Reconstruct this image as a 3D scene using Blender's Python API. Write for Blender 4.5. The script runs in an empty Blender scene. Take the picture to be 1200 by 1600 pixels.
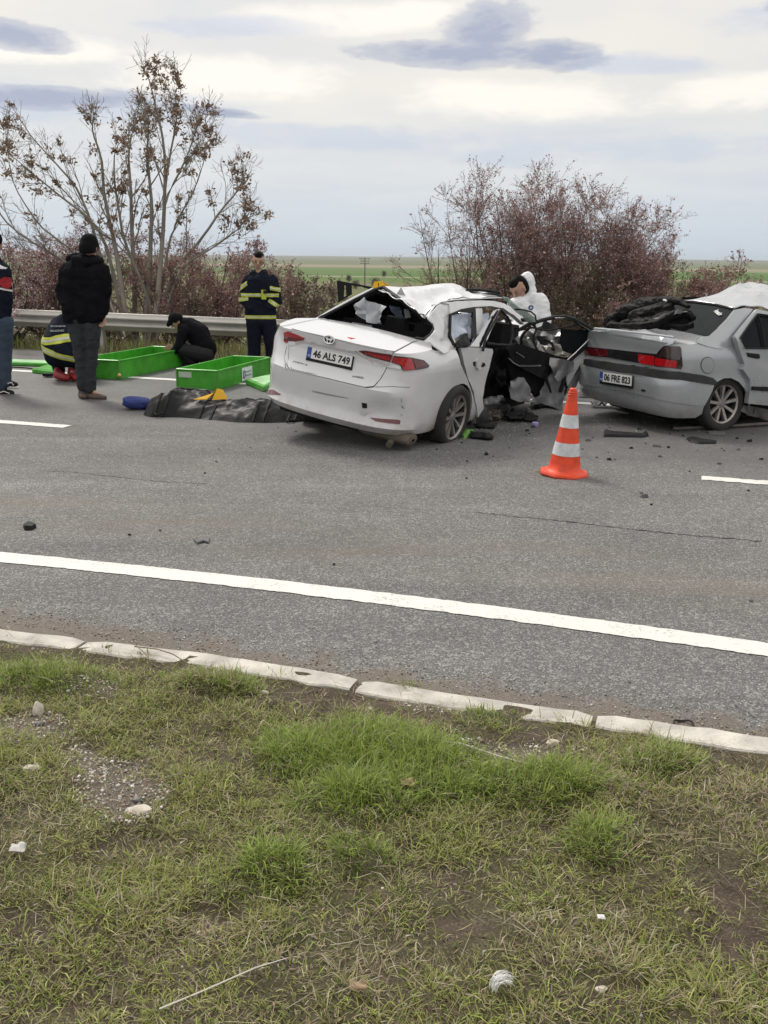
import bpy, bmesh, math, random
import numpy as np
from mathutils import Vector, Matrix, noise
from mathutils.geometry import delaunay_2d_cdt
random.seed(7); RNG = np.random.default_rng(11)
R = math.radians
scn = bpy.context.scene
COL = scn.collection

# ------------------------------------------------------------------ camera
FPX, HOR, CAMH, ROLL = 1480.0, 403.0, 1.6, R(0.6)
PITCH = math.atan((800 - HOR) / FPX)
fw = np.array([0, math.cos(PITCH), -math.sin(PITCH)])
up0 = np.array([0, math.sin(PITCH), math.cos(PITCH)]); r0 = np.array([1.0, 0, 0])
rt = r0 * math.cos(ROLL) + up0 * math.sin(ROLL)
up = up0 * math.cos(ROLL) - r0 * math.sin(ROLL)
CAM = np.array([0, 0, CAMH])
cam = bpy.data.cameras.new('camera'); cam_o = bpy.data.objects.new('camera', cam); COL.objects.link(cam_o)
cam.sensor_fit = 'VERTICAL'; cam.sensor_height = 36.0; cam.lens = 36.0 * FPX / 1600.0
cam.clip_start = 0.05; cam.clip_end = 40000
cam_o.matrix_world = Matrix(((rt[0], up[0], -fw[0], 0), (rt[1], up[1], -fw[1], 0), (rt[2], up[2], -fw[2], CAMH), (0, 0, 0, 1)))
scn.camera = cam_o
scn.render.resolution_x = 768; scn.render.resolution_y = 1024

# ------------------------------------------------------------------ light
SUN_AZ, SUN_EL = R(-38), R(48)          # azimuth from +Y towards +X
world = bpy.data.worlds.new('World'); scn.world = world; world.use_nodes = True
sun = bpy.data.lights.new('sun', 'SUN'); sun_o = bpy.data.objects.new('sun', sun); COL.objects.link(sun_o)
sun.energy = 1.5; sun.angle = R(14); sun.color = (1.0, 0.95, 0.87)
sd = Vector((math.sin(SUN_AZ) * math.cos(SUN_EL), math.cos(SUN_AZ) * math.cos(SUN_EL), math.sin(SUN_EL)))
sun_o.rotation_euler = sd.to_track_quat('Z', 'Y').to_euler()
sun_o.location = (0, 0, 30)
scn.view_settings.view_transform = 'Standard'; scn.view_settings.look = 'None'
scn.view_settings.exposure = 0.62; scn.view_settings.gamma = 1.0

class NT:
    """tiny node-tree writer"""
    def __init__(s, tree): s.t = tree; tree.nodes.clear()
    def n(s, kind, **kw):
        nd = s.t.nodes.new(kind)
        for k, v in kw.items():
            if k == 'inp':
                for i, val in v.items():
                    if hasattr(val, 'is_linked') or val.__class__.__name__.startswith('NodeSocket'): s.t.links.new(val, nd.inputs[i])
                    else: nd.inputs[i].default_value = val
            else: setattr(nd, k, v)
        return nd
    def math(s, op, a, b=0.0, c=None, clamp=False):
        nd = s.n('ShaderNodeMath', operation=op, use_clamp=clamp, inp={0: a, 1: b})
        if c is not None:
            if isinstance(c, (int, float)): nd.inputs[2].default_value = c
            else: s.t.links.new(c, nd.inputs[2])
        return nd.outputs[0]
    def mix(s, f, a, b, mode='MIX'):
        nd = s.n('ShaderNodeMix', data_type='RGBA', blend_type=mode)
        for sock, v in ((nd.inputs[0], f), (nd.inputs[6], a), (nd.inputs[7], b)):
            if hasattr(v, 'is_linked'): s.t.links.new(v, sock)
            else: sock.default_value = v if isinstance(v, (int, float)) else (*v[:3], 1)
        return nd.outputs[2]
    def ramp(s, f, stops, interp='LINEAR'):
        nd = s.n('ShaderNodeValToRGB'); s.t.links.new(f, nd.inputs[0]); e = nd.color_ramp.elements
        nd.color_ramp.interpolation = interp
        while len(e) > 1: e.remove(e[0])
        for i, (p, c) in enumerate(stops):
            el = e[0] if i == 0 else e.new(p)
            el.position = p; el.color = (c, c, c, 1) if isinstance(c, (int, float)) else (*c[:3], 1)
        return nd.outputs[0]
    def noise(s, vec, scale, detail=4, rough=.55, dist=0.0, out=0):
        nd = s.n('ShaderNodeTexNoise', inp={'Scale': scale, 'Detail': detail, 'Roughness': rough, 'Distortion': dist})
        if vec is not None: s.t.links.new(vec, nd.inputs['Vector'])
        return nd.outputs[out]
    def link(s, a, b): s.t.links.new(a, b)

def build_world():
    k = NT(world.node_tree)
    out = k.n('ShaderNodeOutputWorld'); bg = k.n('ShaderNodeBackground')
    tc = k.n('ShaderNodeTexCoord'); sep = k.n('ShaderNodeSeparateXYZ'); k.link(tc.outputs['Generated'], sep.inputs[0])
    x, y, z = sep.outputs
    sky = k.n('ShaderNodeTexSky', sky_type='NISHITA'); sky.sun_disc = False
    sky.sun_elevation = SUN_EL; sky.sun_rotation = SUN_AZ; sky.air_density = 1.3; sky.dust_density = 2.0
    skyc = k.mix(1.0, sky.outputs[0], (0.08, 0.08, 0.08), 'MULTIPLY')
    zc = k.math('MAXIMUM', z, 0.0)
    el = k.math('MULTIPLY', k.math('ARCSINE', zc), 57.2958)           # degrees
    az = k.math('MULTIPLY', k.math('ARCTAN2', x, y), 57.2958)
    den = k.math('ADD', zc, 0.075)
    cv = k.n('ShaderNodeCombineXYZ', inp={0: k.math('DIVIDE', x, den), 1: k.math('DIVIDE', y, den), 2: 0.0}).outputs[0]
    # overcast layer: bluish near the horizon, creamy above
    base = k.ramp(k.math('DIVIDE', el, 90.0), [(0.0, (.40, .475, .54)), (.022, (.44, .49, .535)), (.055, (.505, .52, .53)), (.095, (.55, .54, .515)), (.16, (.585, .56, .52)), (.45, (.86, .83, .79)), (1.0, (1.04, 1.01, .97))])
    n1 = k.noise(cv, .55, 6, .55, .4)
    n2 = k.noise(cv, 1.7, 5, .6, .2)
    thin = k.ramp(k.math('ADD', k.math('MULTIPLY', n1, .75), k.math('MULTIPLY', n2, .25)), [(.40, 0.0), (.52, .45), (.66, 1.0)])
    c1 = k.mix(k.math('MULTIPLY', thin, .62), base, (.40, .43, .505))
    glow = k.ramp(k.noise(cv, .38, 3, .5, .0), [(.42, 0.0), (.62, 1.0)])
    gm = k.math('MULTIPLY', glow, k.ramp(k.math('DIVIDE', el, 20.0), [(.12, 0.0), (.42, .8), (1.0, .8)]))
    c1 = k.mix(k.math('MULTIPLY', gm, .55), c1, (.69, .635, .55))
    # individual low clouds and the bright gaps between them
    wv = k.n('ShaderNodeCombineXYZ', inp={0: k.math('MULTIPLY', az, .22), 1: k.math('MULTIPLY', el, .62), 2: 0.0}).outputs[0]
    w = k.math('SUBTRACT', k.noise(wv, 1.0, 7, .60, .3), .5)
    w2 = k.math('SUBTRACT', k.noise(wv, 3.1, 5, .62, .2), .5)
    azf = k.math('WRAP', az, 36.0, -36.0)              # the same cloud bank goes on all round
    def blob(a0, e0, ra, re, tilt=0.0):
        da = k.math('SUBTRACT', azf, a0); de = k.math('SUBTRACT', el, e0)
        de = k.math('SUBTRACT', de, k.math('MULTIPLY', da, tilt))
        d = k.math('ADD', k.math('POWER', k.math('ABSOLUTE', k.math('DIVIDE', da, ra)), 2.0), k.math('POWER', k.math('ABSOLUTE', k.math('DIVIDE', de, re)), 2.0))
        return k.math('SUBTRACT', 1.0, d)
    def field(blobs, n1w, n2w, stops):
        m = None
        for b in blobs:
            v = k.math('MAXIMUM', blob(*b), -1.5); m = v if m is None else k.math('SMOOTH_MAX', m, v, .5)
        m = k.math('ADD', m, k.math('ADD', k.math('MULTIPLY', w, n1w), k.math('MULTIPLY', w2, n2w)))
        return k.ramp(m, stops, 'EASE')
    lit = field(((-9, 9.3, 8, 1.5, .03), (7.0, 8.5, 8.5, 1.3, -.02), (-19, 10.3, 7, .9, .05), (20, 8.6, 7, 1.2, 0), (-2, 12.5, 9, 1.0, .05)), 2.0, .7, [(-.0, 0.0), (1.0, 1.0)])
    c1 = k.mix(k.math('MULTIPLY', lit, .80), c1, (.735, .69, .625))
    soft = field(((-16, 7.6, 11, 1.3, .02), (-4, 6.6, 12, .9, -.02), (13, 10.2, 6, .7, -.05), (12, 5.8, 12, .9, .02), (22, 12.2, 5, 1.2, .1), (-8, 11.9, 6, .7, .04)), 2.4, 1.0, [(0.0, 0.0), (1.3, 1.0)])
    c1 = k.mix(k.math('MULTIPLY', soft, .62), c1, (.385, .425, .515))
    dark = field(((5.0, 10.75, 7.4, .85, -.02), (5.6, 12.0, 3.2, 1.6, .10), (8.8, 10.7, 3.2, .95, -.05), (-20.5, 10.9, 4.4, .85, -.07), (-18.5, 8.0, 6.0, .7, .04), (22.8, 12.6, 3.2, .7, .05), (-9.5, 7.7, 3.4, .28, -.08)), 1.5, .9, [(0.0, 0.0), (.45, .6), (1.0, 1.0)])
    c2 = k.mix(k.math('MULTIPLY', dark, .92), c1, (.252, .280, .372))
    final = k.mix(.93, skyc, c2)
    below = k.math('LESS_THAN', z, -0.004)
    final = k.mix(below, final, (.20, .21, .20))
    k.link(final, bg.inputs[0]); bg.inputs[1].default_value = 1.0; k.link(bg.outputs[0], out.inputs[0])
build_world()
world.cycles.sampling_method = 'MANUAL'; world.cycles.sample_map_resolution = 128

# ------------------------------------------------------------------ pixel helpers (a pixel gives a direction only)
def ray(u, v): return fw * FPX + rt * (u - 600) - up * (v - 800)
def G(u, v, z=0.0):
    d = ray(u, v); return CAM + d * ((z - CAMH) / d[2])
def PL(u, v, o, n):
    d = ray(u, v); return CAM + d * (np.dot(np.asarray(o) - CAM, n) / np.dot(d, n))
def PY(u, v, Y):                      # point on the upright plane y = Y
    d = ray(u, v); return CAM + d * (Y / d[1])
def proj(P):
    d = np.asarray(P, float) - CAM; w = d @ fw
    return np.array([600 + FPX * (d @ rt) / w, 800 - FPX * (d @ up) / w])
def cropA(pts): return [(400 + x / 3.75, 420 + y / 3.75) for x, y in pts]
def cropB(pts): return [(640 + x / 3.75, 420 + y / 3.75) for x, y in pts]
def cropC(pts): return [(880 + x / 3.75, 420 + y / 3.75) for x, y in pts]
def crop4(x, y): return (x / 5.0, 360 + y / 5.0)
def crop5(x, y): return (180 + x / 4.2857, 360 + y / 4.2857)

# ------------------------------------------------------------------ materials
MATS = {}
def M(name, col=(.5, .5, .5), rough=.5, metal=0.0, var=.12, scale=12.0, bump=0.0, bscale=60.0, spec=.5, coat=0.0, sss=0, alpha=1.0, trans=0.0, ior=1.45, col2=None, stretch=None):
    if name in MATS: return MATS[name]
    m = bpy.data.materials.new(name); m.use_nodes = True; k = NT(m.node_tree)
    out = k.n('ShaderNodeOutputMaterial'); b = k.n('ShaderNodeBsdfPrincipled'); k.link(b.outputs[0], out.inputs[0])
    tc = k.n('ShaderNodeTexCoord'); vec = tc.outputs['Object']
    if stretch:
        mp = k.n('ShaderNodeMapping'); k.link(vec, mp.inputs[0]); mp.inputs['Scale'].default_value = stretch; vec = mp.outputs[0]
    n = k.noise(vec, scale, 5, .6)
    lo = tuple(c * (1 - var) for c in col); hi = tuple(min(1, c * (1 + var)) for c in col) if col2 is None else col2
    k.link(k.ramp(n, [(.3, lo), (.7, hi)]), b.inputs['Base Color'])
    b.inputs['Roughness'].default_value = rough; b.inputs['Metallic'].default_value = metal
    k.link(k.ramp(n, [(.25, max(.02, rough * .88)), (.75, min(1, rough * 1.12))]), b.inputs['Roughness'])
    b.inputs['Specular IOR Level'].default_value = spec; b.inputs['Coat Weight'].default_value = coat; b.inputs['Coat Roughness'].default_value = .06
    b.inputs['Alpha'].default_value = alpha; b.inputs['Transmission Weight'].default_value = trans; b.inputs['IOR'].default_value = ior
    if bump:
        bn = k.n('ShaderNodeBump', inp={'Strength': bump, 'Distance': .01}); k.link(k.noise(vec, bscale, 4, .6), bn.inputs['Height']); k.link(bn.outputs[0], b.inputs['Normal'])
    MATS[name] = m; return m

def attr_mat(name, rough=.7, spec=.3, sheen=0.0, trans=0.0):
    """colour from the point attribute 'tint'"""
    if name in MATS: return MATS[name]
    m = bpy.data.materials.new(name); m.use_nodes = True; k = NT(m.node_tree)
    out = k.n('ShaderNodeOutputMaterial'); b = k.n('ShaderNodeBsdfPrincipled')
    a = k.n('ShaderNodeAttribute', attribute_name='tint'); k.link(a.outputs['Color'], b.inputs['Base Color'])
    b.inputs['Roughness'].default_value = rough; b.inputs['Specular IOR Level'].default_value = spec
    if trans:
        t = k.n('ShaderNodeBsdfTranslucent'); k.link(a.outputs['Color'], t.inputs[0]); mx = k.n('ShaderNodeMixShader', inp={0: trans})
        k.link(b.outputs[0], mx.inputs[1]); k.link(t.outputs[0], mx.inputs[2]); k.link(mx.outputs[0], out.inputs[0])
    else: k.link(b.outputs[0], out.inputs[0])
    MATS[name] = m; return m

# ------------------------------------------------------------------ objects
def tag(o, label=None, cat=None, group=None, kind=None):
    if label: o['label'] = label
    if cat: o['category'] = cat
    if group: o['group'] = group
    if kind: o['kind'] = kind
    return o
def empty(name, mw=None, loc=None):
    o = bpy.data.objects.new(name, None); COL.objects.link(o); o.empty_display_size = .2
    if mw is not None: o.matrix_world = mw
    if loc is not None: o.location = loc
    return o
def world_of(o):
    m = o.matrix_basis.copy()
    while o.parent: o = o.parent; m = o.matrix_basis @ m
    return m
def mk(name, verts, faces, mat, parent=None, smooth=True, local=False, edges=(), tint=None, mats=None, fmat=None):
    """one mesh object; verts are world coordinates unless local"""
    V = np.asarray(verts, float).reshape(-1, 3)
    if parent is not None and not local:
        mi = np.array(world_of(parent).inverted()); V = V @ mi[:3, :3].T + mi[:3, 3]
    me = bpy.data.meshes.new(name)
    if isinstance(faces, np.ndarray):
        n, k = faces.shape
        me.vertices.add(len(V)); me.vertices.foreach_set('co', V.astype(np.float32).ravel())
        me.loops.add(n * k); me.loops.foreach_set('vertex_index', faces.astype(np.int32).ravel())
        me.polygons.add(n); me.polygons.foreach_set('loop_start', np.arange(0, n * k, k, dtype=np.int32))
        me.update(calc_edges=True)
    else:
        me.from_pydata([tuple(v) for v in V], list(edges), [tuple(f) for f in faces]); me.update()
    if smooth and len(me.polygons): me.polygons.foreach_set('use_smooth', np.ones(len(me.polygons), bool))
    if tint is not None:
        a = me.color_attributes.new('tint', 'FLOAT_COLOR', 'POINT')
        t = np.ones((len(V), 4), np.float32); t[:, :3] = tint; a.data.foreach_set('color', t.ravel())
    for m in (mats or [mat]):
        if m: me.materials.append(m)
    if fmat is not None: me.polygons.foreach_set('material_index', np.asarray(fmat, np.int32))
    o = bpy.data.objects.new(name, me); COL.objects.link(o)
    if parent is not None: o.parent = parent
    return o
def sharp(o, ang=35):
    o.data.shade_smooth() if hasattr(o.data, 'shade_smooth') else None
    try: o.data.set_sharp_from_angle(angle=R(ang))
    except Exception: pass
    return o

class MB:
    """collects simple solids into one mesh"""
    def __init__(s): s.v = []; s.f = []
    def add(s, v, f):
        b = len(s.v); s.v += [tuple(p) for p in v]; s.f += [tuple(i + b for i in q) for q in f]; return s
    def hexa(s, p):            # 8 points: bottom ring 0-3, top ring 4-7
        return s.add(p, [(3, 2, 1, 0), (4, 5, 6, 7), (0, 1, 5, 4), (1, 2, 6, 5), (2, 3, 7, 6), (3, 0, 4, 7)])
    def box(s, lo, hi):
        x0, y0, z0 = lo; x1, y1, z1 = hi
        return s.hexa([(x0, y0, z0), (x1, y0, z0), (x1, y1, z0), (x0, y1, z0), (x0, y0, z1), (x1, y0, z1), (x1, y1, z1), (x0, y1, z1)])
    def tube(s, pts, rad, k=8, closed=False):
        P = [np.asarray(p, float) for p in pts]; n = len(P)
        rads = [rad] * n if isinstance(rad, (int, float)) else list(rad)
        ref = np.array([0, 0, 1.0]); vs = []
        for i in range(n):
            a = P[(i - 1) % n] if (i or closed) else P[i]; b = P[(i + 1) % n] if (i < n - 1 or closed) else P[i]
            t = b - a; t = t / (np.linalg.norm(t) + 1e-9)
            if i == 0:
                if abs(t @ ref) > .9: ref = np.array([1.0, 0, 0])
            e1 = ref - t * (ref @ t); e1 /= (np.linalg.norm(e1) + 1e-9); ref = e1; e2 = np.cross(t, e1)
            for j in range(k):
                an = 2 * math.pi * j / k; vs.append(P[i] + (e1 * math.cos(an) + e2 * math.sin(an)) * rads[i])
        fs = []
        for i in range(n if closed else n - 1):
            for j in range(k):
                a = i * k + j; b = i * k + (j + 1) % k; c2 = ((i + 1) % n) * k + (j + 1) % k; d = ((i + 1) % n) * k + j
                fs.append((a, b, c2, d))
        if not closed: fs.append(tuple(range(k - 1, -1, -1))); fs.append(tuple((n - 1) * k + j for j in range(k)))
        return s.add(vs, fs)
    def lathe(s, prof, k=32, M4=None, cap=True):
        """prof: (radius, height); axis +Z, mapped by M4"""
        vs = []; fs = []
        for r_, z_ in prof:
            for j in range(k):
                a = 2 * math.pi * j / k; p = Vector((r_ * math.cos(a), r_ * math.sin(a), z_)); vs.append(tuple(M4 @ p) if M4 else tuple(p))
        for i in range(len(prof) - 1):
            for j in range(k):
                fs.append((i * k + j, i * k + (j + 1) % k, (i + 1) * k + (j + 1) % k, (i + 1) * k + j))
        if cap: fs.append(tuple(range(k - 1, -1, -1))); fs.append(tuple((len(prof) - 1) * k + j for j in range(k)))
        return s.add(vs, fs)
    def build(s, name, mat, parent=None, smooth=True, local=False, ang=35):
        o = mk(name, s.v, s.f, mat, parent, smooth, local)
        if smooth: sharp(o, ang)
        return o

def inpoly(P, poly):
    P = np.asarray(P); x, y = P[:, 0], P[:, 1]; r = np.zeros(len(P), bool); n = len(poly); j = n - 1
    for i in range(n):
        xi, yi = poly[i]; xj, yj = poly[j]
        c_ = ((yi > y) != (yj > y)) & (x < (xj - xi) * (y - yi) / ((yj - yi) if yj != yi else 1e-12) + xi); r ^= c_; j = i
    return r
def fill2d(poly, res, holes=(), resy=None):
    """triangulate a polygon with interior grid points; returns pts(n,2), tris, loops"""
    resy = resy or res
    pts = []; edges = []; loops = []
    for lp in [poly] + list(holes):
        st = len(pts); lp = [np.asarray(p, float) for p in lp]
        for i in range(len(lp)):
            a, b = lp[i], lp[(i + 1) % len(lp)]
            d = (b - a) / np.array([res, resy]); n = max(1, int(math.ceil(np.linalg.norm(d))))
            for q in range(n): pts.append(tuple(a + (b - a) * q / n))
        m = len(pts) - st; loops.append((st, m)); edges += [(st + i, st + (i + 1) % m) for i in range(m)]
    P = np.array(pts); lo = P.min(0); hi = P.max(0)
    gx = np.arange(lo[0] + res * .5, hi[0], res); gy = np.arange(lo[1] + resy * .5, hi[1], resy)
    if len(gx) and len(gy):
        Q = np.array([(x + (res * .5 if i % 2 else 0), y) for i, y in enumerate(gy) for x in gx]); keep = inpoly(Q, poly)
        for h in holes: keep &= ~inpoly(Q, h)
        Q = Q[keep]
        if len(Q):
            S = np.array([res, resy]); dm = np.min(np.linalg.norm((Q[:, None] - P[None]) / S, axis=2), axis=1); Q = Q[dm > .38]; pts += [tuple(q) for q in Q]
    vo, eo, fo, ov, oe, of = delaunay_2d_cdt([Vector(p) for p in pts], edges, [], 0, 1e-7)
    vo = np.array([tuple(v) for v in vo]); f = np.array([tuple(t) for t in fo])
    cen = vo[f].mean(1); k = inpoly(cen, poly)
    for h in holes: k &= ~inpoly(cen, h)
    return vo, f[k]
def shell_from(P3, tris, nrm, th):
    """outer sheet + inner sheet + rim"""
    n = len(P3); I = P3 - nrm * th
    cnt = {}
    for t in tris:
        for a, b in ((t[0], t[1]), (t[1], t[2]), (t[2], t[0])): cnt[(a, b)] = 1
    rim = [(a, b) for (a, b) in cnt if (b, a) not in cnt]
    faces = [tuple(t) for t in tris] + [(t[2] + n, t[1] + n, t[0] + n) for t in tris] + [(b, a, a + n, b + n) for a, b in rim]
    return np.vstack([P3, I]), faces
def patch(name, poly, surf, mat, parent, res=.05, off=0.0, th=.012, holes=(), resy=None, disp=None, sm=True):
    """panel with an exact outline on a parametric surface surf(a,b)->world point"""
    ab, tr = fill2d(poly, res, holes, resy)
    P = np.array([surf(a, b) for a, b in ab]); e = 1e-3
    Na = np.array([surf(a + e, b) for a, b in ab]) - P; Nb = np.array([surf(a, b + e) for a, b in ab]) - P
    N = np.cross(Na, Nb); N /= (np.linalg.norm(N, axis=1, keepdims=True) + 1e-12)
    # normals towards the outside = away from the surface's own centre flag
    s = getattr(surf, 'sign', 1.0); N = N * s
    P = P + N * off
    if disp is not None: P = P + N * np.array([disp(a, b) for a, b in ab])[:, None]
    t0 = np.cross(P[tr[:, 1]] - P[tr[:, 0]], P[tr[:, 2]] - P[tr[:, 0]])
    flip = np.sum(t0 * N[tr[:, 0]], axis=1) < 0
    tr = np.where(flip[:, None], tr[:, ::-1], tr)
    V, F = shell_from(P, tr, N, th)
    return sharp(mk(name, V, F, mat, parent), 40) if sm else mk(name, V, F, mat, parent, smooth=False)
def plane_of(p0, p1, p2):
    p0, p1, p2 = (np.asarray(p, float) for p in (p0, p1, p2)); n = np.cross(p1 - p0, p2 - p0); n /= np.linalg.norm(n)
    if n @ (CAM - p0) < 0: n = -n
    return p0, n
def sheet(name, px, plane, mat, parent, th=.01, res=.08, amp=0.0, freq=6.0, seed=0, holes=(), bend=None):
    """thick, optionally crumpled sheet whose outline is traced on a plane in the place"""
    o, n = plane; W = [PL(u, v, o, n) for u, v in px]
    e1 = np.cross([0, 0, 1.0], n); e1 /= np.linalg.norm(e1); e2 = np.cross(n, e1)
    q = lambda w: (float((w - o) @ e1), float((w - o) @ e2))
    poly = [q(w) for w in W]; hs = [[q(PL(u, v, o, n)) for u, v in h] for h in holes]
    ab, tr = fill2d(poly, res, hs)
    P = o + ab[:, :1] * e1 + ab[:, 1:] * e2
    if amp:
        d = []
        for p in P:
            v = Vector(p) * freq + Vector((seed * 7.3, seed * 3.1, 0))
            d.append((abs(noise.noise(v)) * 1.6 - .5 + .5 * abs(noise.noise(v * 2.3)) ) * amp)
        P = P + n * np.array(d)[:, None]
    if bend is not None: P = P + n * np.array([bend(a, b) for a, b in ab])[:, None]
    N = np.tile(n, (len(P), 1))
    t0 = np.cross(P[tr[:, 1]] - P[tr[:, 0]], P[tr[:, 2]] - P[tr[:, 0]]); flip = t0 @ n < 0
    tr = np.where(flip[:, None], tr[:, ::-1], tr)
    V, F = shell_from(P, tr, N, th)
    return sharp(mk(name, V, F, mat, parent), 45 if amp else 25)
def ribbon(pts, w, z=None):
    P = [np.asarray(p, float) for p in pts]; v = []; f = []
    for i, p in enumerate(P):
        t = P[min(i + 1, len(P) - 1)] - P[max(i - 1, 0)]; t /= np.linalg.norm(t); s = np.array([-t[1], t[0], 0]); ww = w[i] if hasattr(w, '__len__') else w
        v += [p - s * ww / 2, p + s * ww / 2]
    for i in range(len(P) - 1): f.append((2 * i, 2 * i + 2, 2 * i + 3, 2 * i + 1))
    return v, f
def text(name, s, o, ex, ey, h, mat, parent, wide=None, depth=.0015, bold=0.0):
    """mesh lettering centred at o, along ex, up ey; h = letter height"""
    cu = bpy.data.curves.new(name, 'FONT'); cu.body = s; cu.size = 1.0; cu.extrude = .02; cu.offset = bold; cu.resolution_u = 3
    t = bpy.data.objects.new(name, cu); COL.objects.link(t)
    dg = bpy.context.evaluated_depsgraph_get(); me = bpy.data.meshes.new_from_object(t.evaluated_get(dg))
    V = np.array([tuple(v.co) for v in me.vertices]); F = [tuple(p.vertices) for p in me.polygons]
    bpy.data.objects.remove(t); bpy.data.curves.remove(cu); bpy.data.meshes.remove(me)
    lo, hi = V.min(0), V.max(0); c0 = (lo + hi) / 2; hh = hi[1] - lo[1]; ww = hi[0] - lo[0]
    sx = (wide / ww) if wide else h / hh
    ex, ey = np.asarray(ex, float), np.asarray(ey, float); ex = ex / np.linalg.norm(ex); ey = ey - ex * (ey @ ex); ey /= np.linalg.norm(ey); ez = np.cross(ex, ey)
    W = np.asarray(o) + np.outer((V[:, 0] - c0[0]) * sx, ex) + np.outer((V[:, 1] - c0[1]) * h / hh, ey) + np.outer((V[:, 2] - c0[2]) / .02 * depth, ez)
    return mk(name, W, F, mat, parent, smooth=False)
# ------------------------------------------------------------------ the setting
RA = R(-18.3)
RD = np.array([math.cos(RA), math.sin(RA), 0]); RN = np.array([-math.sin(RA), math.cos(RA), 0])
def SD(s, d, z=0.0): return RD * s + RN * d + np.array([0, 0, z])
def sd_of(P): return float(np.dot(P, RD)), float(np.dot(P, RN))
D_KERB, D_EDGE, D_DASH, D_FAR, D_ASPH, D_RAIL = 3.17, 4.06, 7.55, 11.08, 13.75, 14.2

def fbm(x, y, z=0.0, o=4):
    return noise.fractal(Vector((x, y, z)), 1.0, 2.0, o)

def terrain_z(s, d):
    if d < 14.9: return -.03
    t = d - 14.9
    if t < 34: z = -.03 - 6.4 * (t / 34) ** 1.15
    else: z = -6.43
    far = max(0.0, d - 2600)
    z += 26 * (1 - math.exp(-far / 5200)) * (1 + .55 * fbm(s / 3300, d / 3300, 2, 3)) if far else 0
    if t > 2: z += .35 * fbm(s / 14, d / 14) * min(1, t / 20)
    return z

def build_ground():
    ss = [0]; st = 3.0
    while ss[-1] < 16000: ss.append(ss[-1] + st); st *= 1.13
    ss = [-a for a in ss[:0:-1]] + ss
    ds = [-60, -30, -15, -6, -2, 2, 6, 10, 13, 14.4, 14.9]
    st = .8
    while ds[-1] < 14000: ds.append(ds[-1] + st); st *= 1.085
    V = [SD(s, d, terrain_z(s, d)) for d in ds for s in ss]; n = len(ss)
    F = np.array([(j * n + i, j * n + i + 1, (j + 1) * n + i + 1, (j + 1) * n + i) for j in range(len(ds) - 1) for i in range(n - 1)])
    m = bpy.data.materials.new('fields'); m.use_nodes = True; k = NT(m.node_tree)
    out = k.n('ShaderNodeOutputMaterial'); b = k.n('ShaderNodeBsdfPrincipled'); k.link(b.outputs[0], out.inputs[0]); b.inputs['Roughness'].default_value = .95; b.inputs['Specular IOR Level'].default_value = .1
    geo = k.n('ShaderNodeNewGeometry'); sep = k.n('ShaderNodeSeparateXYZ'); k.link(geo.outputs['Position'], sep.inputs[0])
    wob = k.noise(geo.outputs['Position'], .0016, 3, .5)
    yy = k.math('ADD', sep.outputs[1], k.math('MULTIPLY', sep.outputs[0], .12))
    yy = k.math('MULTIPLY', yy, k.math('ADD', .86, k.math('MULTIPLY', wob, .28)))
    tt = k.math('DIVIDE', 200.0, k.math('MAXIMUM', yy, 60.0))     # field strips get wider with distance from the road
    strips = k.ramp(tt, [(0.0, (.16, .17, .14)), (.035, (.15, .16, .12)), (.05, (.19, .17, .135)), (.085, (.13, .155, .09)), (.125, (.18, .165, .12)), (.16, (.13, .16, .08)), (.20, (.29, .25, .19)), (.235, (.26, .225, .165)), (.262, (.09, .165, .05)), (.36, (.07, .15, .035)), (.455, (.075, .15, .04)), (.462, (.29, .25, .185)), (.485, (.30, .26, .19)), (.495, (.09, .155, .045)), (.60, (.11, .16, .05)), (.66, (.18, .16, .10)), (.8, (.15, .15, .075)), (1.0, (.14, .13, .07))])
    vor = k.n('ShaderNodeTexVoronoi', inp={'Scale': 1.0})
    mp = k.n('ShaderNodeMapping'); k.link(geo.outputs['Position'], mp.inputs[0]); mp.inputs['Scale'].default_value = (.0026, .0011, 0); mp.inputs['Rotation'].default_value = (0, 0, .25); k.link(mp.outputs[0], vor.inputs['Vector'])
    cell = k.ramp(vor.outputs['Color'], [(.2, (.10, .15, .05)), (.45, (.20, .175, .12)), (.7, (.12, .15, .08)), (.9, (.24, .21, .15))], 'CONSTANT')
    c = k.mix(.22, strips, cell)
    fine = k.noise(geo.outputs['Position'], .9, 6, .65)
    c = k.mix(k.ramp(tt, [(.55, .08), (.9, .40)]), c, k.ramp(fine, [(.3, (.06, .075, .025)), (.55, (.13, .14, .06)), (.75, (.24, .20, .12))]))
    k.link(c, b.inputs['Base Color'])
    tag(mk('ground', V, F, m), kind='structure')
build_ground()

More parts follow.
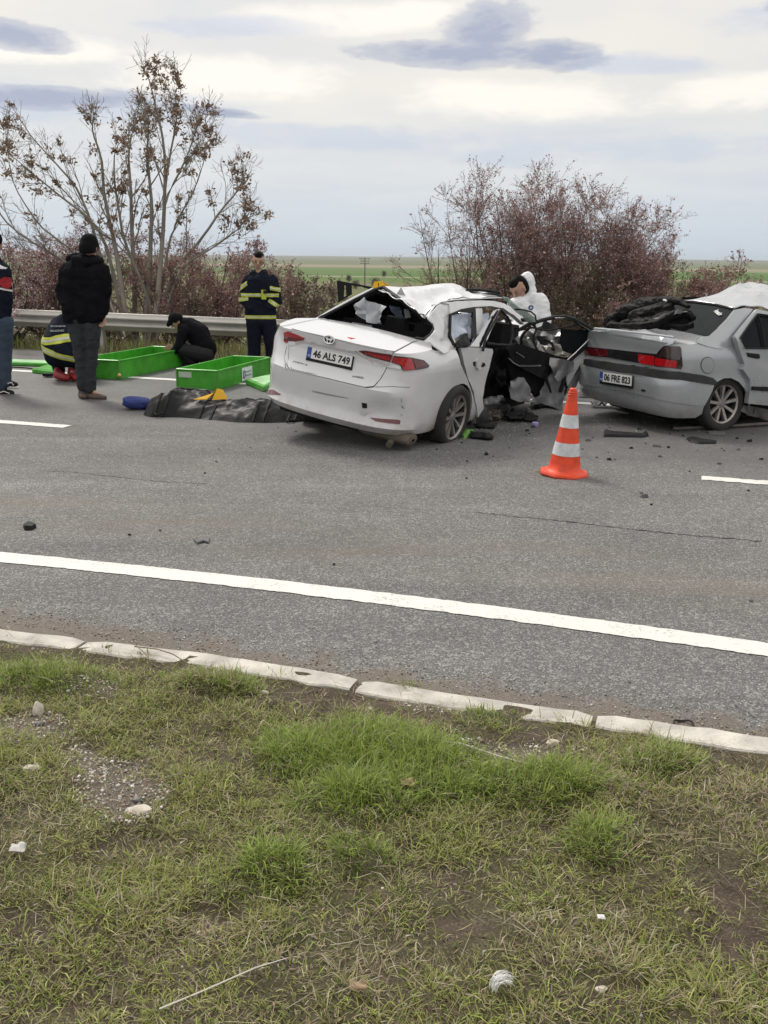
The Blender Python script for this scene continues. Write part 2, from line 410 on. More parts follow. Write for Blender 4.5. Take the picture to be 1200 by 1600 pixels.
def build_road():
    m = bpy.data.materials.new('asphalt'); m.use_nodes = True; k = NT(m.node_tree)
    out = k.n('ShaderNodeOutputMaterial'); b = k.n('ShaderNodeBsdfPrincipled'); k.link(b.outputs[0], out.inputs[0])
    geo = k.n('ShaderNodeNewGeometry'); P = geo.outputs['Position']
    dot = k.n('ShaderNodeVectorMath', operation='DOT_PRODUCT'); k.link(P, dot.inputs[0]); dot.inputs[1].default_value = tuple(RN); d = dot.outputs['Value']
    dos = k.n('ShaderNodeVectorMath', operation='DOT_PRODUCT'); k.link(P, dos.inputs[0]); dos.inputs[1].default_value = tuple(RD); s = dos.outputs['Value']
    v1 = k.n('ShaderNodeTexVoronoi', inp={'Scale': 165.0}); k.link(P, v1.inputs['Vector'])
    v2 = k.n('ShaderNodeTexVoronoi', inp={'Scale': 70.0}); k.link(P, v2.inputs['Vector'])
    sepc = k.n('ShaderNodeSeparateColor'); k.link(v1.outputs['Color'], sepc.inputs[0])
    sep2 = k.n('ShaderNodeSeparateColor'); k.link(v2.outputs['Color'], sep2.inputs[0])
    agg = k.ramp(sepc.outputs[0], [(0.0, (.115, .115, .114)), (.4, (.160, .159, .157)), (.68, (.206, .203, .197)), (.88, (.28, .275, .265)), (1.0, (.46, .45, .435))])
    pits = k.ramp(v1.outputs['Distance'], [(.42, 0.0), (.72, 1.0)])
    c = k.mix(k.math('MULTIPLY', pits, .55), agg, (.065, .065, .065))
    big = k.ramp(sep2.outputs[1], [(.88, 0.0), (.93, 1.0)])
    c = k.mix(k.math('MULTIPLY', big, .5), c, (.36, .355, .34))
    mac = k.noise(P, .55, 5, .6); mac2 = k.noise(P, 3.2, 4, .6)
    c = k.mix(.55, c, k.mix(1.0, c, k.ramp(mac, [(.3, (.70, .70, .70)), (.7, (1.12, 1.12, 1.12))]), 'MULTIPLY'))
    c = k.mix(.6, c, k.mix(1.0, c, k.ramp(mac2, [(.3, (.78, .78, .78)), (.7, (1.12, 1.12, 1.12))]), 'MULTIPLY'))
    mp_ = k.n('ShaderNodeMapping'); k.link(P, mp_.inputs[0]); mp_.inputs['Rotation'].default_value = (0, 0, -RA); mp_.inputs['Scale'].default_value = (.05, 1.5, 1)
    c = k.mix(.8, c, k.mix(1.0, c, k.ramp(k.noise(mp_.outputs[0], 1.3, 5, .6), [(.32, (.80, .80, .80)), (.68, (1.12, 1.12, 1.12))]), 'MULTIPLY'))
    st_ = k.ramp(k.noise(P, 1.1, 4, .5, .6), [(.64, 0.0), (.74, 1.0)]); c = k.mix(k.math('MULTIPLY', st_, .35), c, (.06, .058, .056))
    # dust bands along the wheel tracks and dirt by the kerb
    def band(d0, w_, amt, lo=.42, hi=.66, sc=1.6):
        g = k.math('SUBTRACT', 1.0, k.math('POWER', k.math('ABSOLUTE', k.math('DIVIDE', k.math('SUBTRACT', d, d0), w_)), 2.0), clamp=True)
        mp = k.n('ShaderNodeMapping'); k.link(P, mp.inputs[0]); mp.inputs['Rotation'].default_value = (0, 0, -RA); mp.inputs['Scale'].default_value = (.35, 1.6, 1)
        n = k.ramp(k.noise(mp.outputs[0], sc, 6, .65), [(lo, 0.0), (hi, 1.0)])
        return k.math('MULTIPLY', k.math('MULTIPLY', g, n), amt)
    fine = k.noise(P, 60.0, 3, .7)
    grain = k.ramp(fine, [(.35, .35), (.65, 1.0)])
    dust = (.185, .155, .122)
    for d0, w_, amt, lo, hi in ((4.95, .55, .72, .40, .66), (6.7, .8, .28, .46, .72), (8.9, 1.2, .45, .45, .7)):
        c = k.mix(k.math('MULTIPLY', band(d0, w_, amt, lo, hi), grain), c, dust)
    kd = k.math('SUBTRACT', 1.0, k.math('DIVIDE', k.math('SUBTRACT', d, D_KERB - .02), .42), clamp=True)
    kn = k.ramp(k.math('ADD', kd, k.math('MULTIPLY', k.math('SUBTRACT', k.noise(P, 5.0, 6, .7), .5), 1.5)), [(.38, 0.0), (.72, 1.0)])
    c = k.mix(k.math('MULTIPLY', kn, k.ramp(fine, [(.3, .55), (.6, .95)])), c, (.160, .130, .104))
    # damp patch in the far lane
    wet = k.math('MULTIPLY', k.ramp(k.math('ADD', d, k.math('MULTIPLY', k.math('SUBTRACT', mac, .5), 3.0)), [(.0, 0.0), (1.0, 1.0)]), 1.0)
    wm = k.math('MULTIPLY', k.math('SMOOTH_MIN', k.math('SUBTRACT', k.math('ADD', d, k.math('MULTIPLY', k.math('SUBTRACT', mac, .5), 4.0)), 7.6), 1.0, .3), k.ramp(k.math('ADD', k.math('MULTIPLY', s, .05), .62), [(0.0, 1.0), (.72, .9), (.95, .2)]), clamp=True)
    c = k.mix(k.math('MULTIPLY', wm, .48), c, (.05, .05, .052))
    k.link(c, b.inputs['Base Color'])
    k.link(k.math('SUBTRACT', .86, k.math('MULTIPLY', wm, .38)), b.inputs['Roughness']); b.inputs['Specular IOR Level'].default_value = .35
    bn = k.n('ShaderNodeBump', inp={'Strength': .55, 'Distance': .006}); k.link(k.math('SUBTRACT', k.math('MULTIPLY', fine, .6), v1.outputs['Distance']), bn.inputs['Height']); k.link(bn.outputs[0], b.inputs['Normal'])
    ss = np.concatenate([[-220, -120, -60, -30], np.arange(-16, 17, 2.0), [30, 60, 120, 220]]); ds = [D_KERB - .06, 4, 6, 8, 10, 12, D_ASPH - .3, D_ASPH]
    V = [SD(s_, d_ + (.12 * fbm(s_ * 1.3, 0) if d_ == D_ASPH else 0), 0) for d_ in ds for s_ in ss]; n = len(ss)
    F = [(j * n + i, j * n + i + 1, (j + 1) * n + i + 1, (j + 1) * n + i) for j in range(len(ds) - 1) for i in range(n - 1)]
    road = tag(mk('road', V, F, m), kind='structure')
    # paint
    pm = bpy.data.materials.new('road_paint'); pm.use_nodes = True; k = NT(pm.node_tree)
    out = k.n('ShaderNodeOutputMaterial'); b = k.n('ShaderNodeBsdfPrincipled'); geo = k.n('ShaderNodeNewGeometry'); P = geo.outputs['Position']
    n1 = k.noise(P, 55.0, 5, .7); n2 = k.noise(P, 4.0, 4, .6); n3 = k.noise(P, 160.0, 2, .5)
    wear = k.ramp(k.math('ADD', k.math('MULTIPLY', n1, .55), k.math('ADD', k.math('MULTIPLY', n2, .35), k.math('MULTIPLY', n3, .15))), [(.565, 0.0), (.66, 1.0)])
    k.link(k.mix(k.math('MULTIPLY', wear, .75), k.mix(k.math('MULTIPLY', n2, .35), (.68, .672, .64), (.52, .505, .465)), (.17, .165, .16)), b.inputs['Base Color']); b.inputs['Roughness'].default_value = .7
    bn = k.n('ShaderNodeBump', inp={'Strength': .5, 'Distance': .004}); k.link(n1, bn.inputs['Height']); k.link(bn.outputs[0], b.inputs['Normal']); k.link(b.outputs[0], out.inputs[0])
    def mark(name, s0, s1, dfun, w_, jag=.006, step=.03):
        n_ = max(2, int((s1 - s0) / step)); v = []; f = []
        for i in range(n_ + 1):
            s_ = s0 + (s1 - s0) * i / n_; c_ = dfun(s_)
            j1 = jag * noise.noise(Vector((s_ * 14, 1.7, w_))) + jag * .9 * noise.noise(Vector((s_ * 41, 9.7, w_))); j2 = jag * 1.3 * noise.noise(Vector((s_ * 13, 5.1, w_))) + jag * noise.noise(Vector((s_ * 37, 3.3, 1)))
            v += [SD(s_, c_ - w_ / 2 + j2, .004), SD(s_, c_ + w_ / 2 + j1, .004)]
        for i in range(n_): f.append((2 * i, 2 * i + 2, 2 * i + 3, 2 * i + 1))
        return mk(name, v, f, pm, road)
    e0 = [sd_of(G(0, 871)), sd_of(G(600, 936)), sd_of(G(1200, 1016))]
    q = np.polyfit([a[0] for a in e0], [a[1] for a in e0], 2)
    def edge(s_):
        t = min(max(s_, e0[0][0] - .5), e0[2][0] + .5); return float(np.polyval(q, t))
    mark('edge_line', -7, 7, edge, .158, .007, .02)
    mark('edge_line', 7, 90, lambda s_: edge(7), .16, .006, .4); mark('edge_line', -90, -7, lambda s_: edge(-7), .16, .006, .4)
    dL0, dL1 = sd_of(G(105, 667)), sd_of(G(0, 659)); dR0, dR1 = sd_of(G(1096, 747)), sd_of(G(1200, 754))
    mark('lane_dash', dL0[0] - 3.0, dL0[0], lambda s_: dL0[1], .15, .008); mark('lane_dash', dR0[0], dR0[0] + 3.0, lambda s_: dR0[1], .14, .016)
    gap = dR0[0] - dL0[0]
    for i in range(1, 5):
        mark('lane_dash', dL0[0] - 3.0 - i * (gap + 3), dL0[0] - i * (gap + 3), lambda s_: dL0[1], .15, .008, .2)
        mark('lane_dash', dR0[0] + i * (gap + 3), dR0[0] + 3 + i * (gap + 3), lambda s_: dR0[1], .15, .008, .2)
    mark('edge_line', -90, 90, lambda s_: 11.05 - .012 * max(-10, min(s_, 10)), .16, .008, .1)
    # cracks and seams in the surface
    cm = M('crack_tar', (.03, .03, .03), .9)
    for pts, w_ in (([(60, 735), (110, 737), (175, 744), (250, 752), (330, 756)], .012), ([(740, 800), (800, 806), (890, 815), (980, 826), (1080, 836), (1200, 846)], .016), ([(560, 790), (650, 795), (740, 800)], .006)):
        P_ = []
        for (a, b_) in zip(pts[:-1], pts[1:]):
            for t in np.linspace(0, 1, 12, endpoint=False): P_.append(G(a[0] + (b_[0] - a[0]) * t, a[1] + (b_[1] - a[1]) * t + 2.2 * noise.noise(Vector((a[0] * .3 + t * 9, b_[1], 0))), .003))
        v, f = ribbon(P_, [w_ * (.25 + 1.1 * abs(noise.noise(Vector((i * .6, w_ * 100, 3))))) for i in range(len(P_))]); mk('crack', v, f, cm, road)
    return road
road = build_road()

def build_kerb():
    m = M('kerb_concrete', (.47, .445, .40), .9, var=.34, scale=7, bump=.6, bscale=70)
    root = tag(empty('kerb', loc=tuple(SD(0, D_KERB, 0))), kind='structure')
    js = [sd_of(G(131, 1009))[0], sd_of(G(560, 1070))[0], sd_of(G(928, 1131))[0]]
    js = [js[0] - .98 * i for i in range(8, 0, -1)] + js + [js[2] + .98 * i for i in range(1, 9)]
    # centre line follows the photographed stones
    cl = [sd_of(G(u, v)) for u, v in ((0, 997), (130, 1013), (300, 1033), (500, 1064), (700, 1098), (925, 1130), (1200, 1170))]
    cs, cd = [a[0] for a in cl], [a[1] for a in cl]
    for a, b in zip(js[:-1], js[1:]):
        n = 15; rows = []; sd_ = int(a * 100)
        g0, g1 = .008 + .006 * RNG.random(), .008 + .006 * RNG.random(); tilt = RNG.normal(0, .004); sh = RNG.normal(0, .004)
        for i in range(n + 1):
            s_ = a + g0 + (b - a - g0 - g1) * i / n; d0 = float(np.interp(s_, cs, cd)) + sh
            e = .012 if i in (0, n) else 0
            w1 = .062 + .014 * noise.noise(Vector((s_ * 9, 1, sd_))) - e; w2 = .058 + .030 * noise.noise(Vector((s_ * 7, 5, sd_))) + .012 * noise.noise(Vector((s_ * 30, 5, sd_))) - e
            zt = .014 + .005 * noise.noise(Vector((s_ * 5, 8, sd_))) + tilt - e * .5
            rows.append([SD(s_, d0 - w2, -.06), SD(s_, d0 - w2, zt - .006), SD(s_, d0 - w2 + .006, zt), SD(s_, d0 + .3 * w1, zt + .003 * noise.noise(Vector((s_ * 20, 2, 0)))), SD(s_, d0 + w1 - .006, zt - .001), SD(s_, d0 + w1, zt - .007), SD(s_, d0 + w1, -.06)])
        V = [p for r_ in rows for p in r_]; k = 7
        F = [(i * k + j, (i + 1) * k + j, (i + 1) * k + j + 1, i * k + j + 1) for i in range(n) for j in range(k - 1)] + [tuple(range(k)), tuple(n * k + j for j in range(k - 1, -1, -1))]
        sharp(mk('kerb_stone', V, F, m, root), 18)
build_kerb()

# ---------------- near verge: soil, grass, stones
def px_mask(u, v, spots):
    m = 0.0
    for cu, cv, ru, rv in spots:
        q = ((u - cu) / ru) ** 2 + ((v - cv) / rv) ** 2
        if q < 1: m = max(m, 1 - q)
    return m
GRAVEL = [(190, 1240, 75, 55), (135, 1195, 45, 30), (50, 1145, 75, 32), (780, 1185, 150, 24), (700, 1100, 90, 14), (140, 1080, 70, 14)]
SOIL = [(560, 1090, 190, 34), (720, 1120, 170, 30), (840, 1165, 90, 30), (440, 1085, 60, 20), (60, 1012, 70, 9), (330, 1445, 60, 30), (700, 1380, 60, 28), (1130, 1400, 60, 40), (560, 1440, 40, 20), (860, 1300, 30, 20), (60, 1450, 90, 30), (1100, 1180, 60, 12), (720, 1450, 70, 25), (980, 1120, 60, 10), (1160, 1470, 70, 60), (450, 1500, 40, 20), (200, 1330, 80, 20), (950, 1560, 90, 25)]
LUSH = [(560, 1190, 130, 50), (650, 1210, 120, 55), (470, 1190, 90, 45), (760, 1128, 55, 20), (720, 1240, 150, 40), (90, 1075, 110, 24), (340, 1086, 80, 15), (560, 1260, 110, 45), (1040, 1200, 60, 24), (635, 1077, 20, 8), (1010, 1210, 50, 20), (860, 1240, 100, 35), (430, 1370, 60, 35), (940, 1330, 60, 40), (560, 1360, 50, 26)]
STRAW = [(1120, 1280, 170, 110), (1000, 1230, 120, 60), (1100, 1175, 120, 25), (320, 1090, 90, 26), (40, 1310, 70, 60), (540, 1520, 200, 70), (290, 1480, 120, 60), (900, 1500, 160, 80), (170, 1030, 70, 18)]
def verge_z(s, d):
    z = .028 + .022 * fbm(s * 2.1, d * 2.1, 0, 4) + .010 * fbm(s * 9, d * 9, 3, 3)
    t = min(1, max(0, (D_KERB - .05 - d) / .22)); z = (.010 + .016 * fbm(s * 5.5, d * 5.5, 5, 3)) * (1 - t) + z * t
    P = SD(s, d); uv = proj(P) if P[1] > .8 else (600, 2000)
    if 0 < uv[0] < 1200: z += .03 * min(1, px_mask(uv[0], uv[1], LUSH)) - .012 * px_mask(uv[0], uv[1], SOIL)
    return z
def build_verge():
    ss = np.concatenate([[-200, -100, -50, -25, -12, -7], np.arange(-4.2, 4.21, .04), [7, 12, 25, 50, 100, 200]]); ds = np.concatenate([[-60, -30, -12, -5, -2, -.5], np.arange(.3, D_KERB + .035, .035)])
    V = []; T = []
    for d in ds:
        for s in ss:
            z = verge_z(s, d) if abs(s) < 5 and d > 0 else .03
            P = SD(s, d, z); V.append(P)
            soil = np.array((.092, .074, .056)); n = fbm(s * 3, d * 3, 7, 4); n2 = fbm(s * 23, d * 23, 2, 3)
            c = soil * (1 + .35 * n + .35 * n2)
            green = max(0, min(1, .75 + .9 * fbm(s * 1.7, d * 1.7, 11, 3)))
            if P[1] > .8:
                u, v = proj(P)
                g = px_mask(u, v, GRAVEL); so = px_mask(u, v, SOIL)
                green *= (1 - min(1, 1.6 * max(g, so)))
                green = max(green, min(1, 1.5 * px_mask(u, v, LUSH)))
                c = c * (1 - .45 * g) + np.array((.26, .235, .205)) * .45 * g
            c = c * (1 - .62 * green) + np.array((.085, .092, .04)) * .62 * green
            T.append(np.clip(c, .01, 1))
    n = len(ss); F = np.array([(j * n + i, j * n + i + 1, (j + 1) * n + i + 1, (j + 1) * n + i) for j in range(len(ds) - 1) for i in range(n - 1)])
    m = bpy.data.materials.new('verge_soil'); m.use_nodes = True; k = NT(m.node_tree); out = k.n('ShaderNodeOutputMaterial'); b = k.n('ShaderNodeBsdfPrincipled'); k.link(b.outputs[0], out.inputs[0])
    a = k.n('ShaderNodeAttribute', attribute_name='tint'); geo = k.n('ShaderNodeNewGeometry'); P = geo.outputs['Position']
    f1 = k.noise(P, 130, 4, .7); v1 = k.n('ShaderNodeTexVoronoi', inp={'Scale': 260.0}); k.link(P, v1.inputs['Vector']); sc = k.n('ShaderNodeSeparateColor'); k.link(v1.outputs['Color'], sc.inputs[0])
    c = k.mix(1.0, a.outputs['Color'], k.ramp(f1, [(.3, (.5, .5, .5)), (.7, (1.45, 1.4, 1.35))]), 'MULTIPLY')
    c = k.mix(k.ramp(sc.outputs[0], [(.95, 0.0), (.98, .5)]), c, (.26, .23, .19))
    k.link(c, b.inputs['Base Color']); b.inputs['Roughness'].default_value = .95; b.inputs['Specular IOR Level'].default_value = .2
    bn = k.n('ShaderNodeBump', inp={'Strength': .8, 'Distance': .012}); k.link(f1, bn.inputs['Height']); k.link(bn.outputs[0], b.inputs['Normal'])
    tag(mk('verge', V, F, m, tint=np.array(T)), kind='structure')
build_verge()

def blades(pos, ang, lean, ln, wid, col, curl):
    """vectorised grass blades: 5 vertices, 3 triangles each"""
    n = len(pos); dx = np.stack([np.cos(ang), np.sin(ang), np.zeros(n)], 1); sx = np.stack([-np.sin(ang), np.cos(ang), np.zeros(n)], 1); z = np.array([0, 0, 1.0])
    h1 = (ln * .55)[:, None]; c1, s1 = np.cos(lean)[:, None], np.sin(lean)[:, None]; l2 = np.minimum(lean + curl, 2.2); c2, s2 = np.cos(l2)[:, None], np.sin(l2)[:, None]
    mid = pos + (dx * s1 + z * c1) * h1; tip = mid + (dx * s2 + z * c2) * (ln * .45)[:, None]
    tip[:, 2] = np.maximum(tip[:, 2], pos[:, 2] + .004); w = wid[:, None] / 2
    V = np.stack([pos - sx * w, pos + sx * w, mid - sx * w * .8, mid + sx * w * .8, tip], 1).reshape(-1, 3)
    b = (np.arange(n) * 5)[:, None]; F = np.concatenate([b + np.array([[0, 1, 3]]), b + np.array([[0, 3, 2]]), b + np.array([[2, 3, 4]])], 0)
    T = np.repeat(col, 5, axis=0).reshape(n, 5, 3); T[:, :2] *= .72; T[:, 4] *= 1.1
    return V, F, T.reshape(-1, 3)

def build_grass():
    rng = np.random.default_rng(5); pos = []; ang = []; lean = []; ln = []; wid = []; col = []; curl = []
    greens = np.array([(.26, .305, .055), (.31, .345, .08), (.18, .225, .048), (.37, .37, .125), (.28, .285, .11), (.21, .275, .045)]); straws = np.array([(.42, .36, .24), (.34, .28, .18), (.48, .43, .32), (.25, .19, .125), (.30, .22, .14)])
    def zone(s, d):
        P = SD(s, d)
        if P[1] < .9: return 0, 0, 0, 0
        u, v = proj(P)
        return px_mask(u, v, GRAVEL), px_mask(u, v, SOIL), px_mask(u, v, LUSH), px_mask(u, v, STRAW)
    def emit(s, d, nb, rad, L, dead, spread, lu=0.0):
        z0 = verge_z(s, d)
        r_ = rad * np.sqrt(rng.random(nb)); a_ = rng.random(nb) * 6.283
        p = np.stack([r_ * np.cos(a_), r_ * np.sin(a_), np.zeros(nb)], 1) + SD(s, d, z0 - .006)
        pos.append(p); ang.append(a_ + rng.normal(0, .8, nb)); lean.append(np.abs(rng.normal(spread, .34, nb)) + r_ / rad * .25); ln.append(L * np.exp(rng.normal(0, .36, nb))); wid.append(rng.uniform(.0016, .0038, nb)); curl.append(rng.uniform(.1, 1.1, nb))
        isd = rng.random(nb) < dead; base = greens[rng.integers(0, 6, 1)] * .55 + greens[rng.integers(0, 6, nb)] * .45
        if lu > .2: base = base * np.array([.86, 1.0, .78])
        cc = np.where(isd[:, None], straws[rng.integers(0, 5, nb)], base) * np.exp(rng.normal(0, .2, nb))[:, None]
        col.append(cc)
    for i in range(24000):                                   # tufts
        if i < 20500: s = rng.uniform(-2.5, 2.5); d = rng.uniform(1.25, D_KERB - .05)
        else: s = rng.uniform(-4, 4); d = rng.uniform(.4, D_KERB - .1)
        g, so, lu, st = zone(s, d)
        n = fbm(s * 1.9, d * 1.9, 21, 4); n2 = fbm(s * 6, d * 6, 9, 3)
        dens = .78 + .55 * n + .55 * n2 + 1.2 * lu - 1.7 * g - 1.45 * so
        if d > D_KERB - .20: dens -= .75
        if rng.random() > max(.06, dens): continue
        L = (.026 + .018 * max(0, n + .3 * n2)) * (1 + .6 * lu) * rng.uniform(.65, 1.4); dead = min(.85, max(.05, .20 - .2 * lu + .36 * st + .28 * max(0, -n) + .1 * so))
        emit(s, d, int(rng.integers(9, 20) * (1 + .6 * lu)), rng.uniform(.012, .05), L, dead, .74 - .30 * lu, lu)
    for (u, v, k, L) in [(760, 1130, 26, .045), (635, 1077, 10, .03), (1040, 1205, 16, .042), (560, 1150, 26, .085), (600, 1165, 26, .09), (650, 1185, 24, .085), (700, 1205, 20, .075), (500, 1170, 20, .07), (95, 1052, 20, .04), (350, 1078, 16, .045), (20, 1058, 16, .04), (840, 735, 3, .02), (430, 1160, 16, .06), (1000, 1235, 12, .06), (380, 1085, 10, .05), (545, 1235, 16, .065), (450, 1400, 14, .05), (1010, 1215, 10, .055), (180, 1072, 16, .04), (270, 1080, 14, .04)]:
        for i in range(k):
            p = G(u + rng.normal(0, 26 if k > 9 else 3), v + rng.normal(0, 10 if k > 9 else 1.5)); s, d = sd_of(p)
            if D_KERB - .10 < d < D_KERB + .1 and k > 12: continue
            emit(s, min(d, 99), int(rng.integers(14, 26)), rng.uniform(.015, .055), L * .62, .09, .62, 1.0)
    # flattened dead stalks
    n = 15000; s = rng.uniform(-2.8, 2.8, n); d = rng.uniform(1.0, D_KERB - .06, n); keep = []
    for i in range(n):
        g, so, lu, st = zone(s[i], d[i]); keep.append(rng.random() < .42 + .8 * st + .25 * so - .3 * lu)
    keep = np.array(keep); s, d = s[keep], d[keep]; n = len(s)
    pos.append(np.array([SD(a, b, verge_z(a, b) + rng.uniform(.002, .03)) for a, b in zip(s, d)])); ang.append(rng.uniform(0, 6.28, n)); lean.append(rng.uniform(1.2, 1.6, n)); ln.append(rng.uniform(.02, .09, n)); wid.append(rng.uniform(.0008, .0021, n)); curl.append(rng.uniform(-.25, .25, n)); col.append(straws[rng.integers(0, 5, n)] * np.exp(rng.normal(0, .25, n))[:, None])
    # broad little rosette leaves (ground cover)
    n = 42000; s = rng.uniform(-2.8, 2.8, n); d = rng.uniform(1.1, D_KERB - .08, n); keep = []
    for i in range(n):
        g, so, lu, st = zone(s[i], d[i]); keep.append(rng.random() < .66 + .8 * fbm(s[i] * 2.6, d[i] * 2.6, 40, 3) - .8 * g - .7 * so)
    keep = np.array(keep); s, d = s[keep], d[keep]; n = len(s)
    pos.append(np.array([SD(a, b, verge_z(a, b) - .003) for a, b in zip(s, d)])); ang.append(rng.uniform(0, 6.28, n)); lean.append(rng.uniform(.6, 1.35, n)); ln.append(rng.uniform(.010, .030, n)); wid.append(rng.uniform(.0035, .008, n)); curl.append(rng.uniform(0, .4, n)); col.append(np.array([(.16, .185, .05), (.20, .205, .065), (.23, .20, .09), (.13, .15, .05), (.28, .22, .13)])[rng.integers(0, 5, n)] * np.exp(rng.normal(0, .22, n))[:, None])
    A = [np.concatenate(x) for x in (pos, ang, lean, ln, wid, col, curl)]
    V, F, T = blades(*A)
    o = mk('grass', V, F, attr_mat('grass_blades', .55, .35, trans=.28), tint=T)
    tag(o, 'short green grass mixed with dry straw on the roadside verge', 'grass', kind='stuff')
    # far verge grass behind the asphalt edge
    pos = []; n = 30000; s = rng.uniform(-16, 14, n); d = D_ASPH + .05 + rng.random(n) ** .8 * 3.2
    pos = np.array([SD(a, b, terrain_z(a, b) if b > 14.9 else -.02) for a, b in zip(s, d)])
    cc = np.where((rng.random(n) < .45)[:, None], straws[rng.integers(0, 5, n)] * .6, greens[rng.integers(0, 6, n)] * .85)
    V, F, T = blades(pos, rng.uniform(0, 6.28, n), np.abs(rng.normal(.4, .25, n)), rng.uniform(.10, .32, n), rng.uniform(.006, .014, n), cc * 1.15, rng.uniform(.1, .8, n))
    tag(mk('roadside_grass', V, F, attr_mat('grass_blades'), tint=T), 'rough grass growing under the steel guardrail', 'grass', kind='stuff')
build_grass()

def rock(name, c, size, mat, seed, parent=None, flat=.6, n=2):
    bm = bmesh.new(); bmesh.ops.create_icosphere(bm, subdivisions=n, radius=1)
    for v in bm.verts:
        q = v.co * 1.3 + Vector((seed * 3.7, seed, 0)); f = 1 + .38 * noise.noise(q) + .15 * noise.noise(q * 2.7)
        v.co = Vector((v.co.x * f * size[0], v.co.y * f * size[1], v.co.z * f * size[2]))
    V = [tuple(v.co + Vector(c)) for v in bm.verts]; F = [tuple(x.index for x in f.verts) for f in bm.faces]; bm.free()
    return sharp(mk(name, V, F, mat, parent), 28)
def build_gravel():
    rng = np.random.default_rng(8)
    bm = bmesh.new(); bmesh.ops.create_icosphere(bm, subdivisions=1, radius=1); bv = np.array([tuple(v.co) for v in bm.verts]); bf = np.array([[x.index for x in f.verts] for f in bm.faces]); bm.free()
    V = []; F = []; T = []; cols = np.array([(.52, .48, .42), (.40, .37, .33), (.62, .59, .54), (.22, .20, .185), (.34, .26, .20)])
    cnt = 0
    for cu, cv, ru, rv in GRAVEL:
        for i in range(int(ru * rv * .30)):
            a = rng.random() * 6.28; q = np.sqrt(rng.random()); u, v = cu + ru * q * math.cos(a), cv + rv * q * math.sin(a)
            p = G(u, v, .02); s, d = sd_of(p)
            if d > D_KERB - .07: continue
            r = .0014 + .0058 * rng.random() ** 3.5; sc = r * rng.uniform(.6, 1.2, 3) * np.array([1, 1, .7]); an = rng.random() * 6.28; ca, sa = math.cos(an), math.sin(an)
            w = bv * (1 + .18 * rng.normal(size=(len(bv), 1))) * sc; w = np.stack([w[:, 0] * ca - w[:, 1] * sa, w[:, 0] * sa + w[:, 1] * ca, w[:, 2]], 1)
            V.append(w + SD(s, d, verge_z(s, d) + r * .3)); F.append(bf + cnt); cnt += len(bv); T.append(np.tile(cols[rng.integers(0, 5)] * rng.uniform(.8, 1.15), (len(bv), 1)))
    for i in range(5200):                                   # loose chips on verge edge and asphalt
        if i < 3400: s, d = rng.uniform(-3, 3), D_KERB + .06 + abs(rng.normal(0, .13))
        else: s, d = rng.uniform(-3, 3), rng.uniform(.8, 3.1)
        r = .0016 + .0038 * rng.random() ** 3; w = bv * (1 + .2 * rng.normal(size=(len(bv), 1))) * r * rng.uniform(.6, 1.2, 3)
        z = .002 if d > D_KERB else verge_z(s, d)
        V.append(w + SD(s, d, z + r * .2)); F.append(bf + cnt); cnt += len(bv); T.append(np.tile(cols[rng.integers(0, 5)] * rng.uniform(.6, 1.0), (len(bv), 1)))
    tag(mk('gravel', np.concatenate(V), np.concatenate(F), attr_mat('gravel_chips', .9, .2), tint=np.concatenate(T)), 'pale loose gravel chips scattered over the verge and road edge', 'gravel', kind='stuff')
build_gravel()

def build_rail():
    m = M('galvanised', (.42, .405, .375), .48, .55, var=.16, scale=3, bump=.1, bscale=30)
    root = tag(empty('guardrail', loc=tuple(SD(-6, D_RAIL, 0))), 'long galvanised steel guardrail along the far side of the road', 'guardrail')
    prof = [(0, 0), (-.012, .012), (-.012, .035), (-.075, .075), (-.083, .095), (-.075, .115), (-.012, .150), (-.012, .165), (-.075, .200), (-.083, .22), (-.075, .24), (-.012, .28), (-.012, .30), (0, .31)]
    def zt(s): return .585 - .0065 * s
    for a in np.arange(-34, 34, 4.0):
        b = a + 4.0; rows = []
        for s in np.linspace(a - .12, b, 9):
            e = .004 if s < a else 0
            rows.append([SD(s, D_RAIL + dd - e, zt(s) - .30 + zz * .96 + .006 * noise.noise(Vector((s, zz * 3, 0)))) for dd, zz in prof])
        k = len(prof); V = [p for r_ in rows for p in r_]; F = [(i * k + j, (i + 1) * k + j, (i + 1) * k + j + 1, i * k + j + 1) for i in range(8) for j in range(k - 1)]
        o = mk('beam', V, F, m, root); so = o.modifiers.new('t', 'SOLIDIFY'); so.thickness = .004
        q = MB(); s = a + .1; q.box((-.03, .0, -.4), (.03, .012, .62)); q.box((-.03, .09, -.4), (.03, .102, .62)); q.box((-.006, .012, -.4), (.006, .09, .62))
        V = [SD(s + x, D_RAIL + .03 + y, z - .05) for x, y, z in q.v]; mk('post', V, q.f, m, root, smooth=False)
build_rail()
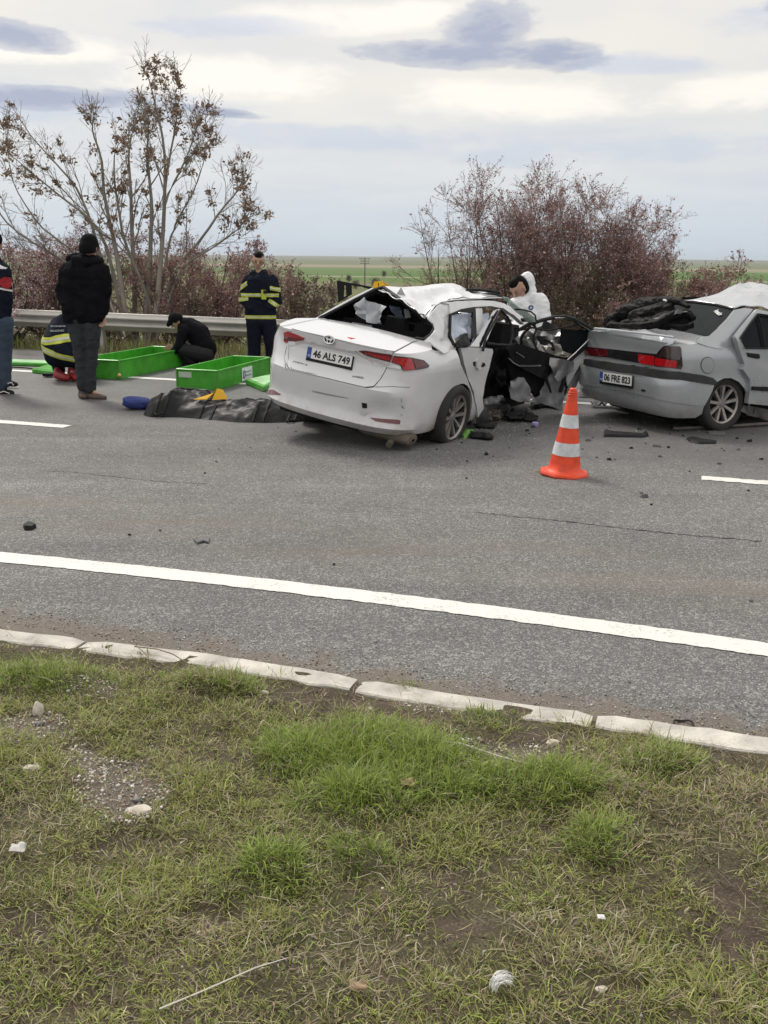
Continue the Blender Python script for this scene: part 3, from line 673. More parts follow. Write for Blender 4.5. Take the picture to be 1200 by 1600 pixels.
# ------------------------------------------------------------------ wrecked cars
def car_matrix(loc, yaw, roll, sc):
    return Matrix.Translation(loc) @ Matrix.Rotation(yaw, 4, 'Z') @ Matrix.Rotation(roll, 4, 'X') @ Matrix.Scale(sc, 4)
class Shell:
    """body side wrapped round the plan outline: t = arc length from the middle of the tail (right side +), z = height"""
    def __init__(s, mw, plan, rear, side, blend, extra=None):
        s.m = np.array(mw); P = np.array(plan, float)
        # smooth the plan outline
        q = [P[0]]
        ext = np.vstack([[P[1][0], -P[1][1]], P, 2 * P[-1] - P[-2]])
        for i in range(1, len(ext) - 2):
            p0, p1, p2, p3 = ext[i - 1:i + 3]
            for t in np.linspace(0, 1, 13)[1:]:
                q.append(.5 * (2 * p1 + (p2 - p0) * t + (2 * p0 - 5 * p1 + 4 * p2 - p3) * t * t + (3 * p1 - p0 - 3 * p2 + p3) * t ** 3))
        q = np.array(q); L = np.concatenate([[0], np.cumsum(np.linalg.norm(np.diff(q, axis=0), axis=1))]); s.q, s.L = q, L
        s.rear, s.side, s.bl, s.extra = np.array(rear), np.array(side), blend, extra; s.sign = 1.0
        s.grid = None
    def local(s, t, z):
        a = abs(t); x = np.interp(a, s.L, s.q[:, 0]); y = np.interp(a, s.L, s.q[:, 1]); h = .02
        dx = np.interp(a + h, s.L, s.q[:, 0]) - np.interp(max(a - h, 0), s.L, s.q[:, 0]); dy = np.interp(a + h, s.L, s.q[:, 1]) - np.interp(max(a - h, 0), s.L, s.q[:, 1])
        l = math.hypot(dx, dy); nx, ny = dy / l, -dx / l        # outward on the right side
        w = min(1, max(0, (a - s.bl[0]) / (s.bl[1] - s.bl[0]))); w = w * w * (3 - 2 * w)
        off = (1 - w) * np.interp(z, s.rear[:, 0], s.rear[:, 1]) + w * np.interp(z, s.side[:, 0], s.side[:, 1])
        if s.extra: off += s.extra(t, z)
        return np.array([x + nx * off, (y + ny * off) * (1 if t >= 0 else -1), z])
    def __call__(s, t, z):
        return s.m[:3, :3] @ s.local(t, z) + s.m[:3, 3]
    def inv(s, u, v):
        if s.grid is None:
            s.grid = [(t, z, *proj(s(t, z))) for t in np.arange(-1.0, 3.2, .08) for z in np.arange(.1, 1.1, .08)]; s.grid = np.array(s.grid)
        g = s.grid; i = np.argmin((g[:, 2] - u) ** 2 + (g[:, 3] - v) ** 2); t, z = g[i, 0], g[i, 1]
        for _ in range(12):
            p = proj(s(t, z)); e = 2e-3; J = np.array([(proj(s(t + e, z)) - p) / e, (proj(s(t, z + e)) - p) / e]).T
            try: d = np.linalg.solve(J, np.array([u, v]) - p)
            except Exception: break
            d = np.clip(d, -.1, .1); t += d[0]; z += d[1]
        return (float(t), float(z))
    def poly(s, px): return [s.inv(u, v) for u, v in px]
def smooth_poly(p, n=3):
    """round a traced outline a little (Chaikin)"""
    for _ in range(n):
        q = []
        for i in range(len(p)):
            a, b = np.array(p[i]), np.array(p[(i + 1) % len(p)]); q += [tuple(a * .82 + b * .18), tuple(a * .18 + b * .82)]
        p = q
    return p
def circ(cx, cy, rx, ry=None, n=28, a0=0, a1=2 * math.pi):
    ry = ry or rx; return [(cx + rx * math.cos(a0 + (a1 - a0) * i / n), cy + ry * math.sin(a0 + (a1 - a0) * i / n)) for i in range(n)]
def LOC(mw, p): return np.array(mw @ Vector(p))

def paint(name, col, dirt=(.27, .22, .165), low=.25, high=.75, metal=0.0, rough=.32):
    m = bpy.data.materials.new(name); m.use_nodes = True; k = NT(m.node_tree)
    out = k.n('ShaderNodeOutputMaterial'); b = k.n('ShaderNodeBsdfPrincipled'); k.link(b.outputs[0], out.inputs[0])
    tc = k.n('ShaderNodeTexCoord'); v = tc.outputs['Object']; sep = k.n('ShaderNodeSeparateXYZ'); k.link(v, sep.inputs[0])
    n1 = k.noise(v, 3.2, 6, .65); n2 = k.noise(v, 26, 5, .7); n3 = k.noise(v, 1.1, 3, .5)
    hgt = k.math('DIVIDE', k.math('SUBTRACT', high, sep.outputs[2]), high - low)
    g = k.math('ADD', hgt, k.math('MULTIPLY', k.math('SUBTRACT', n1, .5), 1.6))
    dm = k.ramp(g, [(.25, 0.0), (.65, .28), (1.3, .8)])
    dm = k.math('MULTIPLY', dm, k.ramp(n2, [(.25, .45), (.7, 1.0)]))
    sx = k.math('DIVIDE', k.math('SUBTRACT', sep.outputs[0], .9), .55); spl = k.math('SUBTRACT', 1.0, k.math('POWER', k.math('ABSOLUTE', sx), 2.0), clamp=True)
    dm = k.math('ADD', dm, k.math('MULTIPLY', k.math('MULTIPLY', spl, k.ramp(g, [(-.2, 0.0), (.9, .55)])), k.ramp(n2, [(.25, .4), (.7, 1.0)])), clamp=True)
    film = k.math('MULTIPLY', n3, .16)
    c = k.mix(film, col, (.45, .43, .40)); c = k.mix(dm, c, dirt)
    k.link(c, b.inputs['Base Color']); b.inputs['Metallic'].default_value = metal; b.inputs['Specular IOR Level'].default_value = .5
    k.link(k.math('ADD', rough, k.math('MULTIPLY', dm, .5)), b.inputs['Roughness'])
    k.link(k.math('SUBTRACT', .9, k.math('MULTIPLY', dm, .85), clamp=True), b.inputs['Coat Weight']); b.inputs['Coat Roughness'].default_value = .08
    bn = k.n('ShaderNodeBump', inp={'Strength': .05, 'Distance': .01}); k.link(n2, bn.inputs['Height']); k.link(bn.outputs[0], b.inputs['Normal'])
    return m
BLACKP = M('black_plastic', (.012, .012, .013), .55, var=.3, bump=.15, spec=.25); SEAM = M('seam_dark', (.008, .008, .008), .8)
INTER = M('interior_black', (.010, .010, .011), .8, var=.4, bump=.3, spec=.2); RUBBER = M('tyre_rubber', (.028, .027, .025), .82, var=.35, scale=8, bump=.4, bscale=90)
CHROME = M('chrome', (.62, .62, .63), .16, 1.0, var=.05); STEELD = M('bare_steel', (.38, .37, .36), .38, .85, var=.3, scale=7, bump=.3)
REDL = M('red_lens', (.42, .008, .012), .12, var=.25, scale=30, coat=1.0); REDD = M('red_lens_dark', (.11, .006, .010), .12, var=.3, scale=25, coat=1.0)
SMOKE = M('smoked_lens', (.022, .010, .012), .1, var=.3, coat=1.0); CLEARL = M('clear_lens', (.62, .60, .60), .12, .3, var=.12, scale=40, coat=1.0)
PLATEW = M('plate_white', (.72, .72, .70), .4, var=.06, scale=25); PLATEB = M('plate_blue', (.03, .07, .32), .4); INK = M('plate_ink', (.01, .01, .012), .5)
CLOTHW = M('airbag_cloth', (.62, .69, .80), .85, var=.08, bump=.35, bscale=55); GLASSD = M('tinted_glass', (.012, .014, .016), .05, var=.2, spec=.06)
ALU = M('machined_alloy', (.36, .335, .31), .45, .6, var=.3, scale=14); ALUD = M('alloy_dark', (.03, .03, .032), .45, .3)
MUD = M('dried_mud_steel', (.12, .10, .08), .85, var=.35, scale=16, bump=.5)
def glass_mat():
    m = bpy.data.materials.new('shattered_glass'); m.use_nodes = True; k = NT(m.node_tree); out = k.n('ShaderNodeOutputMaterial'); b = k.n('ShaderNodeBsdfPrincipled')
    tc = k.n('ShaderNodeTexCoord'); vo = k.n('ShaderNodeTexVoronoi', feature='DISTANCE_TO_EDGE', inp={'Scale': 28.0}); k.link(tc.outputs['Object'], vo.inputs['Vector'])
    cr = k.ramp(vo.outputs['Distance'], [(.0, 1.0), (.06, 0.0)])
    k.link(k.mix(cr, (.50, .64, .58), (.80, .86, .83)), b.inputs['Base Color']); b.inputs['Roughness'].default_value = .18; b.inputs['Alpha'].default_value = .62; b.inputs['Coat Weight'].default_value = .6
    k.link(b.outputs[0], out.inputs[0]); return m
GLASSG = glass_mat()

def wheel(name, parent, centre, outward, R_t, R_r, width, squash_z, style, mud=.0):
    """tyre and alloy rim; axis 'outward' (world)"""
    ax = Vector(outward).normalized(); ref = Vector((0, 0, 1)); e1 = (ref - ax * ref.dot(ax)).normalized(); e2 = ax.cross(e1)
    M4 = Matrix(((e1.x, e2.x, ax.x, centre[0]), (e1.y, e2.y, ax.y, centre[1]), (e1.z, e2.z, ax.z, centre[2]), (0, 0, 0, 1)))
    root = empty(name); root.parent = parent; root.matrix_basis = world_of(parent).inverted() @ M4; root_w = M4
    w = width / 2
    t = MB(); prof = [(R_r, -w * .86), (R_r + .02, -w), (R_t * .86, -w * 1.06), (R_t * .955, -w * .98), (R_t, -w * .72), (R_t, -w * .3), (R_t * .985, -w * .28), (R_t * .985, -w * .2), (R_t, -w * .18), (R_t, w * .18), (R_t * .985, w * .2), (R_t * .985, w * .28), (R_t, w * .3), (R_t, w * .72), (R_t * .955, w * .98), (R_t * .86, w * 1.06), (R_r + .02, w), (R_r, w * .86)]
    t.lathe(prof, 56, None, False); V = np.array(t.v); mw = np.array(M4); W = V @ mw[:3, :3].T + mw[:3, 3]
    low = W[:, 2] < squash_z
    amt = np.where(low, squash_z - W[:, 2], 0); W[:, 2] = np.where(low, squash_z + .002 * RNG.random(len(W)), W[:, 2]); axn = np.array(ax)
    W += np.outer(amt * .35 * np.sign(V[:, 2]), axn)
    sharp(mk('tyre', W, t.f, RUBBER, root), 50)
    r = MB(); r.lathe([(R_r * 1.02, -w * .85), (R_r * .93, -w * .8), (R_r * .90, 0), (R_r * .93, w * .62), (R_r * 1.0, w * .86), (R_r * 1.03, w * .93), (R_r * 1.03, w * .84), (R_r * 1.0, w * .7)], 48, M4, False)
    rim = r.build('rim', ALUD, root)
    lp_ = MB(); lp_.lathe([(R_r * .955, w * .80), (R_r * 1.0, w * .90), (R_r * 1.035, w * .94), (R_r * 1.035, w * .86), (R_r * .99, w * .80)], 48, M4, False); lp_.build('rim_lip', ALU, rim)
    d = MB(); d.lathe([(.001, 0), (R_r * .92, -.005), (R_r * .92, -.02), (.001, -.02)], 40, M4, False); d.build('brake_disc', ALUD, rim)
    sp = MB(); z1 = w * .80; z0 = w * .62
    n = 10 if style == 'twin' else 9
    for i in range(n):
        if style == 'twin':
            a = 2 * math.pi * ((i // 2) + .5 + (.17 if i % 2 else -.17)) / 5; a2 = 2 * math.pi * ((i // 2) + .5 + (.27 if i % 2 else -.27)) / 5; w0, w1 = .020, .034
        else: a = a2 = 2 * math.pi * i / n; w0, w1 = .030, .036
        def pt(rad, an, side, wd, zz):
            c_, s_ = math.cos(an), math.sin(an); return M4 @ Vector((rad * c_ - side * wd * s_ * .5, rad * s_ + side * wd * c_ * .5, zz))
        ri, ro = R_r * .20, R_r * .955
        p = [pt(ri, a, -1, w0, z0 - .02), pt(ri, a, 1, w0, z0 - .02), pt(ro, a2, 1, w1, z1 - .03), pt(ro, a2, -1, w1, z1 - .03), pt(ri, a, -1, w0 * .8, z0), pt(ri, a, 1, w0 * .8, z0), pt(ro, a2, 1, w1 * .8, z1), pt(ro, a2, -1, w1 * .8, z1)]
        q = MB(); q.hexa(p); q.build('spoke', ALU, rim, smooth=False)
    h = MB(); h.lathe([(R_r * .25, z0 - .03), (R_r * .25, z0 - .004), (R_r * .22, z0 + .003), (R_r * .15, z0 + .004), (R_r * .13, z0 + .009), (.001, z0 + .010)], 24, M4, False); h.build('hub_cap', M('hub_grey', (.24, .235, .23), .4, .4), rim)
    return root

def lettering_plate(parent, corners, txt, frame_th=.008):
    """corners TL,TR,BR,BL world points; flat white plate with a dark holder"""
    TL, TR, BR, BL = (np.asarray(p) for p in corners); c = (TL + TR + BR + BL) / 4; ex = (TR + BR - TL - BL); L = np.linalg.norm(ex) / 2; ex /= np.linalg.norm(ex)
    ey = (TL + TR - BL - BR); H = np.linalg.norm(ey) / 2; ey -= ex * (ey @ ex); ey /= np.linalg.norm(ey); n = np.cross(ex, ey)
    if n @ (CAM - c) < 0: n = -n
    def slab(name, cx, cy, w, h, o0, o1, mat, par):
        P = [c + ex * (cx + sx * w / 2) + ey * (cy + sy * h / 2) + n * o for o in (o0, o1) for sx, sy in ((-1, -1), (1, -1), (1, 1), (-1, 1))]
        q = MB(); q.hexa(P); return q.build(name, mat, par, smooth=False)
    hol = slab('number_plate', 0, -.006, L * 1.0, H, -.012, .002, BLACKP, parent)
    slab('plate_face', .0, H * .055, L * .965, H * .78, .002, .006, PLATEW, hol)
    slab('blue_band', -L * .44, H * .055, L * .085, H * .78, .006, .0075, PLATEB, hol)
    text('plate_text', txt, c + ex * L * .045 + ey * H * .055 + n * .0065, ex, ey, H * .56, INK, hol, wide=L * .80, depth=.001, bold=.03)
    text('plate_text', 'TR', c - ex * L * .44 - ey * H * .16 + n * .008, ex, ey, H * .14, PLATEW, hol, depth=.0006)
    return hol

# ================================================================= white saloon
def white_car():
    mw = car_matrix((-.596, 8.17, .008), R(60.03), R(8.29), .95)
    root = empty('wrecked_car', mw); tag(root, 'wrecked white saloon with crumpled roof, missing rear window and number plate 46 ALS 749', 'car')
    L = lambda x, y, z: LOC(mw, (x, y, z))
    WHITE = paint('white_pearl_paint', (.68, .69, .71), low=.16, high=.62, rough=.22)
    def dent(t, z):
        # hollow in the right bumper corner, lower bumper ledge
        g = -.026 * math.exp(-((t - .62) / .16) ** 4 - ((z - .47) / .085) ** 4)
        g += .022 * math.exp(-((z - .305) / .035) ** 2) * (1 if abs(t) < 1.0 else 0)
        if t > 1.0: g += .012 * noise.noise(Vector((t * 4, z * 4, 3))) * min(1, (t - 1) * 3)
        return g
    sh = Shell(mw, [(0, 0), (.008, -.22), (.035, -.44), (.085, -.60), (.17, -.715), (.29, -.79), (.45, -.83), (.7, -.855), (1.03, -.868), (1.8, -.875), (2.6, -.875), (3.3, -.86), (3.8, -.80)],
               [(.14, -.14), (.20, -.085), (.245, -.045), (.275, -.02), (.31, .004), (.345, -.012), (.40, -.018), (.47, -.004), (.56, .02), (.625, .034), (.648, .030), (.665, .006), (.69, -.016), (.72, -.026), (.80, -.042), (.87, -.052), (.905, -.040), (.95, -.018), (.985, -.008), (1.0, -.012), (1.02, -.03), (1.06, -.07)],
               [(.14, -.10), (.20, -.05), (.27, -.01), (.34, .002), (.48, .006), (.62, .004), (.74, .008), (.82, .012), (.87, .004), (.92, -.022), (.97, -.055), (1.02, -.10), (1.06, -.15)], (.52, .95), dent)
    deckz = lambda x, y: 1.0 + .05 * min(1, max(0, (x - .06) / .5)) - .045 * (abs(y) / .75) ** 2
    # --- lower body, one sheet from the left side round the tail to the right rear door
    shut = sh.poly(cropB([(268, 470), (300, 560), (340, 650), (372, 745), (392, 860)]))
    tw = float(np.interp(1.03, sh.q[:, 0], sh.L)); tl = 2.9
    top = []
    for t in np.arange(-1.15, 1.16, .05):
        p = sh.local(t, 1.0); top.append((t, deckz(p[0], p[1])))
    poly = [(-tl, .22), (-tw - .40, .22)] + [(-tw + .36 * math.cos(a), .30 + .36 * math.sin(a)) for a in np.linspace(math.pi, 0, 16)] + [(-tw + .40, .235), (-.5, .235), (.5, .235), (tw - .42, .245)] + [(tw + .365 * math.cos(a), .295 + .365 * math.sin(a)) for a in np.linspace(math.pi * 1.02, .02, 18)] + [(tw + .40, .22), (shut[4][0], .24)] + shut[::-1] + [(top[-1][0] + .05, .99)] + top[::-1] + [(-1.5, .97), (-tl, .95)]
    body = patch('body', poly, sh, WHITE, root, res=.055, th=.02)
    arch = MB()
    for sgn in (1, -1):
        for i in range(14):
            pass
    # wheel wells
    for sgn in (1, -1):
        v = []; f = []
        for i, a in enumerate(np.linspace(-.2, math.pi + .2, 18)):
            for yy in (.845, .50): v.append(L(1.03 + .372 * math.cos(a), -sgn * yy, .295 + .372 * math.sin(a)))
        f = [(2 * i, 2 * i + 1, 2 * i + 3, 2 * i + 2) for i in range(17)]; b = len(v); v += [L(1.03 + .372 * math.cos(a), -sgn * .50, .295 + .372 * math.sin(a)) for a in np.linspace(-.2, math.pi + .2, 18)]; f.append(tuple(range(b, b + 18)))
        mk('wheel_well', v, f, SEAM, root)
    # --- boot deck and boot lid
    dk = lambda x, y: np.array(L(x, y, deckz(x, y)))
    rim = []
    for t in np.arange(-1.15, 1.16, .05):
        p = sh.local(t, deckz(*sh.local(t, 1.0)[:2])); rim.append((float(p[0]), float(p[1])))
    poly = rim + [(.80, -.60), (.72, -.50), (.70, 0), (.72, .50), (.80, .60)]
    patch('boot_deck', poly, dk, WHITE, root, res=.07, th=.015)
    lid_px = cropA([(214, 352), (196, 440), (183, 556), (203, 590), (420, 640), (640, 692), (688, 689), (728, 645), (762, 585), (788, 520), (805, 484), (650, 455), (490, 421), (340, 387)])
    lid = sh.poly(lid_px)
    cx = np.mean([p[0] for p in lid]); cz = np.mean([p[1] for p in lid])
    big = [(cx + (t - cx) * 1.012, cz + (z - cz) * 1.022) for t, z in lid]
    small = [(cx + (t - cx) * .97, cz + (z - cz) * .95) for t, z in lid]
    patch('seam', big, sh, SEAM, root, res=.03, off=.002, th=.006, holes=[small])
    boot = patch('boot_lid', lid, sh, WHITE, root, res=.05, off=.004, th=.012)
    # deck shut lines (dark strips let into the deck)
    for y0, y1 in ((-.60, -.53), (.60, .54)):
        P_ = [dk(x, y0 + (y1 - y0) * (x - .12) / .55) + np.array([0, 0, .0035]) for x in np.linspace(.10, .68, 10)]
        v, f = ribbon(P_, .009); mk('seam', v, f, SEAM, root)
    # garnish strip under the lamps, crease below the plate
    for px in (([(288, 420), (592, 484), (700, 545), (790, 568), (788, 580), (700, 562), (590, 498), (288, 434)]), ([(196, 441), (288, 420), (288, 434), (203, 456)])):
        patch('garnish', sh.poly(cropA(px)), sh, CLEARL, boot, res=.05, off=.008, th=.008)
    # lamps
    lp = patch('tail_light', sh.poly(cropA([(602, 479), (640, 477), (790, 500), (800, 510), (786, 545), (700, 522), (640, 502)])), sh, REDD, root, res=.05, off=.010, th=.012)
    patch('lamp_bar', sh.poly(cropA([(640, 486), (788, 513), (784, 534), (690, 508)])), sh, REDL, lp, res=.05, off=.013, th=.006)
    lp = patch('tail_light', sh.poly(cropA([(806, 508), (905, 520), (980, 538), (1012, 568), (1005, 578), (930, 592), (862, 597), (850, 585), (842, 563), (794, 546)])), sh, SMOKE, root, res=.05, off=.010, th=.014)
    patch('lamp_bar', sh.poly(cropA([(806, 514), (905, 527), (914, 545), (925, 590), (866, 594), (852, 562), (798, 541)])), sh, REDL, lp, res=.05, off=.014, th=.006)
    patch('lamp_strip', sh.poly(cropA([(915, 533), (975, 546), (1000, 568), (935, 580), (922, 548)])), sh, REDD, lp, res=.05, off=.013, th=.006)
    patch('reverse_light', sh.poly(cropA([(645, 508), (790, 556), (848, 572), (852, 590), (778, 578), (712, 556)])), sh, CLEARL, root, res=.05, off=.011, th=.010)
    lp = patch('tail_light', sh.poly(cropA([(166, 372), (186, 365), (240, 384), (287, 404), (284, 414), (240, 424), (196, 424), (178, 436), (165, 425)])), sh, REDL, root, res=.05, off=.010, th=.014)
    patch('lamp_strip', sh.poly(cropA([(172, 392), (280, 409), (240, 420), (196, 420), (176, 428)])), sh, REDD, lp, res=.05, off=.013, th=.006)
    patch('reverse_light', sh.poly(cropA([(196, 426), (244, 426), (280, 419), (250, 436), (206, 452), (192, 446)])), sh, CLEARL, root, res=.05, off=.011, th=.010)
    for px in ([(668, 872), (835, 884), (846, 890), (842, 911), (700, 893)], [(104, 708), (146, 734), (136, 741), (108, 726)]):
        patch('reflector', sh.poly(cropA(px)), sh, REDD, root, res=.05, off=.006, th=.008)
    # bumper crease, towing eye hole, scrape, loose cover
    patch('tow_hole', sh.poly(cropA([(619, 784), (650, 789), (651, 817), (624, 816)])), sh, SEAM, root, res=.05, off=.003, th=.004)
    pc = plane_of(sh(*sh.inv(*cropA([(625, 840)])[0])), sh(*sh.inv(*cropA([(650, 840)])[0])), sh(*sh.inv(*cropA([(630, 800)])[0])))
    sheet('tow_cover', cropA([(622, 820), (648, 842), (638, 862), (606, 848)]), (pc[0] + pc[1] * .02, pc[1]), WHITE, root, th=.004)
    for px in ([(330, 712), (540, 756), (545, 762), (420, 742), (332, 722)], [(855, 800), (872, 818), (862, 822), (850, 808)], [(850, 755), (856, 770), (852, 788)], [(846, 848), (862, 862), (850, 860)]):
        patch('scratch', sh.poly(cropA(px)), sh, M('scuffed_primer', (.30, .30, .31), .7, var=.3, scale=40), root, res=.05, off=.0012, th=.002)
    patch('sticker', sh.poly(cropA([(533, 402), (585, 409), (560, 416), (545, 410)])), sh, M('red_sticker', (.55, .06, .05), .6), boot, res=.05, off=.006, th=.002)
    # bumper upper shut line and lower skirt line
    for pts, w_ in (([(182, 590), (165, 520), (180, 452)], .006), ([(700, 692), (800, 690), (900, 694)], .006)):
        q = [sh.inv(*p) for p in cropA(pts)]; P_ = []
        for a, b in zip(q[:-1], q[1:]):
            for s_ in np.linspace(0, 1, 8): P_.append(sh(a[0] + (b[0] - a[0]) * s_, a[1] + (b[1] - a[1]) * s_))
        t_ = MB(); t_.tube(P_, w_ * .5, 5); t_.build('seam', M('seam_grey', (.18, .18, .18), .8), root)
    # plate, badge, lettering
    pcs = [sh(*sh.inv(*p)) for p in cropA([(312, 453), (583, 511), (560, 590), (297, 531)])]
    n0 = plane_of(pcs[0], pcs[1], pcs[2])[1]
    lettering_plate(boot, [p + n0 * .014 for p in pcs], '46 ALS 749')
    cb = sh(*sh.inv(*cropA([(433, 418)])[0])); a = sh(*sh.inv(*cropA([(463, 425)])[0])) - cb; b = sh(*sh.inv(*cropA([(437, 395)])[0])) - cb
    n1 = np.cross(a, b); n1 /= np.linalg.norm(n1); n1 = n1 if n1 @ (CAM - cb) > 0 else -n1; cb = cb + n1 * .012
    bd = MB()
    for (ox, oy, sx, sy) in ((0, 0, 1, 1), (0, .02, .38, .94), (0, .42, .66, .42)):
        bd.tube([cb + a * (ox + sx * math.cos(q)) + b * (oy + sy * math.sin(q)) for q in np.linspace(0, 2 * math.pi, 28, endpoint=False)], .0075 if sx == 1 else .006, 6, closed=True)
    bd.build('emblem', CHROME, boot)
    mk('emblem_back', [cb - n1 * .006 + a * math.cos(q) + b * math.sin(q) for q in np.linspace(0, 2 * math.pi, 24, endpoint=False)], [tuple(range(24))], BLACKP, boot)
    GR = M('badge_grey', (.30, .30, .31), .3, .7)
    for s_, c0, c1, h_, wd in (('COROLLA', (222, 544), (305, 564), .019, .115), ('HYBRID', (568, 630), (632, 638), .017, .09)):
        p0, p1 = sh(*sh.inv(*cropA([c0])[0])), sh(*sh.inv(*cropA([c1])[0])); ex = p1 - p0; upv = np.array(mw.to_3x3() @ Vector((0, 0, 1))); nn = np.cross(ex, upv); nn /= np.linalg.norm(nn); nn = nn if nn @ (CAM - p0) > 0 else -nn
        text('lettering', s_, (p0 + p1) / 2 + nn * .010, ex, upv, h_, GR, boot, wide=np.linalg.norm(ex), depth=.002)
    # --- cabin
    Pt = plane_of(L(1, -.80, .97), L(2, -.80, .97), L(1.5, -.61, 1.33))
    Px = lambda x: plane_of(L(x, 0, 0), L(x, 1, 0), L(x, 0, 1))
    def cx_(px, x): o, n = Px(x); return PL(px[0], px[1], o, n)
    # crumpled roof from a control net (photo points on stations along the car)
    B1 = lambda x, y: cropB([(x, y)])[0]; A1 = lambda x, y: cropA([(x, y)])[0]
    rows = []
    far = [(A1(700, 126), 1.42), (A1(765, 106), 1.52), (B1(-40, 112), 1.72), (B1(20, 108), 1.85), (B1(75, 106), 2.0), (B1(130, 96), 2.1), (B1(200, 90), 2.25), (B1(255, 89), 2.4), (B1(300, 104), 2.55), (B1(335, 124), 2.7), (B1(440, 134), 2.9)]
    mid = [(A1(760, 128), 1.30), (A1(840, 150), 1.38), (B1(-20, 140), 1.5), (B1(25, 150), 1.62), (B1(85, 142), 1.75), (B1(140, 150), 1.85), (B1(200, 138), 2.0), (B1(260, 140), 2.15), (B1(305, 146), 2.3), (B1(345, 150), 2.45), (B1(470, 150), 2.75)]
    mid2 = [(A1(880, 215), 1.12), (A1(930, 228), 1.2), (B1(40, 215), 1.32), (B1(75, 212), 1.44), (B1(110, 190), 1.56), (B1(160, 172), 1.68), (B1(215, 165), 1.85), (B1(275, 166), 2.0), (B1(320, 166), 2.15), (B1(370, 166), 2.35), (B1(500, 160), 2.65)]
    edg = [(A1(985, 290), .98), (A1(1003, 296), 1.04), (B1(108, 285), 1.14), (B1(125, 258), 1.24), (B1(150, 222), 1.36), (B1(185, 196), 1.5), (B1(240, 188), 1.7), (B1(300, 184), 1.9), (B1(360, 180), 2.1), (B1(430, 176), 2.3), (B1(545, 172), 2.6)]
    lft = [(np.array(cx_(p, x)) + np.array(mw.to_3x3() @ Vector((.02, .30, -.22)))) for p, x in far]
    net = [lft] + [[cx_(p, x) for p, x in row] for row in (far, mid, mid2, edg)]
    net = np.array(net); ni, nj = net.shape[:2]
    up_ = 9; V = []; nu, nv = (ni - 1) * up_ + 1, (nj - 1) * up_ + 1
    for i in range(nu):
        a = min(i / up_, ni - 1.001); ia = int(a); fa = a - ia
        for j in range(nv):
            b = min(j / up_, nj - 1.001); jb = int(b); fb = b - jb
            p = (net[ia, jb] * (1 - fa) + net[ia + 1, jb] * fa) * (1 - fb) + (net[ia, jb + 1] * (1 - fa) + net[ia + 1, jb + 1] * fa) * fb
            q = Vector(p) * 4.2; e = min(1, abs(a - 1) * 1.3) * min(1, max(0, ni - 1 - a) * 2.5) * min(1, (nj - 1 - b) * 1.2)
            cr = (.42 - abs(noise.noise(q * .7)) * 1.9) * .050 + (.3 - abs(noise.noise(q * 1.6 + Vector((3, 1, 2)))) * 1.4) * .024
            V.append(p + np.array([0, 0, 1.0]) * cr * e)
    F = [(i * nv + j, i * nv + j + 1, (i + 1) * nv + j + 1, (i + 1) * nv + j) for i in range(nu - 1) for j in range(nv - 1)]
    roof = mk('roof', V, F, WHITE, root); so = roof.modifiers.new('t', 'SOLIDIFY'); so.thickness = .008; so.offset = -1; sharp(roof, 28)
    hl = np.array(V).reshape(nu, nv, 3) - np.array([0, 0, .035]); mk('headliner', hl.reshape(-1, 3), F, INTER, root)
    tr = MB(); tr.tube([np.array(p) + np.array([0, 0, .006]) for p in np.array(V).reshape(nu, nv, 3)[-3, ::3]], .007, 6); tr.build('roof_seam', SEAM, roof)
    # C pillar and quarter panel top (right)
    sheet('quarter_panel', cropB([(112, 288), (150, 232), (192, 200), (232, 206), (238, 262), (236, 330), (240, 395), (268, 452), (272, 476), (190, 500), (120, 430), (84, 424), (130, 390), (156, 352), (150, 322)]), (Pt[0] + Pt[1] * .005, Pt[1]), WHITE, root, th=.012, res=.035, amp=.038, freq=5, seed=3)
    gk = MB(); gk.tube([cx_(p, x) for p, x in [(A1(935, 412), .74), (A1(985, 418), .78), (A1(1030, 385), .86), (A1(1052, 345), .95), (A1(1035, 318), 1.0), (A1(1000, 298), 1.02)]], .022, 7); gk.build('torn_gasket', BLACKP, root)
    # rear window frame rubber
    fr = MB(); fr.tube([cx_(A1(366, 293), .78), cx_(A1(470, 238), .98), cx_(A1(580, 180), 1.18), cx_(A1(690, 126), 1.38), cx_(A1(745, 108), 1.42), cx_(A1(830, 168), 1.28), cx_(A1(920, 240), 1.12), cx_(A1(1000, 298), 1.0)], .018, 7); fr.tube([cx_(A1(366, 295), .75), cx_(A1(550, 334), .72), cx_(A1(750, 376), .72), cx_(A1(940, 414), .75)], .013, 6); fr.build('window_rubber', BLACKP, root)
    fw_ = MB(); fw_.tube([cx_(A1(352, 296), .76), cx_(A1(462, 232), .97), cx_(A1(572, 172), 1.17), cx_(A1(684, 118), 1.38)], .013, 8); fw_.build('left_pillar', WHITE, root)
    for p, x in ((A1(745, 112), 1.38), (A1(860, 190), 1.24)): pass
    # interior
    def ibox(name, pts, mat=INTER): q = MB(); q.hexa([L(*p) for p in pts]); return q.build(name, mat, root, ang=25)
    ibox('floor_pan', [(.75, .70, .18), (.75, -.70, .18), (3.1, -.70, .18), (3.1, .70, .18), (.75, .70, .26), (.75, -.70, .26), (3.1, -.70, .26), (3.1, .70, .26)])
    ibox('parcel_shelf', [(.70, .60, .93), (.70, -.60, .93), (1.22, -.60, .93), (1.22, .60, .93), (.70, .60, .985), (.70, -.60, .985), (1.22, -.60, .965), (1.22, .60, .965)])
    ibox('rear_seat', [(1.20, .62, .3), (1.20, -.62, .3), (1.42, -.62, .3), (1.42, .62, .3), (1.16, .60, 1.02), (1.16, -.60, 1.02), (1.30, -.60, 1.0), (1.30, .60, 1.0)])
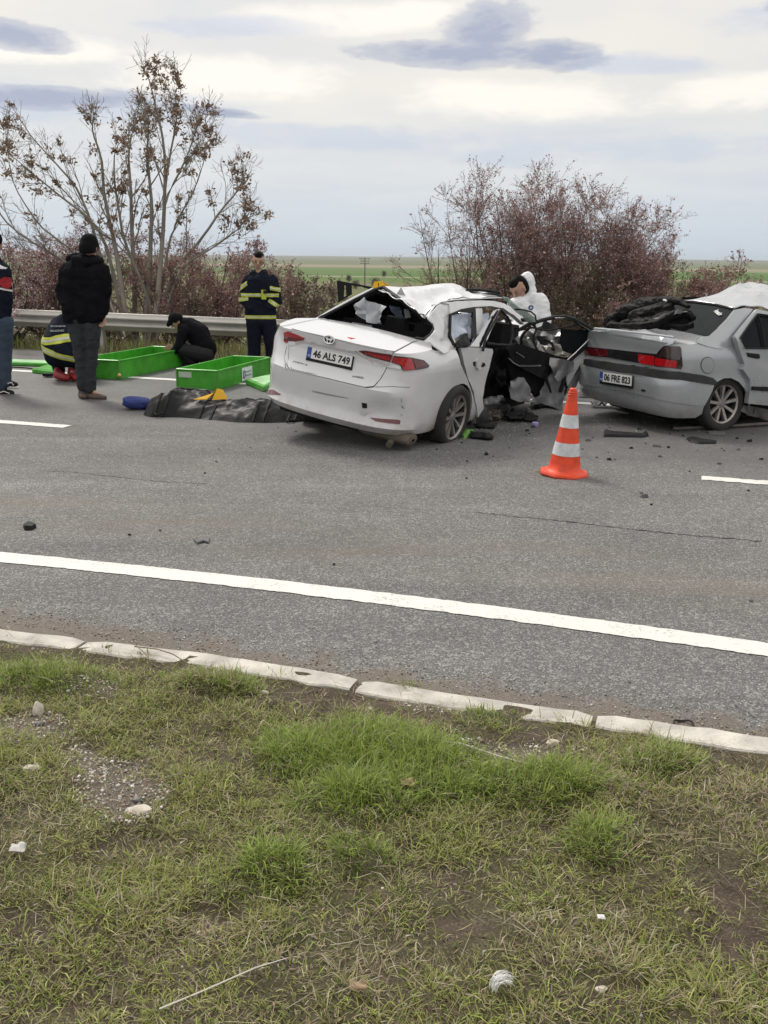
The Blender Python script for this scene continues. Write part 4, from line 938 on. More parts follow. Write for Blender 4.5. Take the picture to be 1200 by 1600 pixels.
    ibox('rear_seat', [(1.42, .62, .28), (1.42, -.62, .28), (1.90, -.62, .28), (1.90, .62, .28), (1.42, .62, .44), (1.42, -.62, .44), (1.90, -.62, .48), (1.90, .62, .48)])
    for y in (.34, 0, -.34): ibox('headrest', [(1.17, y + .13, .98), (1.17, y - .13, .98), (1.27, y - .13, .98), (1.27, y + .13, .98), (1.16, y + .10, 1.12), (1.16, y - .10, 1.12), (1.24, y - .10, 1.12), (1.24, y + .10, 1.12)])
    for y in (.38, -.34):
        ibox('front_seat', [(2.0, y + .25, .3), (2.0, y - .25, .3), (2.16, y - .25, .3), (2.16, y + .25, .3), (1.88, y + .22, .98), (1.88, y - .22, .98), (2.0, y - .22, .98), (2.0, y + .22, .98)])
        ibox('headrest', [(1.88, y + .12, .99), (1.88, y - .12, .99), (1.98, y - .12, .99), (1.98, y + .12, .99), (1.86, y + .10, 1.16), (1.86, y - .10, 1.16), (1.94, y - .10, 1.16), (1.94, y + .10, 1.16)])
    ibox('dashboard', [(2.45, .68, .45), (2.45, -.66, .45), (2.95, -.66, .45), (2.95, .68, .45), (2.5, .62, 1.12), (2.5, -.58, 1.10), (2.95, -.60, 1.06), (2.95, .64, 1.06)])
    ibox('centre_console', [(1.7, .10, .26), (1.7, -.10, .26), (2.5, -.10, .26), (2.5, .10, .26), (1.7, .09, .55), (1.7, -.09, .55), (2.5, -.09, .62), (2.5, .09, .62)])
    ibox('inner_left_side', [(.75, .80, .2), (.75, .76, .2), (3.0, .76, .2), (3.0, .80, .2), (.75, .78, .98), (.75, .74, .98), (3.0, .74, .95), (3.0, .78, .95)])
    for pts in ([(.86, .70, .98), (1.45, .52, 1.28), (2.35, .52, 1.30), (2.75, .68, .97)],):
        mk('side_glass', [L(*p) for p in pts], [(0, 1, 2, 3)], GLASSD, root, smooth=False)
    st = MB(); c_ = L(2.38, .36, .86); ax = np.array(mw.to_3x3() @ Vector((.9, 0, .35))); ax /= np.linalg.norm(ax); ey_ = np.array(mw.to_3x3() @ Vector((0, 1, 0))); ey_ /= np.linalg.norm(ey_); ez_ = np.cross(ax, ey_)
    st.tube([c_ + (ey_ * math.cos(q) + ez_ * math.sin(q)) * .18 for q in np.linspace(0, 6.283, 24, endpoint=False)], .014, 7, closed=True); st.tube([c_ - ey_ * .17, c_ + ey_ * .17], .016, 6); st.build('steering_wheel', BLACKP, root)
    # brake light on the shelf, rag of plastic foil in the rear window
    q = MB(); q.hexa([cx_(A1(*p), .86) for p in ((556, 322), (676, 345), (674, 352), (552, 330))] + [cx_(A1(*p), .98) for p in ((566, 312), (682, 332), (680, 340), (564, 320))]); q.build('high_brake_light', M('dark_grey_plastic', (.06, .06, .065), .5), root)
    FOIL = M('milky_foil', (.62, .64, .68), .4, var=.1, bump=.3, bscale=40, alpha=.55)
    sheet('plastic_foil', cropA([(585, 215), (622, 165), (640, 185), (690, 200), (752, 222), (735, 260), (722, 326), (690, 320), (660, 310), (612, 290), (578, 250)]), Px(1.02), FOIL, root, th=.003, res=.035, amp=.09, freq=9, seed=2)
    sheet('plastic_foil', cropA([(780, 215), (845, 225), (862, 300), (840, 310), (790, 250)]), Px(1.25), M('blue_cloth_dark', (.07, .09, .13), .8), root, th=.003, res=.04, amp=.05, freq=9, seed=4)
    sheet('torn_lining', cropA([(862, 235), (890, 240), (902, 285), (872, 290)]), Px(1.2), M('grey_felt', (.16, .16, .17), .9), root, th=.004, res=.04, amp=.05, freq=9, seed=5)
    # side frames: roof rail, B pillar, A pillar
    off = lambda k: (Pt[0] + Pt[1] * k, Pt[1])
    sheet('roof_rail', cropB([(196, 198), (300, 188), (420, 184), (500, 188), (560, 206), (622, 246), (690, 318), (668, 322), (606, 268), (548, 232), (480, 218), (380, 222), (300, 236), (240, 262), (232, 206)]), off(.012), WHITE, root, th=.04, res=.05, amp=.008, freq=5, seed=6)
    sheet('window_trim', cropB([(240, 262), (300, 238), (380, 226), (388, 240), (394, 395), (370, 410), (372, 256), (300, 250), (248, 272), (244, 390), (268, 440), (258, 448), (236, 395)]), off(.026), BLACKP, root, th=.02, res=.05)
    sheet('pillar', cropB([(388, 232), (425, 232), (432, 300), (430, 400), (400, 440), (392, 395)]), off(.004), WHITE, root, th=.05, res=.05)
    sheet('airbag', cropB([(238, 275), (290, 262), (358, 258), (366, 330), (366, 405), (330, 412), (300, 430), (262, 436), (250, 385)]), off(-.05), CLOTHW, root, th=.02, res=.025, amp=.06, freq=7, seed=7)
    sheet('airbag', cropB([(432, 262), (448, 262), (470, 320), (440, 372), (415, 400), (426, 330)]), off(-.09), CLOTHW, root, th=.02, res=.03, amp=.05, freq=7, seed=8)
    sheet('door_trim', cropB([(264, 440), (300, 400), (330, 374), (342, 378), (346, 400), (362, 412), (350, 452), (300, 458), (272, 458)]), off(.03), BLACKP, root, th=.05, res=.04, amp=.03, freq=9, seed=9)
    # --- rear door bent outwards
    Pd = plane_of(L(1.42, -.87, .3), L(2.05, -1.00, .3), L(1.42, -.86, .95))
    dr = sheet('rear_door', cropB([(300, 470), (340, 458), (420, 464), (488, 470), (491, 488), (470, 580), (440, 690), (428, 752), (438, 820), (402, 872), (394, 800), (376, 722), (340, 632), (318, 560)]), Pd, WHITE, root, th=.05, res=.05, amp=.018, freq=3.2, seed=10)
    sheet('door_edge', cropB([(266, 452), (300, 468), (320, 560), (344, 634), (380, 724), (398, 800), (404, 872), (388, 872), (372, 760), (338, 660), (296, 570)]), (Pd[0] - Pd[1] * .03, Pd[1]), SEAM, dr, th=.03, res=.05)
    hd = sheet('handle_hole', cropB([(370, 548), (392, 540), (440, 552), (446, 568), (430, 576), (376, 570)]), (Pd[0] + Pd[1] * .012, Pd[1]), SEAM, dr, th=.01, res=.04)
    sheet('handle_bracket', cropB([(395, 545), (410, 528), (425, 545), (422, 585), (404, 590), (394, 575)]), (Pd[0] + Pd[1] * .03, Pd[1]), M('light_grey_plastic', (.55, .55, .55), .5), dr, th=.02, res=.03, amp=.02, freq=14, seed=2)
    Pf = plane_of(L(1.50, -.88, .95), L(2.0, -.98, .95), L(1.9, -.78, 1.30))
    sheet('door_frame', cropB([(352, 454), (372, 432), (440, 340), (505, 240), (532, 234), (520, 280), (470, 380), (440, 440), (424, 458)]), Pf, CHROME, dr, th=.03, res=.05, amp=.01, freq=6, seed=3)
    Pf2 = (Pf[0] + Pf[1] * .02, Pf[1]); g = MB(); g.tube([PL(*p, *Pf2) for p in cropB([(430, 480), (446, 400), (490, 320), (532, 240), (575, 285), (600, 340), (603, 385), (590, 448), (520, 446), (452, 436)])], .013, 7); g.build('window_rubber', BLACKP, dr)
    # --- front door swung wide open, inside facing the tail
    H_ = L(2.3, -.82, .95); K_ = np.array((2.21, 10.19, .80)); Q_ = plane_of(H_, K_, H_ + np.array([.02, .0, 1.0]))
    dq = lambda k: (Q_[0] + Q_[1] * k, Q_[1])
    fd = sheet('front_door', cropB([(575, 470), (625, 440), (740, 470), (850, 508), (905, 520), (960, 520), (990, 545), (950, 640), (925, 690), (905, 760), (896, 826), (840, 812), (760, 770), (700, 700), (600, 640), (570, 560)]), dq(-.06), INTER, root, th=.05, res=.06, amp=.03, freq=4, seed=11)
    sheet('door_skin', cropB([(950, 525), (1085, 412), (1098, 392), (1092, 430), (1004, 545), (958, 640), (928, 690), (920, 640), (940, 580)]), dq(-.03), WHITE, fd, th=.03, res=.05, amp=.02, freq=5, seed=13)
    tp = sheet('trim_panel', cropB([(572, 472), (622, 436), (700, 458), (850, 512), (828, 560), (806, 640), (772, 642), (690, 600), (600, 545)]), dq(.0), INTER, fd, th=.05, res=.05, amp=.012, freq=5, seed=12)
    sheet('armrest', cropB([(585, 520), (640, 562), (772, 562), (800, 575), (770, 640), (690, 600), (600, 545)]), dq(.03), BLACKP, tp, th=.05, res=.05)
    t_ = MB(); t_.tube([PL(*p, *dq(.045)) for p in cropB([(578, 522), (610, 552), (640, 568), (700, 570), (768, 568)])], .006, 6); t_.build('trim_strip', CHROME, tp)
    t_ = MB(); t_.tube([PL(*p, *dq(.03)) for p in cropB([(622, 488), (640, 500), (660, 512), (672, 520)])], .009, 6); t_.build('inner_handle', CHROME, tp)
    t_ = MB(); t_.tube([PL(*p, *dq(.01)) for p in cropB([(640, 358), (700, 325), (780, 300), (850, 284), (910, 282), (965, 298), (1030, 338), (1095, 385)])], [.02, .02, .02, .02, .024, .026, .028, .03], 8); t_.tube([PL(*p, *dq(.0)) for p in cropB([(1100, 380), (1060, 430), (980, 500), (935, 540), (910, 600), (900, 660), (884, 722)])], .022, 8); t_.build('door_frame', BLACKP, fd)
    t_ = MB(); t_.tube([PL(*p, *dq(.035)) for p in cropB([(850, 290), (910, 288), (965, 304), (1030, 345), (1080, 378), (1040, 425), (975, 490), (925, 535)])], .007, 6); t_.build('frame_trim', CHROME, fd)
    t_ = MB(); t_.tube([PL(*p, *dq(.03)) for p in cropB([(640, 362), (720, 345), (800, 362), (900, 345), (985, 328)])], .009, 6); t_.build('torn_rubber', BLACKP, fd); t_ = MB(); t_.tube([PL(*p, *dq(.04)) for p in cropB([(790, 640), (815, 690), (828, 725), (808, 660), (800, 620)])], .012, 6); t_.build('torn_rubber', BLACKP, fd)
    sheet('door_glass', cropB([(888, 352), (1066, 362), (1078, 384), (1040, 428), (965, 505), (900, 482), (880, 430)]), dq(-.02), GLASSD, fd, th=.005, res=.2)
    SIL = M('crushed_metal', (.26, .26, .265), .42, .55, var=.25, scale=6, bump=.2); PLA = M('translucent_plastic', (.20, .205, .21), .35, var=.2, scale=9, coat=.4); DG = M('dark_grey_metal', (.09, .09, .095), .3, .4, var=.3, scale=5, coat=.3)
    for nm, px, k_, mt, am, sd_ in (('crushed_panel', [(830, 520), (900, 530), (965, 545), (960, 600), (905, 640), (870, 660), (840, 620), (815, 560)], .05, SIL, .05, 21), ('crushed_panel', [(840, 610), (900, 640), (915, 700), (900, 800), (880, 826), (780, 790), (710, 780), (760, 740), (790, 680)], .0, PLA, .07, 22), ('door_liner', [(600, 660), (640, 634), (680, 640), (700, 690), (715, 745), (700, 780), (640, 780), (598, 762), (590, 710)], .03, PLA, .06, 23), ('crushed_panel', [(965, 560), (1010, 545), (1000, 620), (960, 660), (950, 700), (930, 690), (945, 640)], -.1, DG, .05, 24), ('crushed_panel', [(1000, 600), (1004, 650), (975, 690), (935, 720), (905, 760), (915, 700), (945, 650)], -.05, SIL, .04, 25)):
        sheet(nm, cropB(px), dq(k_), mt, fd, th=.006, res=.04, amp=am, freq=7, seed=sd_)
    # --- crushed front: dashboard innards, bonnet, wing, hoses
    Pc = plane_of(L(2.75, -.5, .9), L(2.75, .5, .9), L(2.85, 0, 1.4)); dc = lambda k: (Pc[0] + Pc[1] * k, Pc[1])
    sheet('torn_firewall', cropB([(640, 400), (690, 362), (740, 366), (742, 430), (735, 470), (690, 465), (650, 455), (625, 430)]), dc(-.1), SIL, root, th=.006, res=.035, amp=.10, freq=9, seed=31)
    sheet('crushed_bonnet', cropB([(740, 400), (750, 345), (800, 305), (850, 330), (900, 370), (922, 410), (905, 450), (860, 440), (800, 452), (760, 440)]), dc(-.45), DG, root, th=.006, res=.04, amp=.16, freq=4, seed=32)
    sheet('crushed_wing', cropB([(760, 452), (830, 440), (870, 450), (900, 448), (936, 490), (920, 515), (850, 505), (790, 490)]), dc(-.35), M('pale_plastic', (.52, .50, .46), .55, var=.2, scale=9), root, th=.012, res=.035, amp=.16, freq=9, seed=33)
    for i, (x0, y0, x1, y1, k_) in enumerate(((725, 330, 745, 470, .05), (700, 350, 640, 440, .0), (560, 300, 620, 440, .0), (590, 300, 640, 360, .1), (860, 460, 800, 430, -.3), (650, 280, 740, 340, .1))):
        t_ = MB(); a, b = PL(*cropB([(x0, y0)])[0], *dc(k_)), PL(*cropB([(x1, y1)])[0], *dc(k_)); t_.tube([a + (b - a) * s_ + np.array([.02 * math.sin(7 * s_ + i), 0, .03 * math.sin(4 * s_ + i)]) for s_ in np.linspace(0, 1, 9)], .012 + .004 * (i % 3), 6); t_.build('hose', BLACKP, root)
    ibox('engine_block', [(2.95, .65, .2), (2.95, -.65, .2), (3.5, -.55, .2), (3.5, .6, .2), (2.95, .6, .80), (2.95, -.6, .78), (3.45, -.5, .72), (3.45, .55, .75)], M('oily_metal', (.04, .04, .042), .6, .4, var=.5, bump=.5))
    mk('crushed_bonnet', *crumple_grid([L(2.85, .72, .98), L(2.85, -.70, .95), L(3.55, -.60, .92), L(3.55, .68, 1.0)], 18, .12, 5, 41), WHITE, root)
    mk('crushed_wing', *crumple_grid([L(2.8, .80, .25), L(2.8, .78, .95), L(3.55, .72, .95), L(3.6, .74, .25)], 14, .07, 5, 42), WHITE, root)
    mk('crushed_wing', *crumple_grid([L(2.85, -.76, .25), L(2.85, -.72, .9), L(3.55, -.62, .9), L(3.6, -.66, .25)], 14, .09, 5, 43), DG, root)
    mk('crushed_nose', *crumple_grid([L(3.58, .7, .25), L(3.52, .66, .92), L(3.52, -.6, .9), L(3.6, -.62, .25)], 16, .12, 6, 44), DG, root)
    # windscreen: laminated green remnant folded over the right pillar
    Pw = plane_of(L(2.35, -.58, 1.30), L(2.85, -.66, 1.0), L(2.3, .4, 1.32))
    sheet('windscreen', cropB([(545, 163), (590, 188), (640, 218), (700, 252), (738, 274), (742, 302), (726, 316), (696, 318), (640, 270), (575, 215)]), (Pw[0] + Pw[1] * .05, Pw[1]), GLASSG, root, th=.006, res=.04, amp=.05, freq=5, seed=51)
    t_ = MB(); t_.tube([PL(*p, Pw[0] + Pw[1] * .06, Pw[1]) for p in cropB([(618, 238), (660, 238), (712, 252), (736, 272), (742, 304)])], .008, 6); t_.build('windscreen_rubber', BLACKP, root)
    bb = MB(); bb.tube([cx_(B1(*p), x) for p, x in (((336, 122), 2.55), ((400, 124), 2.7), ((470, 130), 2.8), ((530, 142), 2.85))], .016, 7); bb.tube([cx_(B1(*p), x) for p, x in (((340, 132), 2.5), ((420, 150), 2.6), ((500, 148), 2.7), ((548, 168), 2.75))], .012, 7); bb.build('header_trim', BLACKP, root)
    # roof fin antenna
    q = MB(); q.add([cx_(A1(*p), 1.45) for p in ((822, 148), (850, 108), (876, 156))] + [cx_(A1(*p), 1.50) for p in ((840, 146), (850, 112), (872, 152))], [(0, 1, 2), (5, 4, 3), (0, 3, 4, 1), (1, 4, 5, 2)]); q.build('roof_antenna', M('fin_grey', (.40, .40, .41), .4), roof, smooth=False)
    # left rear door open, its window frame stands above the boot
    Pl = (np.array((0, 10.35, 0)), np.array((0, -1.0, 0)))
    ld = sheet('rear_door', cropA([(472, 68), (560, 84), (690, 108), (676, 124), (620, 106), (560, 96), (562, 150), (528, 170), (482, 200)]), Pl, BLACKP, root, th=.05, res=.05, holes=[cropA([(518, 96), (528, 98), (530, 158), (514, 166)])])
    sheet('door_frame', cropA([(524, 92), (552, 88), (560, 150), (530, 164)]), (Pl[0] + np.array((0, -.02, 0)), Pl[1]), BLACKP, ld, th=.02, res=.1)
    mk('door_panel', *crumple_grid([np.array((-.62, 10.35, .35)), np.array((-.62, 10.35, 1.02)), np.array((-.02, 10.38, 1.05)), np.array((-.02, 10.38, .35))], 6, .01, 3, 3), WHITE, ld)
    # wheels, exhaust, under-body
    axr = np.array(mw.to_3x3() @ Vector((0, -1, 0))); axr /= np.linalg.norm(axr)
    cr_ = G(703, 690) + np.array([-.01, .09, .222]); wheel('wheel', root, cr_ - axr * .02, axr, .292, .200, .20, .004, 'twin')
    cl_ = G(492, 662) + np.array([.02, .17, .275]); wheel('wheel', root, cl_, np.array([-axr[0], -axr[1], 0]), .295, .205, .20, .004, 'twin')
    wheel('wheel', root, L(3.15, .68, .30) * np.array([1, 1, 0]) + np.array([0, 0, .28]), np.array([-axr[0], -axr[1], 0]), .295, .205, .20, .004, 'twin')
    ex = MB(); c0 = PL(*A1(770, 962), *plane_of(L(.30, 0, 0), L(.30, 1, 0), L(.30, 0, 1)))
    M4 = Matrix.Translation(c0) @ mw.to_3x3().normalized().to_4x4() @ Matrix.Rotation(R(90), 4, 'X')
    ex.lathe([(.02, -.26), (.075, -.25), (.088, -.22), (.088, .22), (.075, .25), (.02, .26)], 18, M4 @ Matrix.Diagonal((1.2, .62, 1, 1)), False); ex.tube([c0 + np.array(mw.to_3x3() @ Vector((-.05, -.1, -.02))), c0 + np.array(mw.to_3x3() @ Vector((-.17, -.12, -.055)))], .028, 10); ex.build('exhaust', MUD, root)
    ub = MB(); ub.hexa([L(*p) for p in ((.25, .62, .16), (.25, -.55, .16), (.9, -.55, .14), (.9, .62, .14), (.2, .66, .30), (.2, -.66, .30), (.9, -.6, .34), (.9, .6, .34))]); ub.build('underbody', SEAM, root, smooth=False)
    ub = MB(); ub.hexa([L(*p) for p in ((.9, .62, .14), (.9, -.62, .14), (3.3, -.7, .14), (3.3, .7, .14), (.9, .6, .24), (.9, -.6, .24), (3.3, -.7, .22), (3.3, .7, .22))]); ub.build('underbody', SEAM, root, smooth=False)
    sill = sheet('sill', cropB([(340, 880), (400, 876), (430, 800), (520, 790), (600, 800), (600, 830), (520, 850), (420, 900), (345, 912)]), plane_of(L(1.4, -.82, .2), L(2.4, -.82, .2), L(1.4, -.82, .6)), DG, root, th=.03, res=.05, amp=.06, freq=6, seed=61)
    sheet('floor_carpet', cropB([(440, 742), (500, 470), (590, 470), (575, 560), (600, 650), (590, 760), (520, 790), (430, 800)]), plane_of(L(1.6, -.66, .2), L(2.4, -.66, .2), L(1.6, -.66, .6)), INTER, root, th=.02, res=.05, amp=.12, freq=5, seed=62)
    for i, (px, mt) in enumerate((([(520, 600), (580, 590), (590, 640), (560, 700), (510, 690)], INTER), ([(430, 770), (540, 740), (560, 770), (520, 800), (440, 800)], PLA), ([(590, 610), (640, 600), (650, 640), (610, 650)], DG), ([(440, 840), (500, 830), (535, 850), (530, 890), (470, 885)], MUD))):
        sheet('torn_trim', cropB(px), plane_of(L(1.7, -.74 - .02 * i, .2), L(2.4, -.76 - .02 * i, .2), L(1.7, -.74 - .02 * i, .6)), mt, root, th=.008, res=.035, amp=.09, freq=10, seed=70 + i)
    return root, mw, sh

def crumple_grid(c, n, amp, freq, seed):
    a, b, c_, d = (np.asarray(p, float) for p in c); V = []; nn = np.cross(b - a, d - a); nn /= np.linalg.norm(nn)
    for i in range(n + 1):
        for j in range(n + 1):
            u, v = i / n, j / n; p = (a * (1 - u) + b * u) * (1 - v) + (d * (1 - u) + c_ * u) * v; q = Vector(p) * freq + Vector((seed, seed * 2.3, 0))
            V.append(p + nn * amp * (abs(noise.noise(q)) * 1.8 - .4 + .5 * noise.noise(q * 2.1)))
    return V, [(i * (n + 1) + j, i * (n + 1) + j + 1, (i + 1) * (n + 1) + j + 1, (i + 1) * (n + 1) + j) for i in range(n) for j in range(n)]

car1, MW1, SH1 = white_car()
# ================================================================= silver saloon
def silver_car():
    mw = car_matrix((2.347, 9.577, -.039), R(27.0), R(1.9), .97)
    root = empty('wrecked_car', mw); tag(root, 'wrecked silver saloon with tinted rear window and number plate 06 FRE 823', 'car')
    L = lambda x, y, z: LOC(mw, (x, y, z))
    SIL = paint('silver_metallic_paint', (.405, .425, .45), dirt=(.20, .175, .145), low=.12, high=.52, metal=.40, rough=.27)
    def ex_(t, z): return .010 * noise.noise(Vector((t * 3, z * 3, 9))) * (1 if t > .9 else .2)
    sh = Shell(mw, [(0, 0), (.006, -.25), (.022, -.48), (.05, -.63), (.11, -.725), (.22, -.775), (.40, -.795), (.7, -.81), (1.2, -.82), (2.2, -.825), (3.2, -.815), (3.7, -.78)],
               [(.16, -.09), (.22, -.02), (.26, .03), (.32, .05), (.44, .058), (.475, .060), (.49, .062), (.588, .058), (.602, .03), (.614, -.004), (.64, -.010), (.74, -.018), (.83, -.024), (.90, -.020), (.93, -.008), (.955, -.004), (.97, -.02), (1.02, -.08)],
               [(.16, -.04), (.24, .0), (.40, .012), (.50, .014), (.565, .010), (.60, .004), (.75, .008), (.84, .002), (.90, -.018), (.95, -.04), (1.02, -.09)], (.50, .85), ex_)
    deckz = lambda x, y: .955 + .035 * min(1, max(0, (x - .02) / .6)) - .03 * (abs(y) / .75) ** 2
    XW, ZW = .80, .27                                              # rear wheel arch centre
    tw = float(np.interp(XW, sh.q[:, 0], sh.L)); tl = 2.9
    gap = sh.poly(cropC([(1098, 770), (1092, 650), (1052, 565), (1020, 500), (1000, 430), (1004, 402)]))
    ac = sh.inv(*cropC([(1000, 770)])[0])
    tw = ac[0]; ZW = .27
    top = []
    for t in np.arange(-1.25, 1.0, .05):
        p = sh.local(t, .95); top.append((t, deckz(p[0], p[1])))
    archR = sh.poly(cropC([(812, 850), (826, 800), (846, 762), (868, 715), (884, 684), (906, 660), (940, 642), (985, 640), (1030, 662), (1066, 705), (1088, 765), (1092, 820)]))
    archL = [(-tw + .33 * math.cos(a), ZW + .33 * math.sin(a)) for a in np.linspace(math.pi, 0, 16)]
    gap2 = [g for g in gap if g[1] > ZW + .12 or g[0] > tw + .34]
    poly = [(-tl, .20), (-tw - .36, .20)] + archL + [(-tw + .36, .215), (-.4, .215), (.4, .215), (archR[0][0] - .06, .215)] + archR + [(archR[-1][0] + .012, .22)] + gap2 + [(gap[-1][0], .93)] + top[::-1] + [(-tl, .92)]
    body = patch('body', poly, sh, SIL, root, res=.055, th=.02)
    for sgn in (1, -1):
        v = [L(XW + .335 * math.cos(a), -sgn * yy, .27 + .335 * math.sin(a)) for a in np.linspace(-.2, math.pi + .2, 18) for yy in (.79, .45)]
        f = [(2 * i, 2 * i + 1, 2 * i + 3, 2 * i + 2) for i in range(17)]; f.append(tuple(range(1, 36, 2))); mk('wheel_well', v, f, SEAM, root)
    dk = lambda x, y: np.array(L(x, y, deckz(x, y)))
    rim = []
    for t in np.arange(-1.25, 1.26, .05):
        p = sh.local(t, deckz(*sh.local(t, .95)[:2])); rim.append((float(p[0]), float(p[1])))
    patch('boot_deck', rim + [(.72, -.58), (.64, -.50), (.62, 0), (.64, .50), (.72, .58)], dk, SIL, root, res=.07, th=.015)
    # boot lid face with its spoiler lip
    lid = sh.poly(cropC([(170, 362), (300, 372), (470, 390), (655, 412), (640, 440), (590, 452), (556, 500), (440, 488), (300, 472), (150, 452)]))
    boot = patch('boot_lid', lid, sh, SIL, root, res=.05, off=.006, th=.014)
    lip = MB(); lp = [sh.inv(*p) for p in cropC([(182, 352), (300, 362), (420, 376), (540, 390), (648, 404)])]
    lip.tube([sh(t, z + .004) for t, z in lp], .012, 8); lip.build('boot_lip', SIL, boot)
    # lamp band
    band = patch('lamp_band', sh.poly(cropC([(150, 452), (300, 472), (440, 488), (556, 500), (548, 560), (440, 550), (260, 518), (140, 502)])), sh, M('smoked_band', (.014, .013, .014), .18, coat=1.0, var=.3), root, res=.05, off=.008, th=.012)
    patch('tail_light', sh.poly(cropC([(150, 458), (262, 474), (262, 514), (146, 498)])), sh, REDD, root, res=.05, off=.012, th=.006)
    patch('tail_light', sh.poly(cropC([(444, 500), (536, 512), (536, 568), (462, 556), (444, 540)])), sh, REDL, root, res=.05, off=.012, th=.006)
    lo = patch('tail_light', sh.poly(cropC([(544, 512), (566, 478), (594, 450), (684, 455), (692, 470), (700, 570), (690, 587), (620, 578), (540, 570)])), sh, SMOKE, root, res=.05, off=.012, th=.014)
    patch('lamp_strip', sh.poly(cropC([(545, 522), (600, 530), (668, 540), (664, 580), (600, 574), (542, 566)])), sh, REDL, lo, res=.05, off=.016, th=.005)
    patch('lamp_strip', sh.poly(cropC([(596, 456), (676, 460), (688, 510), (684, 534), (600, 520), (566, 514), (574, 486)])), sh, M('smoked_amber', (.05, .028, .026), .12, coat=1.0, var=.3), lo, res=.05, off=.015, th=.005)
    # bumper
    bp = patch('bumper', sh.poly(cropC([(112, 560), (240, 590), (440, 622), (690, 652), (880, 684), (868, 720), (848, 760), (826, 800), (780, 800), (640, 780), (500, 748), (400, 726), (230, 694), (108, 668)])), sh, SIL, root, res=.05, off=.010, th=.02)
    sb = Shell(mw, [(0, 0), (.006, -.25), (.022, -.48), (.05, -.63), (.11, -.725), (.22, -.775), (.40, -.795), (.7, -.81), (1.2, -.82), (2.2, -.825), (3.2, -.815), (3.7, -.78)], [(.1, .074), (.9, .074)], [(.1, .028), (.9, .028)], (.50, .85))
    patch('bumper_strip', sb.poly(cropC([(122, 528), (300, 552), (480, 578), (690, 606), (820, 624), (880, 640), (904, 662), (886, 682), (800, 668), (690, 650), (440, 618), (240, 588), (114, 560)])), sb, M('faded_black_plastic', (.035, .035, .036), .6, var=.35, scale=9, bump=.2), root, res=.04, off=.0, th=.05)
    patch('tow_hole', sh.poly(cropC([(463, 704), (487, 708), (484, 722), (462, 716)])), sh, SEAM, bp, res=.05, off=.0125, th=.004)
    pcs = [sh(*sh.inv(*p)) for p in cropC([(236, 598), (430, 624), (414, 698), (226, 667)])]; n0 = plane_of(pcs[0], pcs[1], pcs[2])[1]
    lettering_plate(root, [p + n0 * .034 for p in pcs], '06 FRE 823')
    # fuel flap
    fl = sh.poly([(cropC([(845 + 37 * math.cos(a), 565 + 46 * math.sin(a))])[0]) for a in np.linspace(0, 2 * math.pi, 26, endpoint=False)])
    c0 = np.mean(fl, axis=0); patch('seam', [tuple(c0 + (np.array(p) - c0) * 1.07) for p in fl], sh, SEAM, root, res=.04, off=.002, th=.004); patch('fuel_flap', fl, sh, SIL, root, res=.04, off=.005, th=.006)
    # --- cabin
    C1 = lambda x, y: cropC([(x, y)])[0]
    Px = lambda x: plane_of(L(x, 0, 0), L(x, 1, 0), L(x, 0, 1)); cx_ = lambda p, x: PL(p[0], p[1], *Px(x))
    Pr = plane_of(L(.66, -.5, .985), L(.66, .5, .985), L(1.22, 0, 1.33)); pr = lambda k: (Pr[0] + Pr[1] * k, Pr[1])
    rw = sheet('rear_window', cropC([(852, 391), (800, 388), (600, 372), (430, 352), (520, 280), (640, 205), (706, 192), (770, 196), (900, 214), (1000, 240), (960, 292)]), pr(0), GLASSD, root, th=.006, res=.3)
    g = MB(); g.tube([PL(*p, *pr(.004)) for p in cropC([(430, 352), (520, 280), (640, 205), (706, 191), (770, 195), (900, 212), (1003, 238), (964, 290), (904, 350), (855, 393), (700, 382), (560, 366)])], .013, 6, closed=True); g.build('window_rubber', BLACKP, rw)
    text('window_sticker', 'Amatör', PL(*C1(910, 256), *pr(.012)), PL(*C1(938, 276), *pr(.012)) - PL(*C1(885, 232), *pr(.012)), PL(*C1(905, 235), *pr(.01)) - PL(*C1(900, 270), *pr(.01)), .05, PLATEW, rw, wide=.15, depth=.001, bold=.02)
    # roof sheet, buckled
    net = [[(C1(660, 196), 1.20, .0), (C1(820, 168), 1.40, 0), (C1(965, 142), 1.75, 0), (C1(1010, 104), 2.2, 0), (C1(1035, 92), 2.5, 0), (C1(1100, 90), 2.8, 0)], [(C1(760, 190), 1.18, 0), (C1(900, 175), 1.36, 0), (C1(1010, 150), 1.6, 0), (C1(1060, 150), 1.9, 0), (C1(1130, 128), 2.2, 0), (C1(1220, 110), 2.5, 0)], [(C1(880, 207), 1.17, 0), (C1(970, 195), 1.32, 0), (C1(1060, 180), 1.5, 0), (C1(1140, 160), 1.7, 0), (C1(1240, 150), 2.0, 0), (C1(1340, 140), 2.3, 0)], [(C1(1003, 236), 1.16, 0), (C1(1060, 226), 1.26, 0), (C1(1130, 232), 1.40, 0), (C1(1220, 250), 1.58, 0), (C1(1330, 255), 1.85, 0), (C1(1440, 262), 2.15, 0)]]
    N = np.array([[cx_(p, x) for p, x, _ in r_] for r_ in net]); lf = N[0] + np.array(mw.to_3x3() @ Vector((.02, .35, -.16))); N = np.concatenate([lf[None], N]); ni, nj = N.shape[:2]; up_ = 7; V = []; nu, nv = (ni - 1) * up_ + 1, (nj - 1) * up_ + 1
